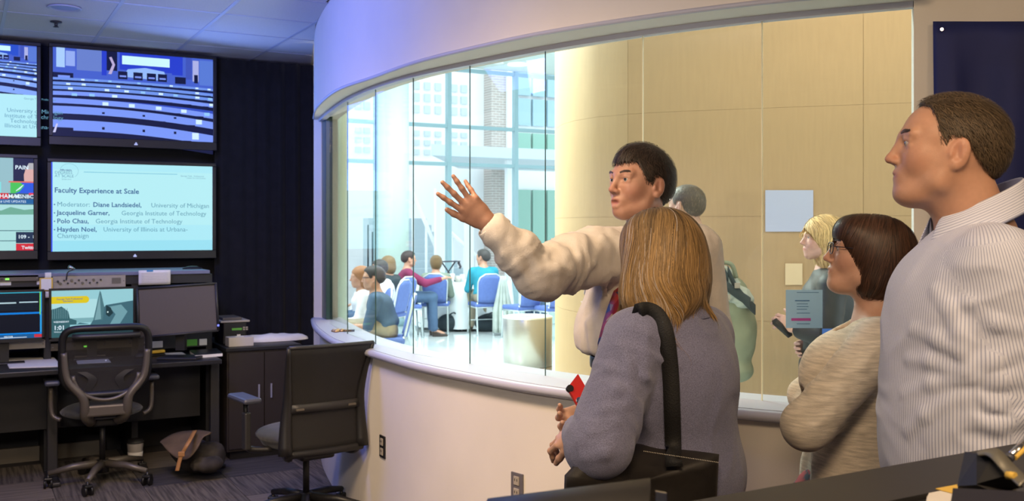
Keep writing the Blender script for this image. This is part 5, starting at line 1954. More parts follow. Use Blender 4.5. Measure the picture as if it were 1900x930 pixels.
def pic_hall(d, u0=0, v0=0, u1=1, v1=1, cyan=0.0, seed=1):
    rr = random.Random(seed)
    def X(u): return u0 + (u1 - u0) * u
    def Yv(v): return v0 + (v1 - v0) * v
    def R(a, b, c, e, col): d.rect(X(a), Yv(b), X(c), Yv(e), col)
    k = cyan
    blue = (0.02, 0.05 + k * .1, 0.62); lav = (0.20 + k * .1, 0.32 + k * .25, 0.95); pale = (0.40 + k * .1, 0.62 + k * .2, 1.0); dark = (0.004, 0.007, 0.05)
    R(0, 0, 1, 1, (0.035, 0.08 + k * .08, 0.55))
    R(0, .62, 1, 1, (0.06, 0.12, 0.62))
    R(.14, .76, .29, 1, (0.14, 0.22, 0.62)); R(.02, .78, .07, 1, pale); R(.075, .8, .13, .97, (.3, .42, .9)); R(.29, .72, .32, 1, blue)
    R(.32, .78, .385, 1, dark); d.poly([(X(.33), Yv(.74)), (X(.355), Yv(.85)), (X(.335), Yv(.93)), (X(.35), Yv(.94)), (X(.372), Yv(.85)), (X(.35), Yv(.74))], (.5, .42, .7))
    R(.40, .80, .73, 1, blue); R(.415, .865, .715, .965, (0.62, 0.95, 1.0))
    d.poly([(X(.42), Yv(.72)), (X(.45), Yv(.81)), (X(.56), Yv(.84)), (X(.68), Yv(.81)), (X(.70), Yv(.70))], (.30, .50, .98))
    for u in (.39, .485, .57, .64):
        R(u, .69, u + .058, .78, dark); R(u + .01, .715, u + .05, .735, (.2, .3, .9))
    R(.75, .68, .82, .76, dark); R(.73, .78, .80, 1, blue); R(.82, .74, .86, 1, (.05, .09, .5)); R(.865, .72, .905, .97, (.42, .45, .8)); R(.91, .68, 1, .98, (.10, .2, .68)); R(.875, .70, .90, .80, dark)
    R(0, .60, .12, .72, dark); R(.03, .66, .10, .69, lav)
    for i, (v, h) in enumerate(((.655, .028), (.60, .034), (.55, .038), (.485, .045), (.40, .06), (.295, .085), (.12, .12))):
        N = 12
        up, lo = [], []
        for q in range(N + 1):
            u = q / N
            c = -0.055 * (u - .35) ** 2 * (1 + i * .3) - 0.035 * u * (i > 3) + .004 * i * (1 - u)
            up.append((X(u), Yv(v + c + h * .5))); lo.append((X(u), Yv(v + c - h * .5)))
        d.poly([(a, b + 0.0) for a, b in [(p[0], p[1] - (v1 - v0) * h * .9) for p in lo]] + up[::-1], dark)
        d.poly(lo + up[::-1], lav if i > 2 else (.16, .30, .85))
        n = (11, 10, 9, 8, 6, 4, 3)[i]
        for q in range(n):
            u = (q + .3 + .3 * rr.random()) / n
            c = -0.055 * (u - .35) ** 2 * (1 + i * .3) - 0.035 * u * (i > 3)
            w = .05 * (.5 + .1 * i)
            zc_ = v + c - h * .7
            R(u, zc_ - h * .5, u + w, zc_ + h * .25, dark)
            if rr.random() < (.75 if i < 5 else .12):
                R(u + w * 1.1, v + c - h * .3, u + w * 1.9, v + c + h * .35, (.68, .9, 1.0) if rr.random() < .7 else (.3, .6, 1))
        if i > 4:
            for u in (.3, .75, .55):
                R(u - .008, v - h * .15 - .03 * u, u + .008, v + h * .1 - .03 * u, dark)
    R(.0, .02, .12, .10, dark); d.poly([(X(.0), Yv(.04)), (X(.02), Yv(.14)), (X(.03), Yv(.14)), (X(.015), Yv(.04))], (.6, .6, .9))


def pic_slide(d):
    d.rect(0, 0, 1, 1, (0.42, 0.83, 0.93)); d.rect(0, 0, .008, 1, (.05, .12, .95))
    d.rect(0.01, .30, 1, .92, (0.47, 0.86, 0.92)); d.rect(0.01, 0, 1, .12, (.33, .76, .90))
    for k in range(20):
        a0, a1 = k / 20 * 5.2 - .9, (k + 1) / 20 * 5.2 - .9
        c = (.105, .905)
        d.poly([(c[0] + .055 * math.cos(a0), c[1] + .085 * math.sin(a0)), (c[0] + .055 * math.cos(a1), c[1] + .085 * math.sin(a1)), (c[0] + .052 * math.cos(a1), c[1] + .079 * math.sin(a1)), (c[0] + .052 * math.cos(a0), c[1] + .079 * math.sin(a0))], (.30, .62, .72))
    d.text('Affordable', .052, .905, .028, M['ink'], True)
    d.text('DEGREES', .020, .870, .045, M['ink_light']); d.text('AT SCALE', .020, .832, .045, M['ink_light'])
    d.text('Symposium', .060, .805, .022, M['ink_light'])
    d.rect(.19, .892, .77, .902, (.25, .62, .76))
    d.text('Georgia Tech   Professional', .79, .872, .024, M['ink_light']); d.text('Center for 21st Century', .83, .850, .022, M['ink_light'])
    d.text('Faculty Experience at Scale', .018, .66, .082, M['ink'], True)
    y = .505
    for a, bld, c, x1_, x2_ in (('Moderator: ', 'Diane Landsiedel,', ' University of Michigan', .245, .590), ('', 'Jacqueline Garner,', ' Georgia Institute of Technology', .033, .405), ('', 'Polo Chau,', ' Georgia Institute of Technology', .033, .248), ('', 'Hayden Noel,', ' University of Illinois at Urbana-', .033, .295)):
        d.text('•', .013, y, .062, M['ink'])
        if a: d.text(a, .033, y, .074, M['ink_light'])
        d.text(bld, x1_, y, .074, M['ink'], True); d.text(c, x2_, y, .074, M['ink_light'])
        y -= .094
    d.text('Champaign', .033, y + .022, .074, M['ink_light'])


def pic_left_top(d):
    pic_hall(d, -1.0, .46, 1, 1, 0.3, 3)
    d.rect(-1, 0, 1, .46, (0.45, 0.84, 0.92))
    d.text('Georgia Tech Professional', .72, .41, .03, M['ink_light'])
    for t, v in (('University of Michigan', .265), ('Institute of Technology', .205), ('Technology', .150), ('Illinois at Urbana-', .095)):
        d.text(t, {.265: .35, .205: .30, .150: .42, .095: .30}[v], v, .062, M['ink_light'])


def pic_left_low(d):
    d.rect(-1, .50, 1, 1, (.30, .52, .58)); d.rect(.56, .74, 1, 1, (.008, .012, .06)); d.text('PAIN', .60, .88, .06, M['ink_white'], True)
    d.poly([(.80, .74), (.79, .82), (.84, .90), (.94, .92), (1, .88), (1, .74)], (.72, .42, .40)); d.poly([(.82, .88), (.90, .95), (1, .95), (1, .88)], (.45, .45, .48))
    d.rect(-1, .56, .30, .74, (.22, .75, .78)); d.rect(.46, .735, 1, .75, (.75, .15, .12))
    d.rect(.50, .62, 1, .735, (.02, .10, .75)); d.poly([(.50, .62), (.50, .735), (.72, .735), (.80, .70), (.70, .64), (.60, .62)], (.06, .55, .10))
    d.poly([(.62, .64), (.72, .67), (.80, .72), (.74, .70), (.62, .65)], (.7, .9, .95))
    d.rect(-1, .555, .46, .62, (.62, .02, .03)); d.text('BAHAMAS', .10, .567, .06, M['ink_white'], True)
    d.rect(.46, .555, 1, .62, (.05, .10, .16)); d.text('MSNBC', .60, .567, .055, M['ink_white'], True)
    d.poly([(.50, .570), (.54, .605), (.58, .570)], (.8, .5, .1)); d.rect(.9, .60, 1, .625, (.75, .05, .1))
    d.rect(-1, .505, 1, .555, (.01, .12, .36)); d.text('NEWS   # LIVE UPDATES', .0, .518, .035, M['ink_white'])
    d.rect(-1, 0, 1, .50, (.42, .74, .74)); d.rect(-1, .40, 1, .43, (.14, .40, .28)); d.poly([(-1, .40), (.1, .46), (.3, .43), (.5, .47), (.8, .44), (1, .45), (1, .39), (-1, .38)], (.16, .42, .32))
    for v in (.50, .215, .105): d.rect(-1, v - .004, 1, v + .004, (.03, .12, .16))
    d.rect(.62, .08, 1, .20, (.012, .03, .08)); d.text('109 -  8', .66, .13, .055, M['ink_white'], True)
    d.rect(.62, .0, 1, .075, (.65, .02, .04)); d.text('Twitter', .74, .015, .05, M['ink_white'], True); d.text('next', .0, .03, .04, M['ink'])


class D2:
    """the visible right-hand quarter of a screen, in its own 0..1, clipped to the panel"""
    def __init__(s, d, f=0.26): s.d, s.f = d, f
    def poly(s, pts, col): s.d.poly([(max(0.0, 1 - s.f + s.f * u), v) for u, v in pts], col)
    def rect(s, a, b, c, e, col): s.poly([(a if a > -1 else -2.8, b), (c, b), (c, e), (a if a > -1 else -2.8, e)], col)
    def text(s, t, u, v, h, m, bold=False): s.d.text(t, 1 - s.f + s.f * u, v, h, m, bold)


tv('upper wall screen showing a blue-lit lecture hall with curved desk rows', (98, (88, 110), 395, (252, 265)), 8.0, pic_hall)
tv('lower wall screen showing the slide headed Faculty Experience at Scale', (95, (300, 310), 394, (467, 467)), 8.0, pic_slide)
def onx(px): return onY(px, 300, 8.0)[0]
Wt = onx(395) - onx(98)
# the left pair is cut by the picture's edge: same size, running out of frame
def px_of(x, Y):
    c = np.array([x, Y, 0]); return 950 + (c @ Rv) / (c @ Fv) * FOCAL
xr_ = onx(68)
def zy(px, z, Y):
    c = onY(px, 425, Y); return HORIZ - (z - EYE) * FOCAL / (c @ Fv)
tv('upper left wall screen, cut by the picture edge, hall view above a pale slide', (px_of(xr_ - Wt, 8.0), (zy(px_of(xr_ - Wt, 8), 2.925, 8), zy(68, 2.925, 8)), 68, (zy(px_of(xr_ - Wt, 8), 2.265, 8), 258)), 8.0,
   lambda d: pic_left_top(D2(d)))
xr_ = onx(62)
tv('lower left wall screen, cut by the picture edge, showing a news channel and a map', (px_of(xr_ - Wt, 8.0), (zy(px_of(xr_ - Wt, 8), 2.11, 8), zy(62, 2.11, 8)), 62, (zy(px_of(xr_ - Wt, 8), 1.445, 8), 465)), 8.0,
   lambda d: pic_left_low(D2(d)))
# ------------------------------------------------------------------ console: rack, desk, monitors
def bx(name, px0, px1, z0, z1, Y0, Y1, m, par=None, bev=0.0):
    """box whose front face (plane Y0) spans the picture columns px0..px1"""
    a = onY(px0, 425, Y0)[0]; b = onY(px1, 425, Y0)[0]
    return MB().box(((a + b) / 2, (Y0 + Y1) / 2, (z0 + z1) / 2), (b - a, abs(Y1 - Y0), z1 - z0), bev=bev).build(name, m, par)


def zp(px, py, Y): return onY(px, py, Y)[2]


RY = 7.20
xr1 = onY(388, 425, RY)[0]
rk = empty('equipment_rack', (-0.3, 7.5, 0), 0, 'long black equipment rack with a blue-lit top ledge under the wall screens', 'rack')
XL = -1.6
def part(par, name, x0, x1, y0, y1, z0, z1, m, bev=0.0):
    return MB().box(((x0 + x1) / 2, (y0 + y1) / 2, (z0 + z1) / 2), (x1 - x0, y1 - y0, z1 - z0), bev=bev).build(name, m, par)
part(rk, 'top_ledge', XL, xr1, RY - .03, 7.80, 1.285, 1.31, M['rack_edge'], .004)
part(rk, 'back_panel', XL, xr1 - .02, 7.72, 7.78, 0.0, 1.284, M['rack'])
for px in (88, 250, 388, -120, -330):
    x = onY(px, 425, RY)[0]
    part(rk, 'upright', x - .022, x + .022, RY, 7.71, 0.0, 1.283, M['rack'], .003)
part(rk, 'shelf', XL, xr1, RY + .02, 7.70, 0.70, 0.72, M['rack'])
part(rk, 'fascia', XL, xr1, RY - .012, RY - .001, 1.225, 1.284, M['rack'])
for px, n in ((10, 0), (167, 1), (78, 2)):
    x = onY(px, 425, RY)[0]
    part(rk, 'label_strip', x - .032, x + .032, RY - .016, RY - .0125, 1.237, 1.262, M['paper'])

def rack_unit(px0, px1, py0, py1, label, m, knobs=8, vents=False, led=None, cat='rack unit', seed=0):
    grp = 'rack units in the console'
    Y = RY - .03
    x0, x1 = onY(px0, 425, Y)[0], onY(px1, 425, Y)[0]
    z1, z0 = zp(px0, py0, Y), zp(px0, py1, Y)
    e = empty('rack_unit', ((x0 + x1) / 2, Y, z0), 0, label, cat, grp)
    part(e, 'faceplate', x0, x1, Y, Y + .012, z0, z1, m, .002)
    part(e, 'chassis', x0 + .02, x1 - .02, Y + .012, Y + .4, z0 + .004, z1 - .004, M['rack'])
    r = random.Random(seed + 5)
    h = z1 - z0
    for k in range(knobs):
        x = x0 + (x1 - x0) * (.10 + .55 * k / max(1, knobs - 1)); z = z0 + h * (.62 if k % 2 else .40)
        MB().tube([(x, Y - .010, z), (x, Y, z)], .006 if k % 3 else .009, 10).build('knob', M['knob'] if k % 3 else M['chrome'], e)
    if vents:
        v = MB()
        for k in range(8):
            v.box((x0 + (x1 - x0) * .87, Y - .0005, z0 + h * (.30 + .06 * k)), ((x1 - x0) * .13, .002, h * .03))
        v.build('vent_slots', M['knob'], e)
        MB().tube([(x0 + .03, Y - .012, z0 + h * .55), (x0 + .03, Y, z0 + h * .55)], .008, 8).build('headphone_jack', M['knob'], e)
    if led:
        MB().box((x0 + (x1 - x0) * led, Y - .002, z0 + h * .4), (.022, .004, .010)).build('indicator', M['led_green'], e)
    for s in (x0 + .012, x1 - .012):
        MB().tube([(s, Y - .002, z0 + h * .5), (s, Y, z0 + h * .5)], .004, 6).build('screw', M['chrome'], e)
    return e


rack_unit(98, 233, 512, 536, 'beige rack unit with rows of knobs and a grille above the city-view monitor', M['beige_metal'], 12, True, None, seed=1)
rack_unit(-130, 72, 514, 526, 'slim grey rack unit with a green light above the blue-screen monitor', M['base_grey'], 5, False, .70, seed=2)
rack_unit(-130, 84, 641, 657, 'beige jack panel below the blue-screen monitor', M['beige_metal'], 8, False, .5, seed=3)
rack_unit(94, 245, 638, 652, 'dark rack unit with a small green light behind the mesh chair', M['base_grey'], 4, False, .42, seed=4)
rack_unit(256, 384, 625, 650, 'black rack unit with a green label under the blank monitor', M['rack'], 2, False, None, seed=6)
Yl = RY - .034
for px0, px1, m_, lb in ((268, 302, 'paper', 'pale label strip on the black rack unit, left'), (342, 366, 'green', 'bright green label on the black rack unit'), (370, 384, 'paper', 'small pale label at the right end of the black rack unit')):
    tag(bx('label_strip', px0, px1, zp(300, 645, Yl), zp(300, 633, Yl), Yl, Yl + .003, M[m_]), lb, 'label')
# paper notes on the rack
def note(px0, px1, py0, py1, Y, m, label, name='paper_note', parts=()):
    e = empty(name, tuple(onY(px0, py1, Y)), 0, label, 'note')
    x0, x1 = onY(px0, 425, Y)[0], onY(px1, 425, Y)[0]
    z1, z0 = zp(px0, py0, Y), zp(px0, py1, Y)
    b = MB()
    rows = [[(x0 + (x1 - x0) * u, Y - .004 * math.sin(v * 2.5) * (1 + .5 * u), z0 + (z1 - z0) * v) for u in np.linspace(0, 1, 6)] for v in np.linspace(0, 1, 6)]
    o = b.sheet(rows).build('sheet', M[m], e); o.modifiers.new('s', 'SOLIDIFY').thickness = .001
    for nm, u0, u1, v0, v1, mm in parts:
        MB().box((x0 + (x1 - x0) * (u0 + u1) / 2, Y - .008, z0 + (z1 - z0) * (v0 + v1) / 2), ((x1 - x0) * (u1 - u0), .0015, (z1 - z0) * (v1 - v0))).build(nm, M[mm], e)
    return e
M['print_grey'] = mat('print_grey', (0.42, 0.40, 0.38), .9)
note(257, 316, 502, 529, RY - .055, 'paper', 'printed sheet taped to the rack above the blank monitor', parts=[('tape', .25, .45, .90, 1.02, 'tape_blue')] + [('print_line', .08, .92, .78 - .11 * k, .80 - .11 * k, 'print_grey') for k in range(7)])
note(73, 98, 516, 541, RY - .055, 'paper_yellow', 'yellow-edged square note stuck between the two lit monitors', parts=[('white_square', .12, .88, .1, .92, 'paper')])
note(84, 93, 541, 553, RY - .055, 'paper', 'narrow paper tab hanging below the yellow-edged note')
note(83, 95, 506, 517, RY - .055, 'paper', 'small white tag above the yellow-edged note')
# gooseneck microphone
e = empty('gooseneck_microphone', tuple(onY(125, 535, 7.12)), 0, 'small gooseneck microphone standing over the beige rack unit', 'microphone')
g0 = onY(123, 520, 7.165); 
MB().tube(spline([g0, onY(126, 505, 7.13), onY(138, 500, 7.10)], 6), .005, 8).build('neck', M['chrome'], e)
MB().tube([onY(138, 500, 7.10), onY(128, 495, 7.08)], .010, 10, rs=[.007, .011]).build('capsule', M['chrome'], e)
e = tag(MB().lathe([(0, 0), (.07, 0), (.07, .008), (.03, .02), (0, .022)], (*onY(357, 497, 7.45)[:2], 1.31), 24, 1.0, .6).build('saucer', M['tv_black']), 'small dark dish on the rack ledge under the slide screen', 'dish')

# desk in front of the rack
ds = empty('console_desk', (-0.1, 6.9, 0), 0, 'long black console desk along the wall of screens', 'desk')
DZ = 0.74
xd1 = onY(412, 425, 6.68)[0]
part(ds, 'worktop', XL, xd1, 6.68, RY - .002, DZ - .032, DZ, M['desk_black'], .005)
for px in (97, 398, -260):
    x = onY(px, 425, 6.95)[0]
    part(ds, 'leg', x - .03, x + .03, 6.93, 6.99, 0.03, DZ - .033, M['plastic_dark'], .006)
    part(ds, 'foot', x - .035, x + .035, 6.76, 7.14, 0.0, 0.03, M['plastic_dark'], .01)
part(ds, 'modesty_panel', XL, xd1 - .05, 7.13, 7.15, .30, DZ - .033, M['rack'])

# monitors on the desk
def monitor(px0, px1, py0, py1, Y, label, pic=None, leg_px=None):
    x0, x1 = onY(px0, 425, Y)[0], onY(px1, 425, Y)[0]
    z1, z0 = zp(px0, py0, Y), zp(px0, py1, Y)
    e = empty('desk_monitor', ((x0 + x1) / 2, Y + .02, DZ), 0, label, 'monitor', 'monitors on the console desk')
    b = .014
    f = MB()
    f.box(((x0 + x1) / 2, Y + .008, z1 - b / 2), (x1 - x0, .03, b)); f.box(((x0 + x1) / 2, Y + .008, z0 + b * .8), (x1 - x0, .03, b * 1.6))
    for s in (x0 + b / 2, x1 - b / 2): f.box((s, Y + .008, (z0 + z1) / 2), (b, .03, z1 - z0 - 2 * b))
    f.build('bezel', M['plastic_black'], e)
    part(e, 'back_shell', x0 + .01, x1 - .01, Y + .01, Y + .045, z0 + .01, z1 - .01, M['plastic_black'])
    xm = (x0 + x1) / 2
    part(e, 'stand_neck', xm - .03, xm + .03, Y + .046, Y + .07, DZ + .012, z0 + .12, M['plastic_black'])
    part(e, 'stand_base', xm - .12, xm + .12, Y - .02, min(Y + .13, RY - .05), DZ, DZ + .012, M['plastic_black'], .004)
    d = Draw(x0 + b, z0 + b * 1.6, x1 - x0 - 2 * b, z1 - z0 - 2.6 * b, Y + .002)
    if pic: pic(d); d.build(e)
    return e


def pic_scope(d):
    d.rect(0, 0, 1, 1, (.002, .004, .012)); 
    for a in ((.28, 0, .31, 1), (.975, 0, 1, 1)): d.rect(a[0] - .28 if a[0] < .3 else a[0], a[1], a[2] - .28 if a[0] < .3 else a[2], a[3], (.02, .32, .75))
    d.rect(0, .975, 1, 1, (.03, .35, .5)); d.rect(0, .52, 1, .56, (0, .20, .70)); d.rect(0, .085, 1, .12, (0, .22, .75)); d.rect(.97, .5, .985, 1, (.2, .7, .15))
    for k in range(10): d.rect(.05, .62 + .035 * k, .95, .624 + .035 * k, (.01, .06, .10))
    d.rect(.38, .755, .66, .785, (.45, .62, .68)); d.rect(.70, .765, .95, .79, (.45, .62, .68)); d.rect(0, .585, .34, .605, (.4, .5, .55))
    d.rect(0, 0, 1, .08, (.01, .10, .28)); d.rect(.90, .01, 1, .075, (.6, .03, .05)); d.rect(.45, .015, .80, .03, (.6, .7, .8))
    d.text('SDI  RX  LOCK', .02, .02, .05, M['ink_white'], True); d.text('VECTOR', .5, .03, .045, M['ink_white'], True)


def pic_city(d):
    d.rect(0, 0, 1, 1, (.30, .60, .66)); d.rect(0, .35, .55, .8, (.42, .72, .76)); d.rect(0, .30, 1, .40, (.20, .42, .46))
    d.poly([(0, .30), (0, .60), (.05, .62), (.12, .66), (.2, .55), (.22, .40), (.3, .35), (.3, 0), (0, 0)], (.035, .12, .14))
    for k in range(8): d.rect(.01 + .025 * k, .40, .016 + .025 * k, .62, (.16, .32, .36))
    d.poly([(.3, 0), (.24, .22), (.34, .3), (.44, .27), (.5, .18), (1, .1), (1, 0)], (.05, .16, .2)); d.rect(.22, .2, .45, .26, (.30, .62, .70))
    d.poly([(.50, .32), (.585, .98), (.60, .93), (.64, .62), (.66, .34)], (.07, .18, .21)); d.poly([(.52, .34), (.585, .9), (.60, .36)], (.19, .37, .41))
    d.poly([(.64, .62), (.66, .66), (1, .74), (1, 0), (.42, 0), (.45, .2), (.5, .34), (.62, .34)], (.05, .14, .18))
    d.poly([(.70, .62), (.85, .66), (.93, .50), (.80, .15), (.67, .12), (.78, .45)], (.16, .34, .39)); d.poly([(.66, .66), (.72, .60), (.75, .48), (.70, .40), (.66, .45)], (.012, .04, .05)); d.rect(.675, .49, .69, .52, (.7, .9, .9))
    d.rect(0, .72, .42, .87, (.72, .56, .01)); d.poly([(.42, .72), (.445, .745), (.455, .795), (.445, .845), (.42, .87)], (.72, .56, .01))
    d.text('Georgia Tech Professional', .06, .80, .048, M['ink'], True); d.text('Education', .14, .755, .048, M['ink'], True)
    d.text('WEDNESDAY', .025, .315, .05, M['ink_white'], True); d.text('1:01', .025, .165, .13, M['ink_white'], True); d.text('Welcome', .03, .105, .045, M['ink_white'])


monitor(-70, 82, 541, 640, 7.08, 'left desk monitor with blue-outlined signal windows on black', pic_scope)
monitor(91, 251, 536, 634, 7.08, 'middle desk monitor with a teal city view, yellow banner and the time 1:01', pic_city)
# blank tilted monitor, turned to the room
e = empty('desk_monitor', tuple(P(330, 640, 6.55)[:2]) + (DZ,), 0, 'blank matte grey desk monitor, tilted, right of the city-view monitor', 'monitor', 'monitors on the console desk')
c4 = [P(257, 628, 6.50), P(407, 614, 6.62), P(402, 525, 6.62), P(254, 535, 6.50)]
cn = sum(c4) / 4
MB().plate(c4, -.035).build('back_shell', M['plastic_black'], e)
ins = [cn + (q - cn) * .955 - Fv * .004 for q in c4]
MB().plate(ins, -.004).build('panel', M['screen_off'], e)
fr = MB()
for i in range(4):
    a, b = c4[i] - Fv * .006, c4[(i + 1) % 4] - Fv * .006
    fr.tube([a + (cn - a) * .02, b + (cn - b) * .02], .009, 6)
fr.build('bezel', M['plastic_dark'], e)
MB().box(cn + Fv * .06 + (0, 0, -.12), (.06, .05, .30), YAW).build('stand_neck', M['plastic_black'], e)
MB().box((cn[0] + Fv[0] * .05, cn[1] + Fv[1] * .05, DZ + .008), (.26, .18, .016), YAW, bev=.004).build('stand_base', M['plastic_black'], e)
MB().box(P(405, 604, 6.585), (.012, .006, .012), YAW).build('power_light', M['led_blue'], e)


def flat_thing(name, label, cat, pts, z, th, m, par=None):
    o = MB().prism([tuple(q[:2]) for q in pts], z, z + th).build(name, m, par)
    if label: tag(o, label, cat)
    return o


def Z(px, py, z):
    """point seen at px,py on the level z"""
    d = FOCAL * (EYE - z) / (py - HORIZ)
    return P(px, py, d)


e = empty('paper_stack', tuple(Z(60, 672, DZ)), 0, 'stack of white sheets on the desk left of the mesh chair', 'papers')
for k in range(4):
    dx = np.array([.004 * (k % 2), .003 * k, 0])
    flat_thing('sheet', None, None, [Z(8, 666, DZ) + dx, Z(99, 665, DZ) + dx, Z(113, 681, DZ) + dx, Z(17, 684, DZ) + dx], DZ + .0015 * k, .0012, M['paper'], e)
tag(flat_thing('sheet_of_paper', None, None, [Z(138, 661, DZ), Z(195, 659, DZ), Z(206, 673, DZ), Z(144, 676, DZ)], DZ, .002, M['paper']), 'loose sheet on the desk seen through the mesh chair back', 'paper')
tag(flat_thing('sheet_of_paper', None, None, [Z(305, 655, DZ), Z(338, 654, DZ), Z(350, 662, DZ), Z(312, 664, DZ)], DZ, .002, M['paper']), 'small white sheet on the desk right of the yellow stapler', 'paper')
e = empty('notebook', tuple(Z(390, 660, DZ)), 0, 'closed dark notebook with white pages at the right end of the desk', 'book')
nb = [Z(352, 656, DZ), Z(402, 652, DZ), Z(413, 661, DZ), Z(362, 665, DZ)]
flat_thing('pages', None, None, nb, DZ, .018, M['paper'], e); flat_thing('cover', None, None, [q + (0, .004, 0) for q in nb], DZ + .018, .004, M['desk_black'], e)
e = empty('stapler', tuple(Z(290, 662, DZ)), 0, 'yellow stapler lying on the desk beside the mesh chair', 'stapler')
a, b = Z(276, 662, DZ), Z(304, 659, DZ)
rz = math.atan2(b[1] - a[1], b[0] - a[0])
MB().box((a + b) / 2 + (0, 0, .006), (.11, .035, .012), rz, bev=.004).build('base', M['plastic_black'], e)
MB().box((a + b) / 2 + (0, 0, .028), (.12, .032, .022), rz, bev=.008).build('top', M['yellow'], e)
tag(flat_thing('pen', None, None, [Z(344, 661, DZ), Z(354, 666, DZ), Z(353, 667, DZ), Z(343, 662, DZ)], DZ, .008, M['tan_leather']), 'short brown pen between the sheet and the notebook', 'pen')
tag(MB().lathe([(0, 0), (.03, 0), (.032, .012), (.02, .03), (0, .034)], tuple(Z(262, 664, DZ)), 20, 1.5, 1).build('computer_mouse', M['plastic_black']), 'black computer mouse on the desk near the stapler', 'mouse')

# low cabinet at the right end, box and papers on it
cb = empty('side_cabinet', tuple(Z(480, 830, 0)), 0, 'low dark brown cabinet between the console desk and the curtain', 'cabinet')
CZ = 0.78
cp = [Z(418, 640, CZ), Z(545, 636, CZ), Z(556, 641, CZ), Z(424, 660, CZ)]
ca, cb_, = onY(420, 425, 6.75), onY(553, 425, 7.0)
x0, x1 = onY(421, 425, 6.95)[0], onY(556, 425, 6.95)[0]
part(cb, 'body', x0, x1, 6.95, 7.72, .06, CZ - .025, M['cabinet'], .004)
part(cb, 'top', x0 - .01, x1 + .01, 6.93, 7.73, CZ - .025, CZ, M['desk_black'], .003)
part(cb, 'plinth', x0 + .03, x1 - .03, 6.99, 7.70, 0, .06, M['plastic_black'])
xm = (x0 + x1) / 2
for s0, s1 in ((x0 + .01, xm - .003), (xm + .003, x1 - .01)):
    dd = part(cb, 'door', s0, s1, 6.935, 6.95, .08, CZ - .04, M['cabinet'], .002)
    hx = s1 - .04 if s0 < xm - .1 else s0 + .04
    part(dd, 'handle', hx - .006, hx + .006, 6.915, 6.935, .42, .52, M['chrome'])
Yp = 7.15
x0, x1 = onY(409, 425, Yp)[0], onY(463, 425, Yp)[0]
e = empty('disc_printer', ((x0 + x1) / 2, Yp + .15, CZ), 0, 'small black desktop unit with tan lid standing on the side cabinet', 'printer')
part(e, 'body', x0 + .02, x1 - .02, Yp, Yp + .28, CZ + .002, CZ + .155, M['plastic_black'], .008)
part(e, 'lid', x0, x1, Yp - .01, Yp + .29, CZ + .156, CZ + .170, M['beige_metal'], .003)
part(e, 'lid_top', x0 + .02, x1 - .05, Yp + .02, Yp + .25, CZ + .171, CZ + .190, M['base_grey'], .003)
part(e, 'display', x0 + .08, x0 + .15, Yp - .003, Yp - .001, CZ + .10, CZ + .115, M['green'])
for dx in (.165, .185):
    for dz in (.098, .112): part(e, 'button', x0 + dx - .007, x0 + dx + .007, Yp - .004, Yp - .001, CZ + dz, CZ + dz + .010, M['beige_metal'])
part(e, 'latch', x0 + .115, x0 + .14, Yp - .004, Yp - .001, CZ + .045, CZ + .07, M['paper'])
x0, x1 = onY(424, 425, 7.0)[0], onY(470, 425, 7.0)[0]
e = empty('tissue_box', ((x0 + x1) / 2, 7.05, CZ), 0, 'white paper box in front of the small black unit on the side cabinet', 'box')
part(e, 'carton', x0, x1, 6.99, 7.10, CZ + .001, CZ + .065, M['cup_white'], .003)
part(e, 'slot_edge', x0 + .06, x1 - .06, 7.02, 7.07, CZ + .0655, CZ + .068, M['paper'])
e = empty('cloth_heap', tuple(onY(520, 640, 7.2)), 0, 'crumpled white plastic bag lying on the side cabinet', 'bag')
V_ = []
cc_ = onY(508, 640, 7.25); rows = []
for v in np.linspace(0, 1, 9):
    row = []
    for u in np.linspace(0, 2 * PI, 21):
        r = math.sin(v * PI / 2 + .001)
        q = np.array([cc_[0] + math.cos(u) * .26 * r, cc_[1] + math.sin(u) * .10 * r, CZ + .003 + .05 * math.cos(v * PI / 2) ** .8])
        q[2] += .010 * float(vnoise(np.array([q * 22]))[0]) * (v < .95)
        q[2] = max(q[2], CZ + .002)
        row.append(q)
    rows.append(row)
MB().sheet(rows).build('film', M['paper'], e)

# takeaway cup and satchel on the floor
q = Z(251, 842, 0.0)
q = P(251, 842, 6.72)
e = empty('takeaway_cup', (q[0], q[1], 0), 0, 'white takeaway cup standing on the floor under the desk', 'cup')
cz = 0.0
MB().lathe([(0.0, .002), (.039, .0), (.053, .160), (.054, .162), (.050, .162)], (q[0], q[1], cz), 24, 1, 1).build('cup', M['cup_white'], e)
MB().lathe([(.056, .160), (.057, .168), (.050, .172), (.048, .182), (0, .182)], (q[0], q[1], cz), 24).build('lid', M['plastic_dark'], e)
MB().lathe([(.0445, .05), (.0495, .10)], (q[0], q[1], cz), 24).build('sleeve', M['paper'], e)

e = empty('satchel', tuple(Z(360, 865, 0)), 0, 'slumped brown canvas satchel with a tan leather strap on the carpet', 'bag')
S = SDF()
S.ell(P(372, 850, 6.50), (.135, .11, .09), None, .03); S.ell(P(395, 845, 6.52), (.07, .08, .085), None, .04); S.ell(P(350, 835, 6.55), (.12, .08, .08), None, .05)
S.ell(P(385, 862, 6.35), (.10, .07, .05), None, .04)
S.fun(lambda Q: 0.004 - Q[..., 2], P(372, 850, 6.5), 1, .01, '&')
V, Q = S.mesh(.010)
V = wrinkle(V, vnormals(V, Q), [(P(330, 850, 6.5), P(410, 850, 6.5), .3, .012, 14, 12)], 4)
V[:, 2] = np.maximum(V[:, 2], .003)
link('bag_body', np_mesh('bag_body', V, Q), M['canvas_dark'], e)
fl_rows = []
A_, B_, C_, D_ = P(296, 822, 6.32), P(390, 797, 6.40), P(350, 853, 6.22), P(322, 848, 6.24)
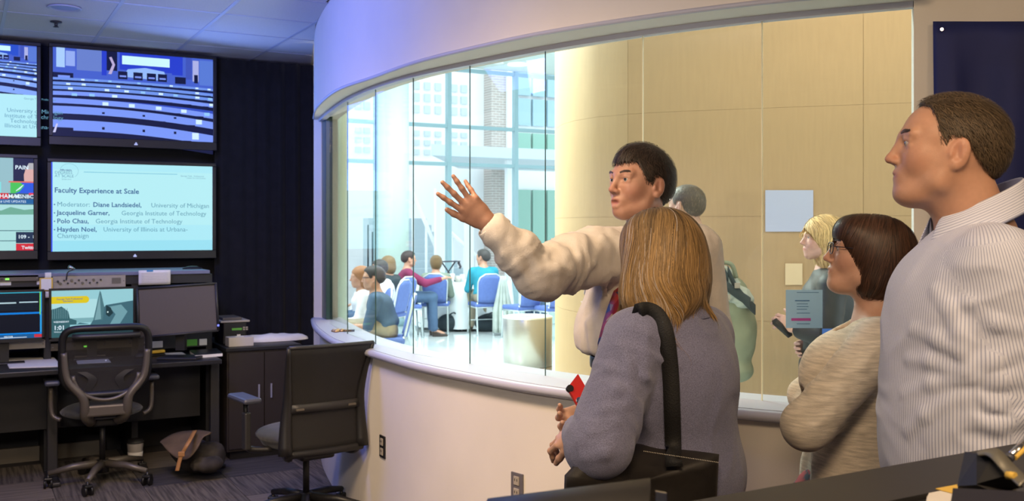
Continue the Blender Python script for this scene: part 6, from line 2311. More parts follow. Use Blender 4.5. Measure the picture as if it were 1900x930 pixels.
edge = spline([P(298, 821, 6.36), P(312, 838, 6.28), P(332, 852, 6.22), P(350, 850, 6.20), P(366, 832, 6.24), P(376, 812, 6.30), P(392, 803, 6.36)], 4)
topl = spline([P(302, 815, 6.44), P(318, 806, 6.44), P(335, 801, 6.44), P(352, 799, 6.44), P(368, 798, 6.44), P(380, 799, 6.44), P(394, 802, 6.42)], 4)
for t in np.linspace(0, 1, 8):
    fl_rows.append([along(a, b, t) - Fv * .03 * math.sin(t * PI) for a, b in zip(topl, edge)])
MB().sheet(fl_rows).build('flap', M['canvas'], e).modifiers.new('s', 'SOLIDIFY').thickness = .006
stp = spline([P(362, 800, 6.36), P(350, 822, 6.16), P(338, 842, 6.14), P(333, 857, 6.13), P(329, 874, 6.12)], 5)
MB().sheet([[q - Rv * .012, q + Rv * .012] for q in stp]).build('leather_strap', M['tan_leather'], e).modifiers.new('s', 'SOLIDIFY').thickness = .006
MB().box(stp[10] - Fv * .012, (.04, .012, .03), YAW, bev=.004).build('buckle', M['tan_leather'], e)

# ------------------------------------------------------------------ office chairs
def caster(par, c, rz):
    m = MB()
    for s in (-1, 1):
        a = Vector((c[0] + s * .012 * math.cos(rz + PI / 2), c[1] + s * .012 * math.sin(rz + PI / 2), .030))
        b = Vector((c[0] + s * .026 * math.cos(rz + PI / 2), c[1] + s * .026 * math.sin(rz + PI / 2), .030))
        m.tube([a, b], .030, 16)
    m.tube([(c[0], c[1], .03), (c[0], c[1], .085)], .009, 8)
    m.box((c[0], c[1], .058), (.05, .05, .018), rz, bev=.006)
    return m.build('caster', M['plastic_black'], par)


def star_base(par, c, a0, r, m, n=5, z=.105):
    MB().tube([(c[0], c[1], .07), (c[0], c[1], .15)], .04, 16, rs=[.04, .036]).build('hub', M['plastic_black'], par)
    for k in range(n):
        a = a0 + k * 2 * PI / n
        d = np.array([math.cos(a), math.sin(a), 0])
        p0 = np.array([c[0], c[1], z + .02]); p1 = p0 + d * r * .55 + (0, 0, -.006); p2 = p0 + d * r + (0, 0, -.035)
        lg = MB().tube([p0 + d * .02, p1, p2], .02, 8, rs=[.028, .022, .016]).build('base_arm', m, par)
        caster(par, p2, a + .7 + k)
    MB().tube([(c[0], c[1], .14), (c[0], c[1], .40)], .018, 12).build('gas_lift', M['plastic_black'], par)


def mesh_chair(c, yaw, label):
    """small task chair: oval mesh back in a grey Y-shaped carrier"""
    e = empty('office_chair', (c[0], c[1], 0), 0, label, 'chair', 'office chairs at the console')
    R3 = frame(yaw)
    def w(x, y, z): return np.array([c[0], c[1], 0]) + R3 @ np.array([x, y, z])
    star_base(e, c, (yaw - 180 - 20) * D2R, .31, M['base_grey'])
    S = SDF(); S.ell(w(.04, 0, .455), (.25, .245, .045), R3, .02); S.ell(w(.18, 0, .445), (.10, .20, .04), R3, .03)
    V, Q = S.mesh(.014); link('seat', np_mesh('seat', V, Q), M['seat_cloth'], e)
    MB().box(w(0, 0, .40), (.22, .18, .05), yaw * D2R, bev=.01).build('mechanism', M['plastic_black'], e)
    # back: frame outline in the y-z plane, slightly bowed
    def bk(y, z): return w(-.24 - .06 * ((z - .55) / .45) ** 1 + .9 * y * y * .6, y, z)
    out = []
    for t in np.linspace(0, 2 * PI, 44, endpoint=False):
        cs, sn = math.cos(t), math.sin(t)
        yy = .245 * abs(cs) ** .30 * np.sign(cs); zz = .80 + .205 * abs(sn) ** (.32 if sn > 0 else .55) * np.sign(sn)
        if sn < 0: yy *= (1 - .36 * (-sn) ** 2.2)
        out.append(bk(yy, zz))
    MB().tube(out, .022, 8, closed=True).build('back_frame', M['plastic_black'], e)
    rows = []
    for r in np.linspace(0.02, 1, 8):
        cen = bk(0, .80)
        rows.append([cen + (q - cen) * r + R3 @ np.array([.03 * (1 - r * r), 0, 0]) for q in out + [out[0]]])
    msh = MB().sheet(rows).build('mesh_panel', M['chair_net'], e)
    top = [bk(y, .955) + R3 @ np.array([-.012, 0, 0]) for y in np.linspace(-.19, .19, 9)]
    MB().tube(top, .016, 8).build('top_band', M['plastic_dark'], e)
    car = []
    for s in (-1, 1):
        pts = spline([bk(s * .235, .86) + R3 @ np.array([-.02, 0, 0]), bk(s * .215, .70) + R3 @ np.array([-.03, 0, 0]), bk(s * .13, .585) + R3 @ np.array([-.035, 0, 0]), w(-.24, s * .115, .47), w(-.14, s * .08, .42)], 6)
        MB().tube(pts, .02, 8, rs=list(np.linspace(.018, .036, len(pts)))).build('back_carrier', M['base_grey'], e)
    ring = [bk(.185 * math.cos(t), .73 + .165 * math.sin(t)) + R3 @ np.array([-.03, 0, 0]) for t in np.linspace(PI * 1.02, PI * 1.98, 20)]
    MB().tube(ring, .012, 8).build('lower_hoop', M['base_grey'], e)
    MB().box(w(-.25, 0, .50), (.05, .24, .07), yaw * D2R, bev=.012).build('cross_piece', M['base_grey'], e)
    for s in (-1, 1):
        q = spline([bk(s * .16, .74) + R3 @ np.array([.0, 0, 0]), bk(s * .10, .69), bk(s * .14, .61)], 8)
        MB().sheet([[p - R3 @ np.array([0, s * .05, .0]), p] for p in q]).build('lumbar_pad', M['plastic_dark'], e)
        MB().tube(spline([w(-.02, s * .24, .42), w(0, s * .29, .46), w(0, s * .295, .62)], 4), .014, 8).build('arm_post', M['base_grey'], e)
        MB().box(w(.03, s * .29, .655), (.24, .085, .03), yaw * D2R, bev=.012).build('arm_pad', M['pad_blue'], e)
    return e


# see-through net of the chair backs: fine procedural weave
def net_mat(name, col, open_=.35):
    m, nt, b = new_mat(name)
    b.inputs['Base Color'].default_value = (*col, 1); b.inputs['Roughness'].default_value = .8
    out = nt.nodes['Material Output']
    tr = nt.nodes.new('ShaderNodeBsdfTransparent'); mx = nt.nodes.new('ShaderNodeMixShader')
    mx.inputs[0].default_value = open_
    nt.links.new(b.outputs[0], mx.inputs[1]); nt.links.new(tr.outputs[0], mx.inputs[2]); nt.links.new(mx.outputs[0], out.inputs[0])
    return m


M['chair_net'] = net_mat('chair_net', (.022, .019, .018), .30)
M['chair_net2'] = net_mat('chair_net2', (.010, .009, .009), .08)
ch_c = P(190, 860, 6.28)
mesh_chair(ch_c, 88, 'black mesh task chair seen from behind at the middle desk monitor')


def net_chair(c, yaw, label):
    e = empty('office_chair', (c[0], c[1], 0), 0, label, 'chair', 'office chairs at the console')
    R3 = frame(yaw)
    def w(x, y, z): return np.array([c[0], c[1], 0]) + R3 @ np.array([x, y, z])
    star_base(e, c, (yaw + 10) * D2R, .33, M['plastic_black'])
    S = SDF(); S.ell(w(.05, 0, .47), (.25, .25, .045), R3, .02); S.ell(w(.20, 0, .455), (.10, .21, .045), R3, .03); S.ell(w(.05, 0, .43), (.23, .22, .04), R3, .03)
    V, Q = S.mesh(.014); link('seat', np_mesh('seat', V, Q), M['seat_cloth'], e)
    MB().box(w(-.03, 0, .385), (.26, .20, .06), yaw * D2R, bev=.015).build('mechanism', M['plastic_black'], e)
    def bk(y, z):
        h = (z - .42) / .58
        return w(-.25 - .10 * h + .05 * math.sin(h * PI) + .35 * y * y, y, z)
    # mesh sheet between side rails; wider at the top
    rows = []
    for h in np.linspace(0, 1, 14):
        hw = .200 + .042 * h + .02 * math.cos(h * PI) * (h < .5) - .012 * math.sin(h * PI)
        rows.append([bk(y, .42 + .57 * h) for y in np.linspace(-hw, hw, 12)])
    MB().sheet(rows).build('mesh_panel', M['chair_net2'], e).modifiers.new('s', 'SOLIDIFY').thickness = .004
    for s in (0, -1):
        MB().tube([r[s] for r in rows], .016, 8, rs=list(np.linspace(.040, .011, len(rows)))).build('side_rail', M['plastic_black'], e)
    MB().tube(rows[-1], .010, 8).build('top_rail', M['plastic_dark'], e)
    MB().tube([q for q in rows[0]], .022, 8).build('bottom_rail', M['plastic_black'], e)
    lb = [bk(y, .66) + R3 @ np.array([-.012, 0, 0]) for y in np.linspace(-.20, .20, 9)]
    b = MB(); b.sheet([[q + (0, 0, dz) for q in lb] for dz in (-.022, .022)])
    b.build('lumbar_band', M['plastic_dark'], e).modifiers.new('s', 'SOLIDIFY').thickness = .008
    for s in (-1, 1):
        MB().box(bk(s * .15, .655) + R3 @ np.array([-.022, 0, 0]), (.012, .045, .012), yaw * D2R, bev=.002).build('lumbar_knob', M['base_grey'], e)
        pts = spline([w(-.05, s * .15, .40), w(-.20, s * .19, .40), bk(s * .215, .47)], 5)
        MB().tube(pts, .026, 8).build('back_strut', M['plastic_black'], e)
        MB().tube(spline([w(.0, s * .20, .41), w(.03, s * .31, .42), w(.03, s * .33, .46)], 4), .018, 8).build('arm_bracket', M['plastic_black'], e)
        MB().box(w(.03, s * .33, .52), (.055, .035, .20), yaw * D2R, bev=.008).build('arm_sleeve', M['plastic_dark'], e)
        MB().tube([w(.03, s * .33, .58), w(.04, s * .33, .67)], .014, 8).build('arm_post', M['plastic_black'], e)
        MB().box(w(.06, s * .33, .69), (.26, .10, .030), yaw * D2R, bev=.013).build('arm_pad', M['pad_blue'], e)
    MB().tube([w(-.05, -.10, .40), w(-.02, -.26, .375)], .008, 6).build('tilt_lever', M['plastic_black'], e)
    return e


net_chair(P(568, 918, 5.50), 97, 'large black net-back office chair in front of the curtain and low wall')

# ------------------------------------------------------------------ near console, lower right, and what stands on it
KZ = 1.215
nc = empty('near_console', tuple(Z(1700, 900, KZ)[:2]) + (0,), 0, 'black control console with a broad top in the right foreground', 'desk')
far = [Z(1285, 929, KZ), Z(1900, 813, KZ), Z(2120, 782, KZ)]
dirn = far[1] - far[0]; dirn /= np.linalg.norm(dirn)
far0 = far[0] - dirn * .05
nrm = np.array([dirn[1], -dirn[0], 0]); nrm = nrm if nrm @ Fv < 0 else -nrm
poly = [far0, far[2], far[2] + nrm * .14, far0 + nrm * .14]
b = MB(); b.prism([tuple(q[:2]) for q in poly], KZ - .035, KZ); b.build('top_ledge', M['desk_top_near'] if 'desk_top_near' in M else M['plastic_dark'], nc)
poly2 = [far0 + nrm * .146, far[2] + nrm * .146, far[2] + nrm * .85, far0 + nrm * .85]
MB().prism([tuple(q[:2]) for q in poly2], KZ - .045, KZ - .006).build('worktop', M['desk_black'], nc)
body = [far0 + nrm * .03 + dirn * .02, far[2] + nrm * .03, far[2] + nrm * .80, far0 + nrm * .80 + dirn * .02]
MB().prism([tuple(q[:2]) for q in body], .0, KZ - .046).build('body', M['rack'], nc)

# paper pad with a yellow sheet, holder, steel band and pen
KW = KZ - .006
e = empty('note_pad', tuple(Z(1745, 915, KW)), 0, 'white note pad with a yellow top corner on the near console', 'papers')
c4 = [Z(1722, 912, KW), Z(1776, 903, KW), Z(1768, 945, KW), Z(1716, 945, KW)]
for k in range(3): flat_thing('sheet', None, None, [q + dirn * .002 * k for q in c4], KW + .002 * k, .0018, M['paper'], e)
flat_thing('yellow_sheet', None, None, [Z(1736, 916, KW), Z(1778, 908, KW), Z(1774, 926, KW)], KW + .0065, .001, M['paper_yellow'], e)
e = empty('tape_dispenser', tuple(Z(1830, 900, KW)), 0, 'black desk holder with a bent grey steel band on the near console', 'holder')
rz = math.atan2(dirn[1], dirn[0])
def K(px, py, d): return P(px, py, d)
# wedge block
A = [K(1790, 838, 1.36), K(1815, 842, 1.30), K(1812, 900, 1.27), K(1776, 902, 1.33)]
MB().plate(A, .05).build('block', M['plastic_dark'], e)
bo = spline([K(1812, 838, 1.30), K(1832, 833, 1.29), K(1850, 832, 1.28), K(1864, 842, 1.265), K(1882, 862, 1.25), K(1906, 886, 1.22)], 5)
bi = spline([K(1814, 844, 1.285), K(1828, 843, 1.275), K(1840, 850, 1.26), K(1851, 862, 1.25), K(1868, 880, 1.235), K(1892, 902, 1.205)], 5)
MB().sheet([[p_, q_] for p_, q_ in zip(bo, bi)]).build('steel_band', mat('band_steel', (.22, .21, .18), .45, metal=.5), e).modifiers.new('s', 'SOLIDIFY').thickness = .003
MB().plate([K(1812, 842, 1.30), K(1842, 846, 1.28), K(1876, 880, 1.25), K(1812, 898, 1.27)], .03).build('side_plate', M['plastic_black'], e)
fb = [K(1768, 906, 1.27), K(1900, 912, 1.20), K(1905, 960, 1.16), K(1760, 960, 1.22)]
MB().plate(fb, .05).build('front_tray', mat('tray_navy', (.018, .017, .028), .6), e)
MB().tube([K(1868, 882, 1.235), K(1884, 884, 1.225)], .005, 8).build('brass_pin', M['paper_yellow'], e)
e = empty('pen', tuple(K(1888, 850, 1.27)), 0, 'silver and brass pen leaning in the holder at the right edge', 'pen')
MB().tube([K(1875, 848, 1.30), K(1905, 818, 1.33)], .0055, 10).build('barrel', M['chrome'], e)
MB().tube([K(1884, 850, 1.295), K(1910, 826, 1.32)], .003, 8).build('clip', M['paper_yellow'], e)
MB().tube([K(1870, 853, 1.295), K(1876, 847, 1.30)], .006, 10).build('grip', M['pad_blue'], e)

# back of a monitor in the near left foreground
e = empty('console_monitor', tuple(P(1100, 990, 1.22)), 0, 'rounded top of a black monitor in the foreground below the shoulder bag', 'monitor')
a0, a1 = P(905, 925, 1.25), P(1206, 887, 1.22)
ax = (a1 - a0); axn = ax / np.linalg.norm(ax)
side = np.array([axn[1], -axn[0], 0]); side /= np.linalg.norm(side)
if side @ Fv > 0: side = -side
prof = [(-.02, -.30), (-.02, -.012), (-.014, -.004), (0, 0), (.03, -.003), (.055, -.016), (.07, -.05), (.075, -.30)]
rows = [[a + side * s + (0, 0, z) for s, z in prof] for a in (a0, along(a0, a1, .5), a1)]
o = MB().sheet(rows).build('back_shell', M['plastic_dark'], e); o.modifiers.new('s', 'SOLIDIFY').thickness = .006
endp = MB(); vs = [endp.bm.verts.new(tuple(a1 + side * s + (0, 0, z))) for s, z in prof]; endp.bm.faces.new(vs); endp.build('end_cap', M['plastic_black'], e)
rb = MB()
for k in range(12):
    q = P(1217 + 1.4 * k * 1.2, 913 + .3 * k, 1.19) + (0, 0, -.0)
    rb.box(q + (0, 0, -.010), (.0012, .006, .022), YAW)
o = rb.build('ribbon_comb', M['chrome'], e); o['kind'] = 'stuff'
# ------------------------------------------------------------------ lobby furniture
def banquet_chair(label):
    """origin at the floor, facing +x"""
    e = empty('banquet_chair', (0, 0, 0), 0, label, 'chair', 'blue banquet chairs in the lobby')
    s = MB().box((0.0, 0, .455), (.42, .43, .07), bev=.025).build('seat', M['chair_blue'], e)
    rows = []
    for h in np.linspace(0, 1, 9):
        hw = .185 if h < .6 else .185 * math.sqrt(max(0.02, 1 - ((h - .6) / .4) ** 2 * .9))
        hw = .165 + .025 * h if h < .7 else (.182) * math.sqrt(max(.03, 1 - ((h - .7) / .33) ** 2))
        rows.append([(-.20 - .10 * h - .02 * (1 - (y / max(hw, .01)) ** 2), y, .50 + .41 * h) for y in np.linspace(-hw, hw, 8)])
    o = MB().sheet(rows).build('backrest', M['chair_blue'], e); md = o.modifiers.new('s', 'SOLIDIFY'); md.thickness = .04; md.offset = 0
    loop = [r[0] for r in rows] + [q for q in rows[-1][1:-1]] + [r[-1] for r in rows[::-1]]
    MB().tube([(x - .005, y * 1.06, z + (.012 if z > .85 else 0)) for x, y, z in loop], .013, 6).build('back_frame', M['chair_silver'], e)
    MB().tube([(.20, -.21, .42), (.20, .21, .42), (-.19, .20, .42), (-.19, -.20, .42)], .012, 6, closed=True).build('seat_frame', M['chair_silver'], e)
    for sy in (-1, 1):
        MB().tube([(.19, sy * .20, .43), (.22, sy * .205, 0)], .013, 6).build('leg', M['chair_silver'], e)
        MB().tube([(-.20, sy * .175, .50), (-.19, sy * .19, .42), (-.28, sy * .20, 0)], .013, 6).build('leg', M['chair_silver'], e)
    MB().tube([(.21, -.2, .2), (.21, .2, .2)], .008, 6).build('stretcher', M['chair_silver'], e)
    return e


chair_specs = [  # px, depth, yaw, label
    (705, 10.45, 158, 'blue banquet chair under the man in the navy polo, seen side-on'),
    (716, 14.4, 128, 'blue banquet chair behind the navy polo man, holding the woman in the dark jacket'),
    (757, 14.85, -12, 'blue banquet chair under the man in the maroon shirt'),
    (805, 15.45, 80, 'blue banquet chair seen from behind under the woman in the sage cardigan'),
    (906, 15.35, 66, 'blue banquet chair seen from behind under the man in the teal shirt'),
    (968, 14.6, 95, 'blue banquet chair beside the pale draped coat, above the bin'),
    (1026, 14.4, 88, 'blue banquet chair at the right, half behind the bin and the veneer wall'),
    (655, 10.9, 30, 'blue banquet chair at the far left, under the reddish-haired woman'),
    (1000, 16.3, 100, 'blue banquet chair beyond the pale coat, with a dark coat over its back'),
    (700, 13.4, 130, 'blue banquet chair under the guest in the white shirt'),
]
proto = banquet_chair(chair_specs[0][3])
BANQ = []
for i, (px, d, yw, lb) in enumerate(chair_specs):
    o = proto if i == 0 else copy_tree(proto)
    BANQ.append(o)
    q = P(px, 425, d)
    o.location = (q[0], q[1], 0); o.rotation_euler = (0, 0, yw * D2R); o['label'] = lb

# round table with a white cloth
q = P(862, 425, 16.3)
t = empty('round_table', (q[0], q[1], 0), 0, 'round table among the lobby guests', 'table')
MB().lathe([(0, .70), (.74, .70), (.75, .715), (.74, .73), (0, .73)], (q[0], q[1], 0), 40).build('tabletop', M['white_wall'], t)
MB().lathe([(.05, 0.0), (.05, .70)], (q[0], q[1], 0), 12).build('pedestal', M['chair_silver'], t)
MB().lathe([(.30, 0.0), (.30, .02), (.06, .05)], (q[0], q[1], 0), 24).build('foot', M['chair_silver'], t)
rows = []
for r, z, k in ((0.0, .742, 0), (.4, .742, 0), (.755, .741, 0), (.775, .70, .2), (.79, .5, 1), (.80, .25, 1.6), (.81, .04, 2)):
    rows.append([(q[0] + math.cos(u) * (r + .018 * k * math.sin(u * 14)), q[1] + math.sin(u) * (r + .018 * k * math.sin(u * 14)), z) for u in np.linspace(0, 2 * PI, 113)])
o = MB().sheet(rows).build('tablecloth', M['tablecloth']); tag(o, 'white floor-length cloth over the round lobby table', 'tablecloth')
for k, (px, r, h, lb) in enumerate(((838, .05, .14, 'clear glass on the round lobby table, left'), (850, .06, .10, 'white bowl with snacks on the round lobby table'), (858, .04, .12, 'clear glass on the round lobby table, right'))):
    c = P(px, 425, 15.95 + .1 * k)
    tag(MB().lathe([(r * .7, 0), (r, h), (r * .92, h), (r * .6, .01), (0, .01)], (c[0], c[1], .743), 16).build('tumbler' if k != 1 else 'snack_bowl', M['cup_white'] if k == 1 else M['tablecloth']), lb, 'glass' if k != 1 else 'bowl')
# tripod lamp / music stand behind the sage woman
c = P(832, 425, 16.15)
e = empty('laptop_stand', (c[0], c[1], .743), 0, 'dark folding stand with a flat top on the round lobby table', 'stand')
MB().box((c[0], c[1], .743 + .33), (.36, .20, .015), .4).build('plate', M['cl_dark'], e)
for s in (-1, 1): MB().tube([(c[0] - .12 * s, c[1], .745), (c[0] + .12 * s, c[1], 1.065)], .012, 6).build('leg', M['cl_dark'], e)
MB().tube([(c[0] + .18, c[1], 1.06), (c[0] + .22, c[1], .98), (c[0] + .20, c[1], .96)], .02, 6).build('clamp', M['cl_dark'], e)

# bin
c = P(979, 425, 9.7)
e = empty('litter_bin', (c[0], c[1], 0), 0, 'round brushed metal litter bin standing in the lobby behind the glass', 'bin')
MB().lathe([(.235, .0), (.240, .01), (.240, .27)], (c[0], c[1], 0), 48).build('lower_drum', M['steel'], e)
MB().lathe([(.240, .275), (.240, .735), (.236, .745)], (c[0], c[1], 0), 48).build('upper_drum', M['steel'], e)
MB().lathe([(.242, .735), (.243, .75), (.225, .758), (.150, .752), (.135, .735), (.135, .60)], (c[0], c[1], 0), 48).build('top_ring', mat('ring_steel', (.72, .76, .72), .3, metal=.6), e)
MB().lathe([(0, .56), (.17, .56), (.17, .60)], (c[0], c[1], 0), 24).build('liner', M['cl_dark'], e)

# pale coat hanging from the teal man's chair, dark coat on another
def drape(px0, px1, py0, py1, d, m, name, label, cat='coat', per=9, bot=0.35):
    rows = []
    for v in np.linspace(0, 1, 12):
        row = []
        for u in np.linspace(0, 1, 30):
            cx = (px0 + px1) / 2; hw = (px1 - px0) / 2 * (.25 + .75 * min(1, v * 1.6)) if bot else (px1 - px0) / 2
            px = cx + (u - .5) * 2 * hw
            row.append(P(px, py0 + (py1 - py0) * v, d + .05 * math.sin(u * per * PI) * (.3 + v) + .05 * (u - .5)))
        rows.append(row)
    o = MB().sheet(rows).build(name, M[m]); o.modifiers.new('s', 'SOLIDIFY').thickness = .02
    return tag(o, label, cat)
drape(914, 952, 512, 618, 15.0, 'pack_light', 'coat', 'pale striped scarf-like coat hanging beside the teal man down to the floor')
drape(976, 1012, 520, 590, 14.9, 'cl_navy', 'coat', 'dark navy coat hung over a chair back above the bin', bot=0)

# ------------------------------------------------------------------ seated guests (small in the picture)
SEATS = []


def seated(px, topy, d, yaw, head_yaw, top, bottom, hairc, skin, label, style='short', lean=12, sleeves=1.0, arms='lap', seat=0.46, turn=None, res=.018, s=1.0, ground=True):
    top_z = EYE + (HORIZ - topy) / FOCAL * d
    hz = top_z - 0.125 * s
    c = P(px, 425, d)
    f = ang(yaw); l = np.cross((0, 0, 1.), f)
    up_h = hz
    hd = np.array([c[0], c[1], up_h])
    H = Head(hd, head_yaw, -4, 0, s)
    nk = hd - f * .03 + (0, 0, -.168)
    pel = np.array([*(nk - f * .10 * lean / 12)[:2], seat + .13])
    p = Person('person', label, 'person', (pel[0], pel[1], 0), 'guests seated in the lobby')
    SEATS.append((pel + f * .03, yaw))
    shL = nk + l * .175 + (0, 0, -.055); shR = nk - l * .175 + (0, 0, -.055)
    ar = []
    for sgn, sh in ((1, shL), (-1, shR)):
        if arms == 'lap':
            el = sh + f * .08 + l * sgn * .05 + (0, 0, -.27); wr = el + f * .22 - l * sgn * .06 + (0, 0, .0)
        elif arms == 'up':
            el = sh + f * .20 + l * sgn * .03 + (0, 0, -.20); wr = el + f * .20 - l * sgn * .05 + (0, 0, .14)
        elif arms == 'reach':
            el = sh + f * .24 + l * sgn * .02 + (0, 0, -.14); wr = el + f * .24 + (0, 0, .06)
        ar.append(dict(sh=sh, el=el, wr=wr, fwd=wr - el, back=(0, 0, 1), side=-sgn, curl=(15,) * 4, fine=.009))
    legs = []
    for sgn in (1, -1):
        hip = pel + l * .09 * sgn; kn = hip + f * .42 + (0, 0, .0); an = np.array([*(kn + f * .02)[:2], .085]); legs.append((hip, kn, an, an + f * .15 + (0, 0, -.05)))
    build_body(p, H, nk, pel, yaw, ar, legs, skin, .02, .008, neckr=.05, tw=.14, td=.09)
    S = SDF()
    torso(S, pel, nk - (0, 0, .01), yaw, .185, .125, 0, shL, shR, .012, .055)
    for a in ar:
        limb(S, [a['sh'], a['el']], [.066, .056], .02)
        if sleeves > .5: limb(S, [a['el'], along(a['el'], a['wr'], .9)], [.055, .042], .02)
    S.ell(nk + (0, 0, .06), (.062, .06, .06), None, .01, '-')
    wear(p, 'top', S, M[top], res)
    trousers(p, pel - (0, 0, .045), yaw, legs, M[bottom], .165, .115, .02)
    if style == 'short':
        hs = short_hair(H, SHORT, .012, .008)
        hair_part(p.root, hs, 0, hairc, .3, None, 0, 0, 0, res=.008, mass_dark=1.0)
    else:
        S = SDF()
        S.ell(H.w(-.022, 0, .03), (.112, .095, .095), H.R, .02)
        if style == 'long': S.ell(H.w(-.05, 0, -.05), (.085, .10, .11), H.R, .03)
        if style == 'bun': S.ell(H.w(-.03, 0, -.02), (.095, .088, .09), H.R, .03); S.ell(H.w(-.10, 0, .07), (.04, .04, .04), H.R, .02)
        S.ell(H.w(.10, 0, -.035), (.08, .075, .085), H.R, .01, '-')
        hair_part(p.root, S, 0, hairc, .3, None, 0, 0, 0, res=.009, mass_dark=1.0)
    return p, H


SK = (0.50, 0.27, 0.18)
p, H = seated(692, 491, 10.3, 158, 158, 'cl_navy', 'cl_khaki', (.03, .025, .025), SK, 'seated man in a navy polo shirt and glasses at the left end of the lobby', sleeves=0, arms='lap', lean=14, s=1.05)
for y in (-1, 1):
    MB().tube([H.w(.10, y * .01, 0), H.w(.10, y * .05, .004), H.w(.0, y * .08, .004)], .003, 5).build('glasses', M['dark_metal'], p.root)
seated(667, 493, 11.3, 168, 172, 'cl_white', 'cl_jeans', (.32, .14, .06), SK, 'seated reddish-haired woman in a pale top at the far left of the lobby', 'long', lean=6)
seated(703, 480, 13.4, 130, 150, 'cl_white', 'cl_dark', (.05, .045, .045), SK, 'seated dark-haired guest in a white shirt behind the navy polo man')
seated(718, 474, 14.3, 118, 122, 'cl_black', 'cl_dark', (.19, .12, .06), SK, 'seated woman with shoulder-length brown hair in a dark jacket', 'long', lean=12)
seated(759, 464, 14.8, -14, -8, 'cl_maroon', 'cl_jeans', (.045, .03, .03), SK, 'seated bearded man in a maroon shirt reaching to the right', arms='reach', lean=6)
seated(809, 473, 15.4, 62, 70, 'cl_sage', 'cl_dark', (.16, .10, .045), SK, 'seated woman in a sage cardigan seen from behind with hair pinned up', 'bun', lean=8)
seated(896, 461, 15.3, 80, 118, 'cl_teal', 'cl_khaki', (.05, .045, .045), SK, 'seated dark-haired man in a teal shirt at the round table', lean=12, s=1.05)
# every guest sits on the chair meant for them
for i, k in ((0, 0), (1, 3), (2, 4), (3, 5), (4, 6), (7, 1), (9, 2)):
    o = BANQ[i]; q, yw = SEATS[k]
    o.location = (q[0], q[1], 0); o.rotation_euler = (0, 0, yw * D2R)
# shoes and bags under the table
for px, d, lb in ((835, 15.6, 'dark backpack on the lobby floor below the sage cardigan woman'), (905, 15.6, 'black bag on the lobby floor below the teal man')):
    q = P(px, 425, d)
    e = empty('backpack', (q[0], q[1], 0), 0, lb, 'bag')
    S = SDF(); S.ell((q[0], q[1], .13), (.22, .14, .15), None, .03); S.ell((q[0] + .12, q[1], .10), (.12, .12, .11), None, .03)
    S.fun(lambda Q: .004 - Q[..., 2], (q[0], q[1], .1), 1, .01, '&')
    V, Q = S.mesh(.02); link('pouch', np_mesh('pouch', V, Q), M['cl_black'], e)
    MB().tube(spline([(q[0] - .1, q[1] - .1, .24), (q[0], q[1] - .14, .30), (q[0] + .1, q[1] - .1, .22)], 5), .012, 6).build('handle', M['pack_dark'], e)

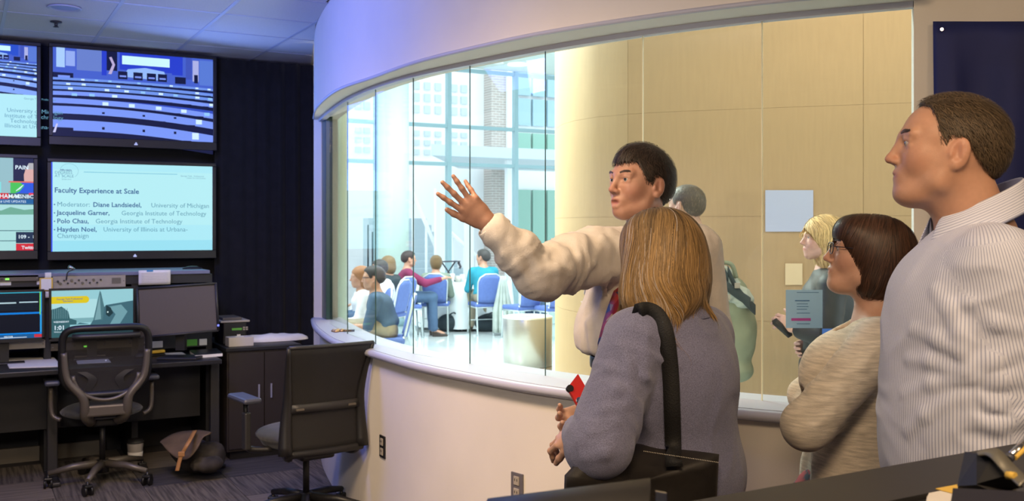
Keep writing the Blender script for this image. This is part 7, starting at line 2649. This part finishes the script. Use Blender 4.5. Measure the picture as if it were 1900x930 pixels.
# ------------------------------------------------------------------ two passers-by close behind the glass
def walking_blonde():
    fc = 153
    d = 5.35
    base = P(1530, 900, d)
    p = Person('person', 'blonde woman in a black coat walking in the corridor holding a phone', 'person', (base[0], base[1], 0))
    H = Head(P(1524, 441, d), fc, 2, 0, .97)
    nk = P(1535, 505, d); pel = P(1545, 690, d)
    f = ang(fc); l = np.cross((0, 0, 1.), f)
    shL = P(1545, 530, d - .17); shR = P(1535, 528, d + .17)
    elL = P(1535, 628, d - .20); wrL = P(1480, 610, d - .12)
    elR = P(1530, 630, d + .2); wrR = P(1500, 640, d + .12)
    legs = stand_legs(pel, fc, fwd=(.10, -.10))
    arms = [dict(sh=shL, el=elL, wr=wrL, fwd=P(1462, 602, d - .1) - wrL, back=l + (0, 0, .3), side=-1, curl=(35, 35, 35, 35), fine=.006),
            dict(sh=shR, el=elR, wr=wrR, fwd=wrR - elR, back=-l, side=1, curl=(30,) * 4, fine=.006)]
    build_body(p, H, nk, pel, fc, arms, legs, (.60, .36, .28), .014, .005, neckr=.045, tw=.13, td=.085, ears=False)
    add_eyes(p.root, H)
    brow_part(p.root, H, (.2, .12, .06))
    S = SDF()
    S.ell(H.w(-.022, 0, .03), (.115, .098, .096), H.R, .02); S.ell(H.w(-.055, 0, -.05), (.085, .11, .10), H.R, .04); S.ell(H.w(-.05, 0, -.13), (.070, .11, .08), H.R, .04)
    S.ell(H.w(.095, 0, -.045), (.072, .08, .088), H.R, .01, '-')
    def dirf(Q, i):
        L = H.loc(Q)
        dd = np.concatenate((-.4 * (L[:, 2:3] > .05) + .2 * np.sin(L[:, 2:3] * 50), np.sign(L[:, 1:2]) * .5 * (L[:, 2:3] > .05), -np.ones((len(L), 1))), 1)
        return dd @ H.R.T
    hair_part(p.root, S, 2200, (.62, .44, .20), .4, dirf, .011, 12, .004, .003, .007, cond=lambda c: .3 + (H.loc(c)[:, 2] > 0))
    S = SDF()
    torso(S, pel, nk, fc, .185, .135, 0, shL, shR, .012, .06)
    S.cone(pel, pel - (0, 0, .12), .17, .185, .05)
    for a in arms: limb(S, [a['sh'], a['el'], along(a['el'], a['wr'], .85)], [.07, .062, .050], .02)
    S.ell(nk + (0, 0, .05), (.06, .06, .06), None, .01, '-')
    wear(p, 'coat', S, M['coat_black'], .012, [(shL, elL, .15, .005, 14, 5), (pel, nk, .3, .005, 7, 5)])
    trousers(p, pel, fc, legs, M['black_cloth'], .14, .1, .016)
    ph = empty('phone', tuple(P(1452, 607, d - .12)), 0, 'black phone in the hand of the blonde woman in the corridor', 'phone')
    a, b = P(1437, 596, d - .13), P(1466, 622, d - .09)
    MB().tube([a, b], .02, 4).build('case', M['plastic_black'], ph)
    tp = empty('laptop_tablet', tuple(P(1540, 630, d - .3)), 0, 'small blue-lit tablet at the waist of the blonde woman in the corridor', 'tablet')
    ql = [P(1522, 628, d - .30), P(1555, 628, d - .30), P(1555, 608, d - .28), P(1522, 608, d - .28)]
    MB().plate(ql, -.012).build('case', M['plastic_black'], tp)
    cq = sum(ql) / 4
    MB().plate([cq + (q - cq) * .8 - Fv * .003 for q in ql], -.002).build('screen', emis('tablet_glow', (.02, .10, .35), 1.0), tp)


def backpack_man():
    fc = 150
    d = 5.6
    base = P(1290, 900, d)
    p = Person('person', 'man with close-cropped hair in the corridor, mostly hidden behind the man in the cream shirt', 'person', (base[0], base[1], 0))
    H = Head(P(1272, 379, d), 105, 0, 0, 1.0)
    nk = P(1288, 438, d); pel = P(1290, 640, d)
    f = ang(fc); l = np.cross((0, 0, 1.), f)
    shL = P(1300, 462, d - .18); shR = P(1288, 460, d + .18)
    elL = P(1292, 560, d - .22); wrL = P(1250, 600, d - .18); elR = P(1285, 560, d + .22); wrR = P(1250, 600, d + .18)
    legs = stand_legs(pel, fc, fwd=(.12, -.12))
    arms = [dict(sh=shL, el=elL, wr=wrL, fwd=wrL - elL, back=l, side=1, curl=(25,) * 4, fine=.008), dict(sh=shR, el=elR, wr=wrR, fwd=wrR - elR, back=-l, side=-1, curl=(25,) * 4, fine=.008)]
    build_body(p, H, nk, pel, fc, arms, legs, (.50, .30, .20), .014, .006, tw=.15, td=.1)
    hs = short_hair(H, SHORT, .008, .0)
    def dirf(Q, i): return np.tile(np.array([0, 0, -1.0]), (len(Q), 1))
    hair_part(p.root, hs, 900, (.15, .12, .085), .4, dirf, .006, 3, .003, .003, .006)
    S = SDF(); torso(S, pel, nk, fc, .19, .13, 0, shL, shR, .01, .06)
    for a in arms: limb(S, [a['sh'], a['el'], along(a['el'], a['wr'], .9)], [.068, .06, .045], .02)
    S.ell(nk + (0, 0, .06), (.065, .065, .06), None, .01, '-')
    wear(p, 'jacket', S, M['cl_white'], .014)
    trousers(p, pel, fc, legs, M['cl_jeans'], .165, .115, .016)
    # backpack, slung on his back and swinging right
    b = empty('backpack', tuple(P(1365, 600, d)), 0, 'sage-grey canvas backpack with dark straps carried in the corridor', 'bag')
    S = SDF()
    S.ell(P(1362, 630, d - .03), (.115, .15, .21), frame(fc, 12), .03); S.ell(P(1352, 560, d - .03), (.105, .14, .14), frame(fc, 12), .05); S.ell(P(1362, 685, d - .03), (.10, .14, .07), frame(fc), .04)
    V, Q = S.mesh(.010); V = wrinkle(V, vnormals(V, Q), [(P(1340, 500, d), P(1375, 700, d), .3, .008, 9, 6)], 7)
    link('main_bag', np_mesh('main_bag', V, Q), M['pack'], b)
    S = SDF(); S.ell(P(1362, 548, d - .06), (.11, .15, .07), frame(fc, 30), .03); S.ell(P(1338, 512, d - .06), (.08, .12, .06), frame(fc, 30), .05)
    V, Q = S.mesh(.010); V = wrinkle(V, vnormals(V, Q), [(P(1310, 500, d), P(1375, 600, d), .3, .010, 14, 6)], 9)
    link('top_flap', np_mesh('top_flap', V, Q), M['pack_light'], b)
    MB().tube(spline([P(1332, 500, d - .15), P(1342, 488, d - .18), P(1358, 492, d - .18), P(1366, 515, d - .16)], 6), .012, 8).build('carry_handle', M['pack'], b)
    for k, pts in enumerate(([(1292, 432, -.2), (1318, 452, -.26), (1335, 490, -.22), (1350, 520, -.2)], [(1335, 520, -.22), (1360, 540, -.22), (1392, 562, -.2)], [(1350, 500, -.2), (1372, 545, -.21), (1400, 575, -.15)])):
        sp_ = spline([P(a, c, d + e_) for a, c, e_ in pts], 6)
        o = MB().sheet([[q + (0, 0, -.028), q + (0, 0, .028)] for q in sp_]).build('strap', M['pack_dark'], b); o.modifiers.new('s', 'SOLIDIFY').thickness = .008
    for px, py in ((1368, 530), (1350, 552)): MB().box(P(px, py, d - .23), (.03, .008, .03), YAW, bev=.003).build('buckle', M['beige_metal'], b)
    return p


walking_blonde()
backpack_man()

# screen reflections in the glass, built as flat sheets, and a small beige sheet
def taped(px0, px1, py0, py1, label, m, parts=(), back=-.008):  # builds a screen reflection as a thin plate on the glass
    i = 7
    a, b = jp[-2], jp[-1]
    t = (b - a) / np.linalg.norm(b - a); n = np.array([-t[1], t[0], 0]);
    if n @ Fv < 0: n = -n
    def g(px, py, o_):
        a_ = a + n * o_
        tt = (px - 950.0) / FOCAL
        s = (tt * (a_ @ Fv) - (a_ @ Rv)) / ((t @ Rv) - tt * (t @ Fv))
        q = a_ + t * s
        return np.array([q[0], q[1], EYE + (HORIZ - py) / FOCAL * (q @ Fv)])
    e = empty('reflection_sheet', tuple(g(px0, py1, back)), 0, label, 'paper')
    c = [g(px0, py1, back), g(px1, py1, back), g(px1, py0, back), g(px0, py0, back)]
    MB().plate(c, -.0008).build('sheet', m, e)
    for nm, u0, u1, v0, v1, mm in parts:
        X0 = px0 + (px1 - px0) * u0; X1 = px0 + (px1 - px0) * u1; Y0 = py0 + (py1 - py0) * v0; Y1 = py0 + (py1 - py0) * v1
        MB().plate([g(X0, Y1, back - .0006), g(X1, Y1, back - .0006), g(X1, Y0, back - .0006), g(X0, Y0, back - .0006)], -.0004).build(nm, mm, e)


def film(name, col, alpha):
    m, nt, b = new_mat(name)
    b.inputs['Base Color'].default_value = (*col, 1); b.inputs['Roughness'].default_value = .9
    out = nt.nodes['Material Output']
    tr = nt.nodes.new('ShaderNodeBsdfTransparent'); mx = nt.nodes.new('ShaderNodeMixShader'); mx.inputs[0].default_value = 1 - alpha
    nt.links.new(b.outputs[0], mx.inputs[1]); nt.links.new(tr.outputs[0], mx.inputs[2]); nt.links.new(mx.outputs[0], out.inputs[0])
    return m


def wall_patch(px0, px1, py0, py1, label, m):
    """flat sheet set against the veneer wall"""
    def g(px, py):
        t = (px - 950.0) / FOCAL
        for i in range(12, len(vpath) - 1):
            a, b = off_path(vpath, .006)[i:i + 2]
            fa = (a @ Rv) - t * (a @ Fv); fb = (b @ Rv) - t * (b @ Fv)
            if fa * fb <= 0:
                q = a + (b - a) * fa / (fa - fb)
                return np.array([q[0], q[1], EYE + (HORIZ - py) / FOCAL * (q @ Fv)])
    e = empty('wall_patch', tuple(g(px0, py1)), 0, label, 'paper')
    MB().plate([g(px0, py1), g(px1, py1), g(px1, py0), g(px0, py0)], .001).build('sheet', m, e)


wall_patch(1420, 1509, 353, 430, 'bluish-white screen reflection, shaped as a sheet on the veneer wall left of the blonde woman in the corridor', mat('reflection_white', (.46, .50, .62), .8))  # reflection of a screen, put in as a pale flat sheet
wall_patch(1457, 1489, 489, 529, 'small beige sheet on the veneer wall below the bluish-white reflection', mat('sheet_beige', (.72, .56, .33), .8))
fb_ = film('reflection_blue', (.30, .52, .72), .85); tx_ = mat('reflected_text', (.06, .16, .32), .8); mg_ = mat('reflected_bar', (.35, .06, .30), .8)
taped(1458, 1526, 538, 609, 'translucent blue screen reflection with a magenta line, shaped as a sheet on the glass', fb_,
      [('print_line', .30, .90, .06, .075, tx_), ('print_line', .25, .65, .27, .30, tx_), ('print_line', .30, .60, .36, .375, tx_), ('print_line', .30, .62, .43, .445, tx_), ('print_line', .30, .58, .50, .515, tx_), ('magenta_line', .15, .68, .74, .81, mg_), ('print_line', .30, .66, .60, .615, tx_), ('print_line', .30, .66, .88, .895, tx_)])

# ------------------------------------------------------------------ the four visitors in the control room
tall_man()
bob_woman()
explaining_man()
blonde_woman()
shoulder_bag()
ph = empty('phone', tuple(P(1068, 730, 2.62)), 0, 'red-cased phone held up in front of the grey-lavender blazer', 'phone')
p0_, p1_, p3_ = P(1073, 760, 2.60), P(1092, 734, 2.63), P(1051, 722, 2.62)
c4 = [p0_, p1_, p1_ + p3_ - p0_, p3_]
cn = sum(c4) / 4
MB().plate(c4, .010).build('case', M['red'], ph)
lens_c = along(c4[3], cn, .22)
n_ = np.cross(c4[1] - c4[0], c4[3] - c4[0]); n_ /= np.linalg.norm(n_)
if n_ @ Fv > 0: n_ = -n_
MB().tube([lens_c + n_ * .001, lens_c + n_ * .012], .0095, 16).build('camera_lens', M['plastic_black'], ph)
r_c = along(c4[0], cn, .35)
MB().tube([r_c + n_ * .001 + (0, 0, .004), r_c + n_ * .012 + (0, 0, .004)], .009, 12).build('ring_grip', M['chrome'], ph)
# keys on the sill at the left end
q = P(625, 618, 6.35)
qs = C2(-1.09, 6.25, ZS)
e = empty('key_bunch', (qs[0], qs[1], ZS), 0, 'small bunch of brass keys on the window sill near the curtain', 'keys')
for k in range(4):
    a = k * 1.3
    MB().lathe([(0, 0), (.018, 0), (.020, .006), (.012, .016), (0, .018)], (qs[0] + math.cos(a) * .025, qs[1] + math.sin(a) * .025, ZS + .001), 10).build('key_head', mat('brass', (.5, .33, .16), .35, metal=.8) if k == 0 else bpy.data.materials['brass'], e)
MB().tube([(qs[0] + .03, qs[1] - .02, ZS + .008), (qs[0] + .09, qs[1] - .05, ZS + .008)], .007, 6).build('fob', M['plastic_black'], e)
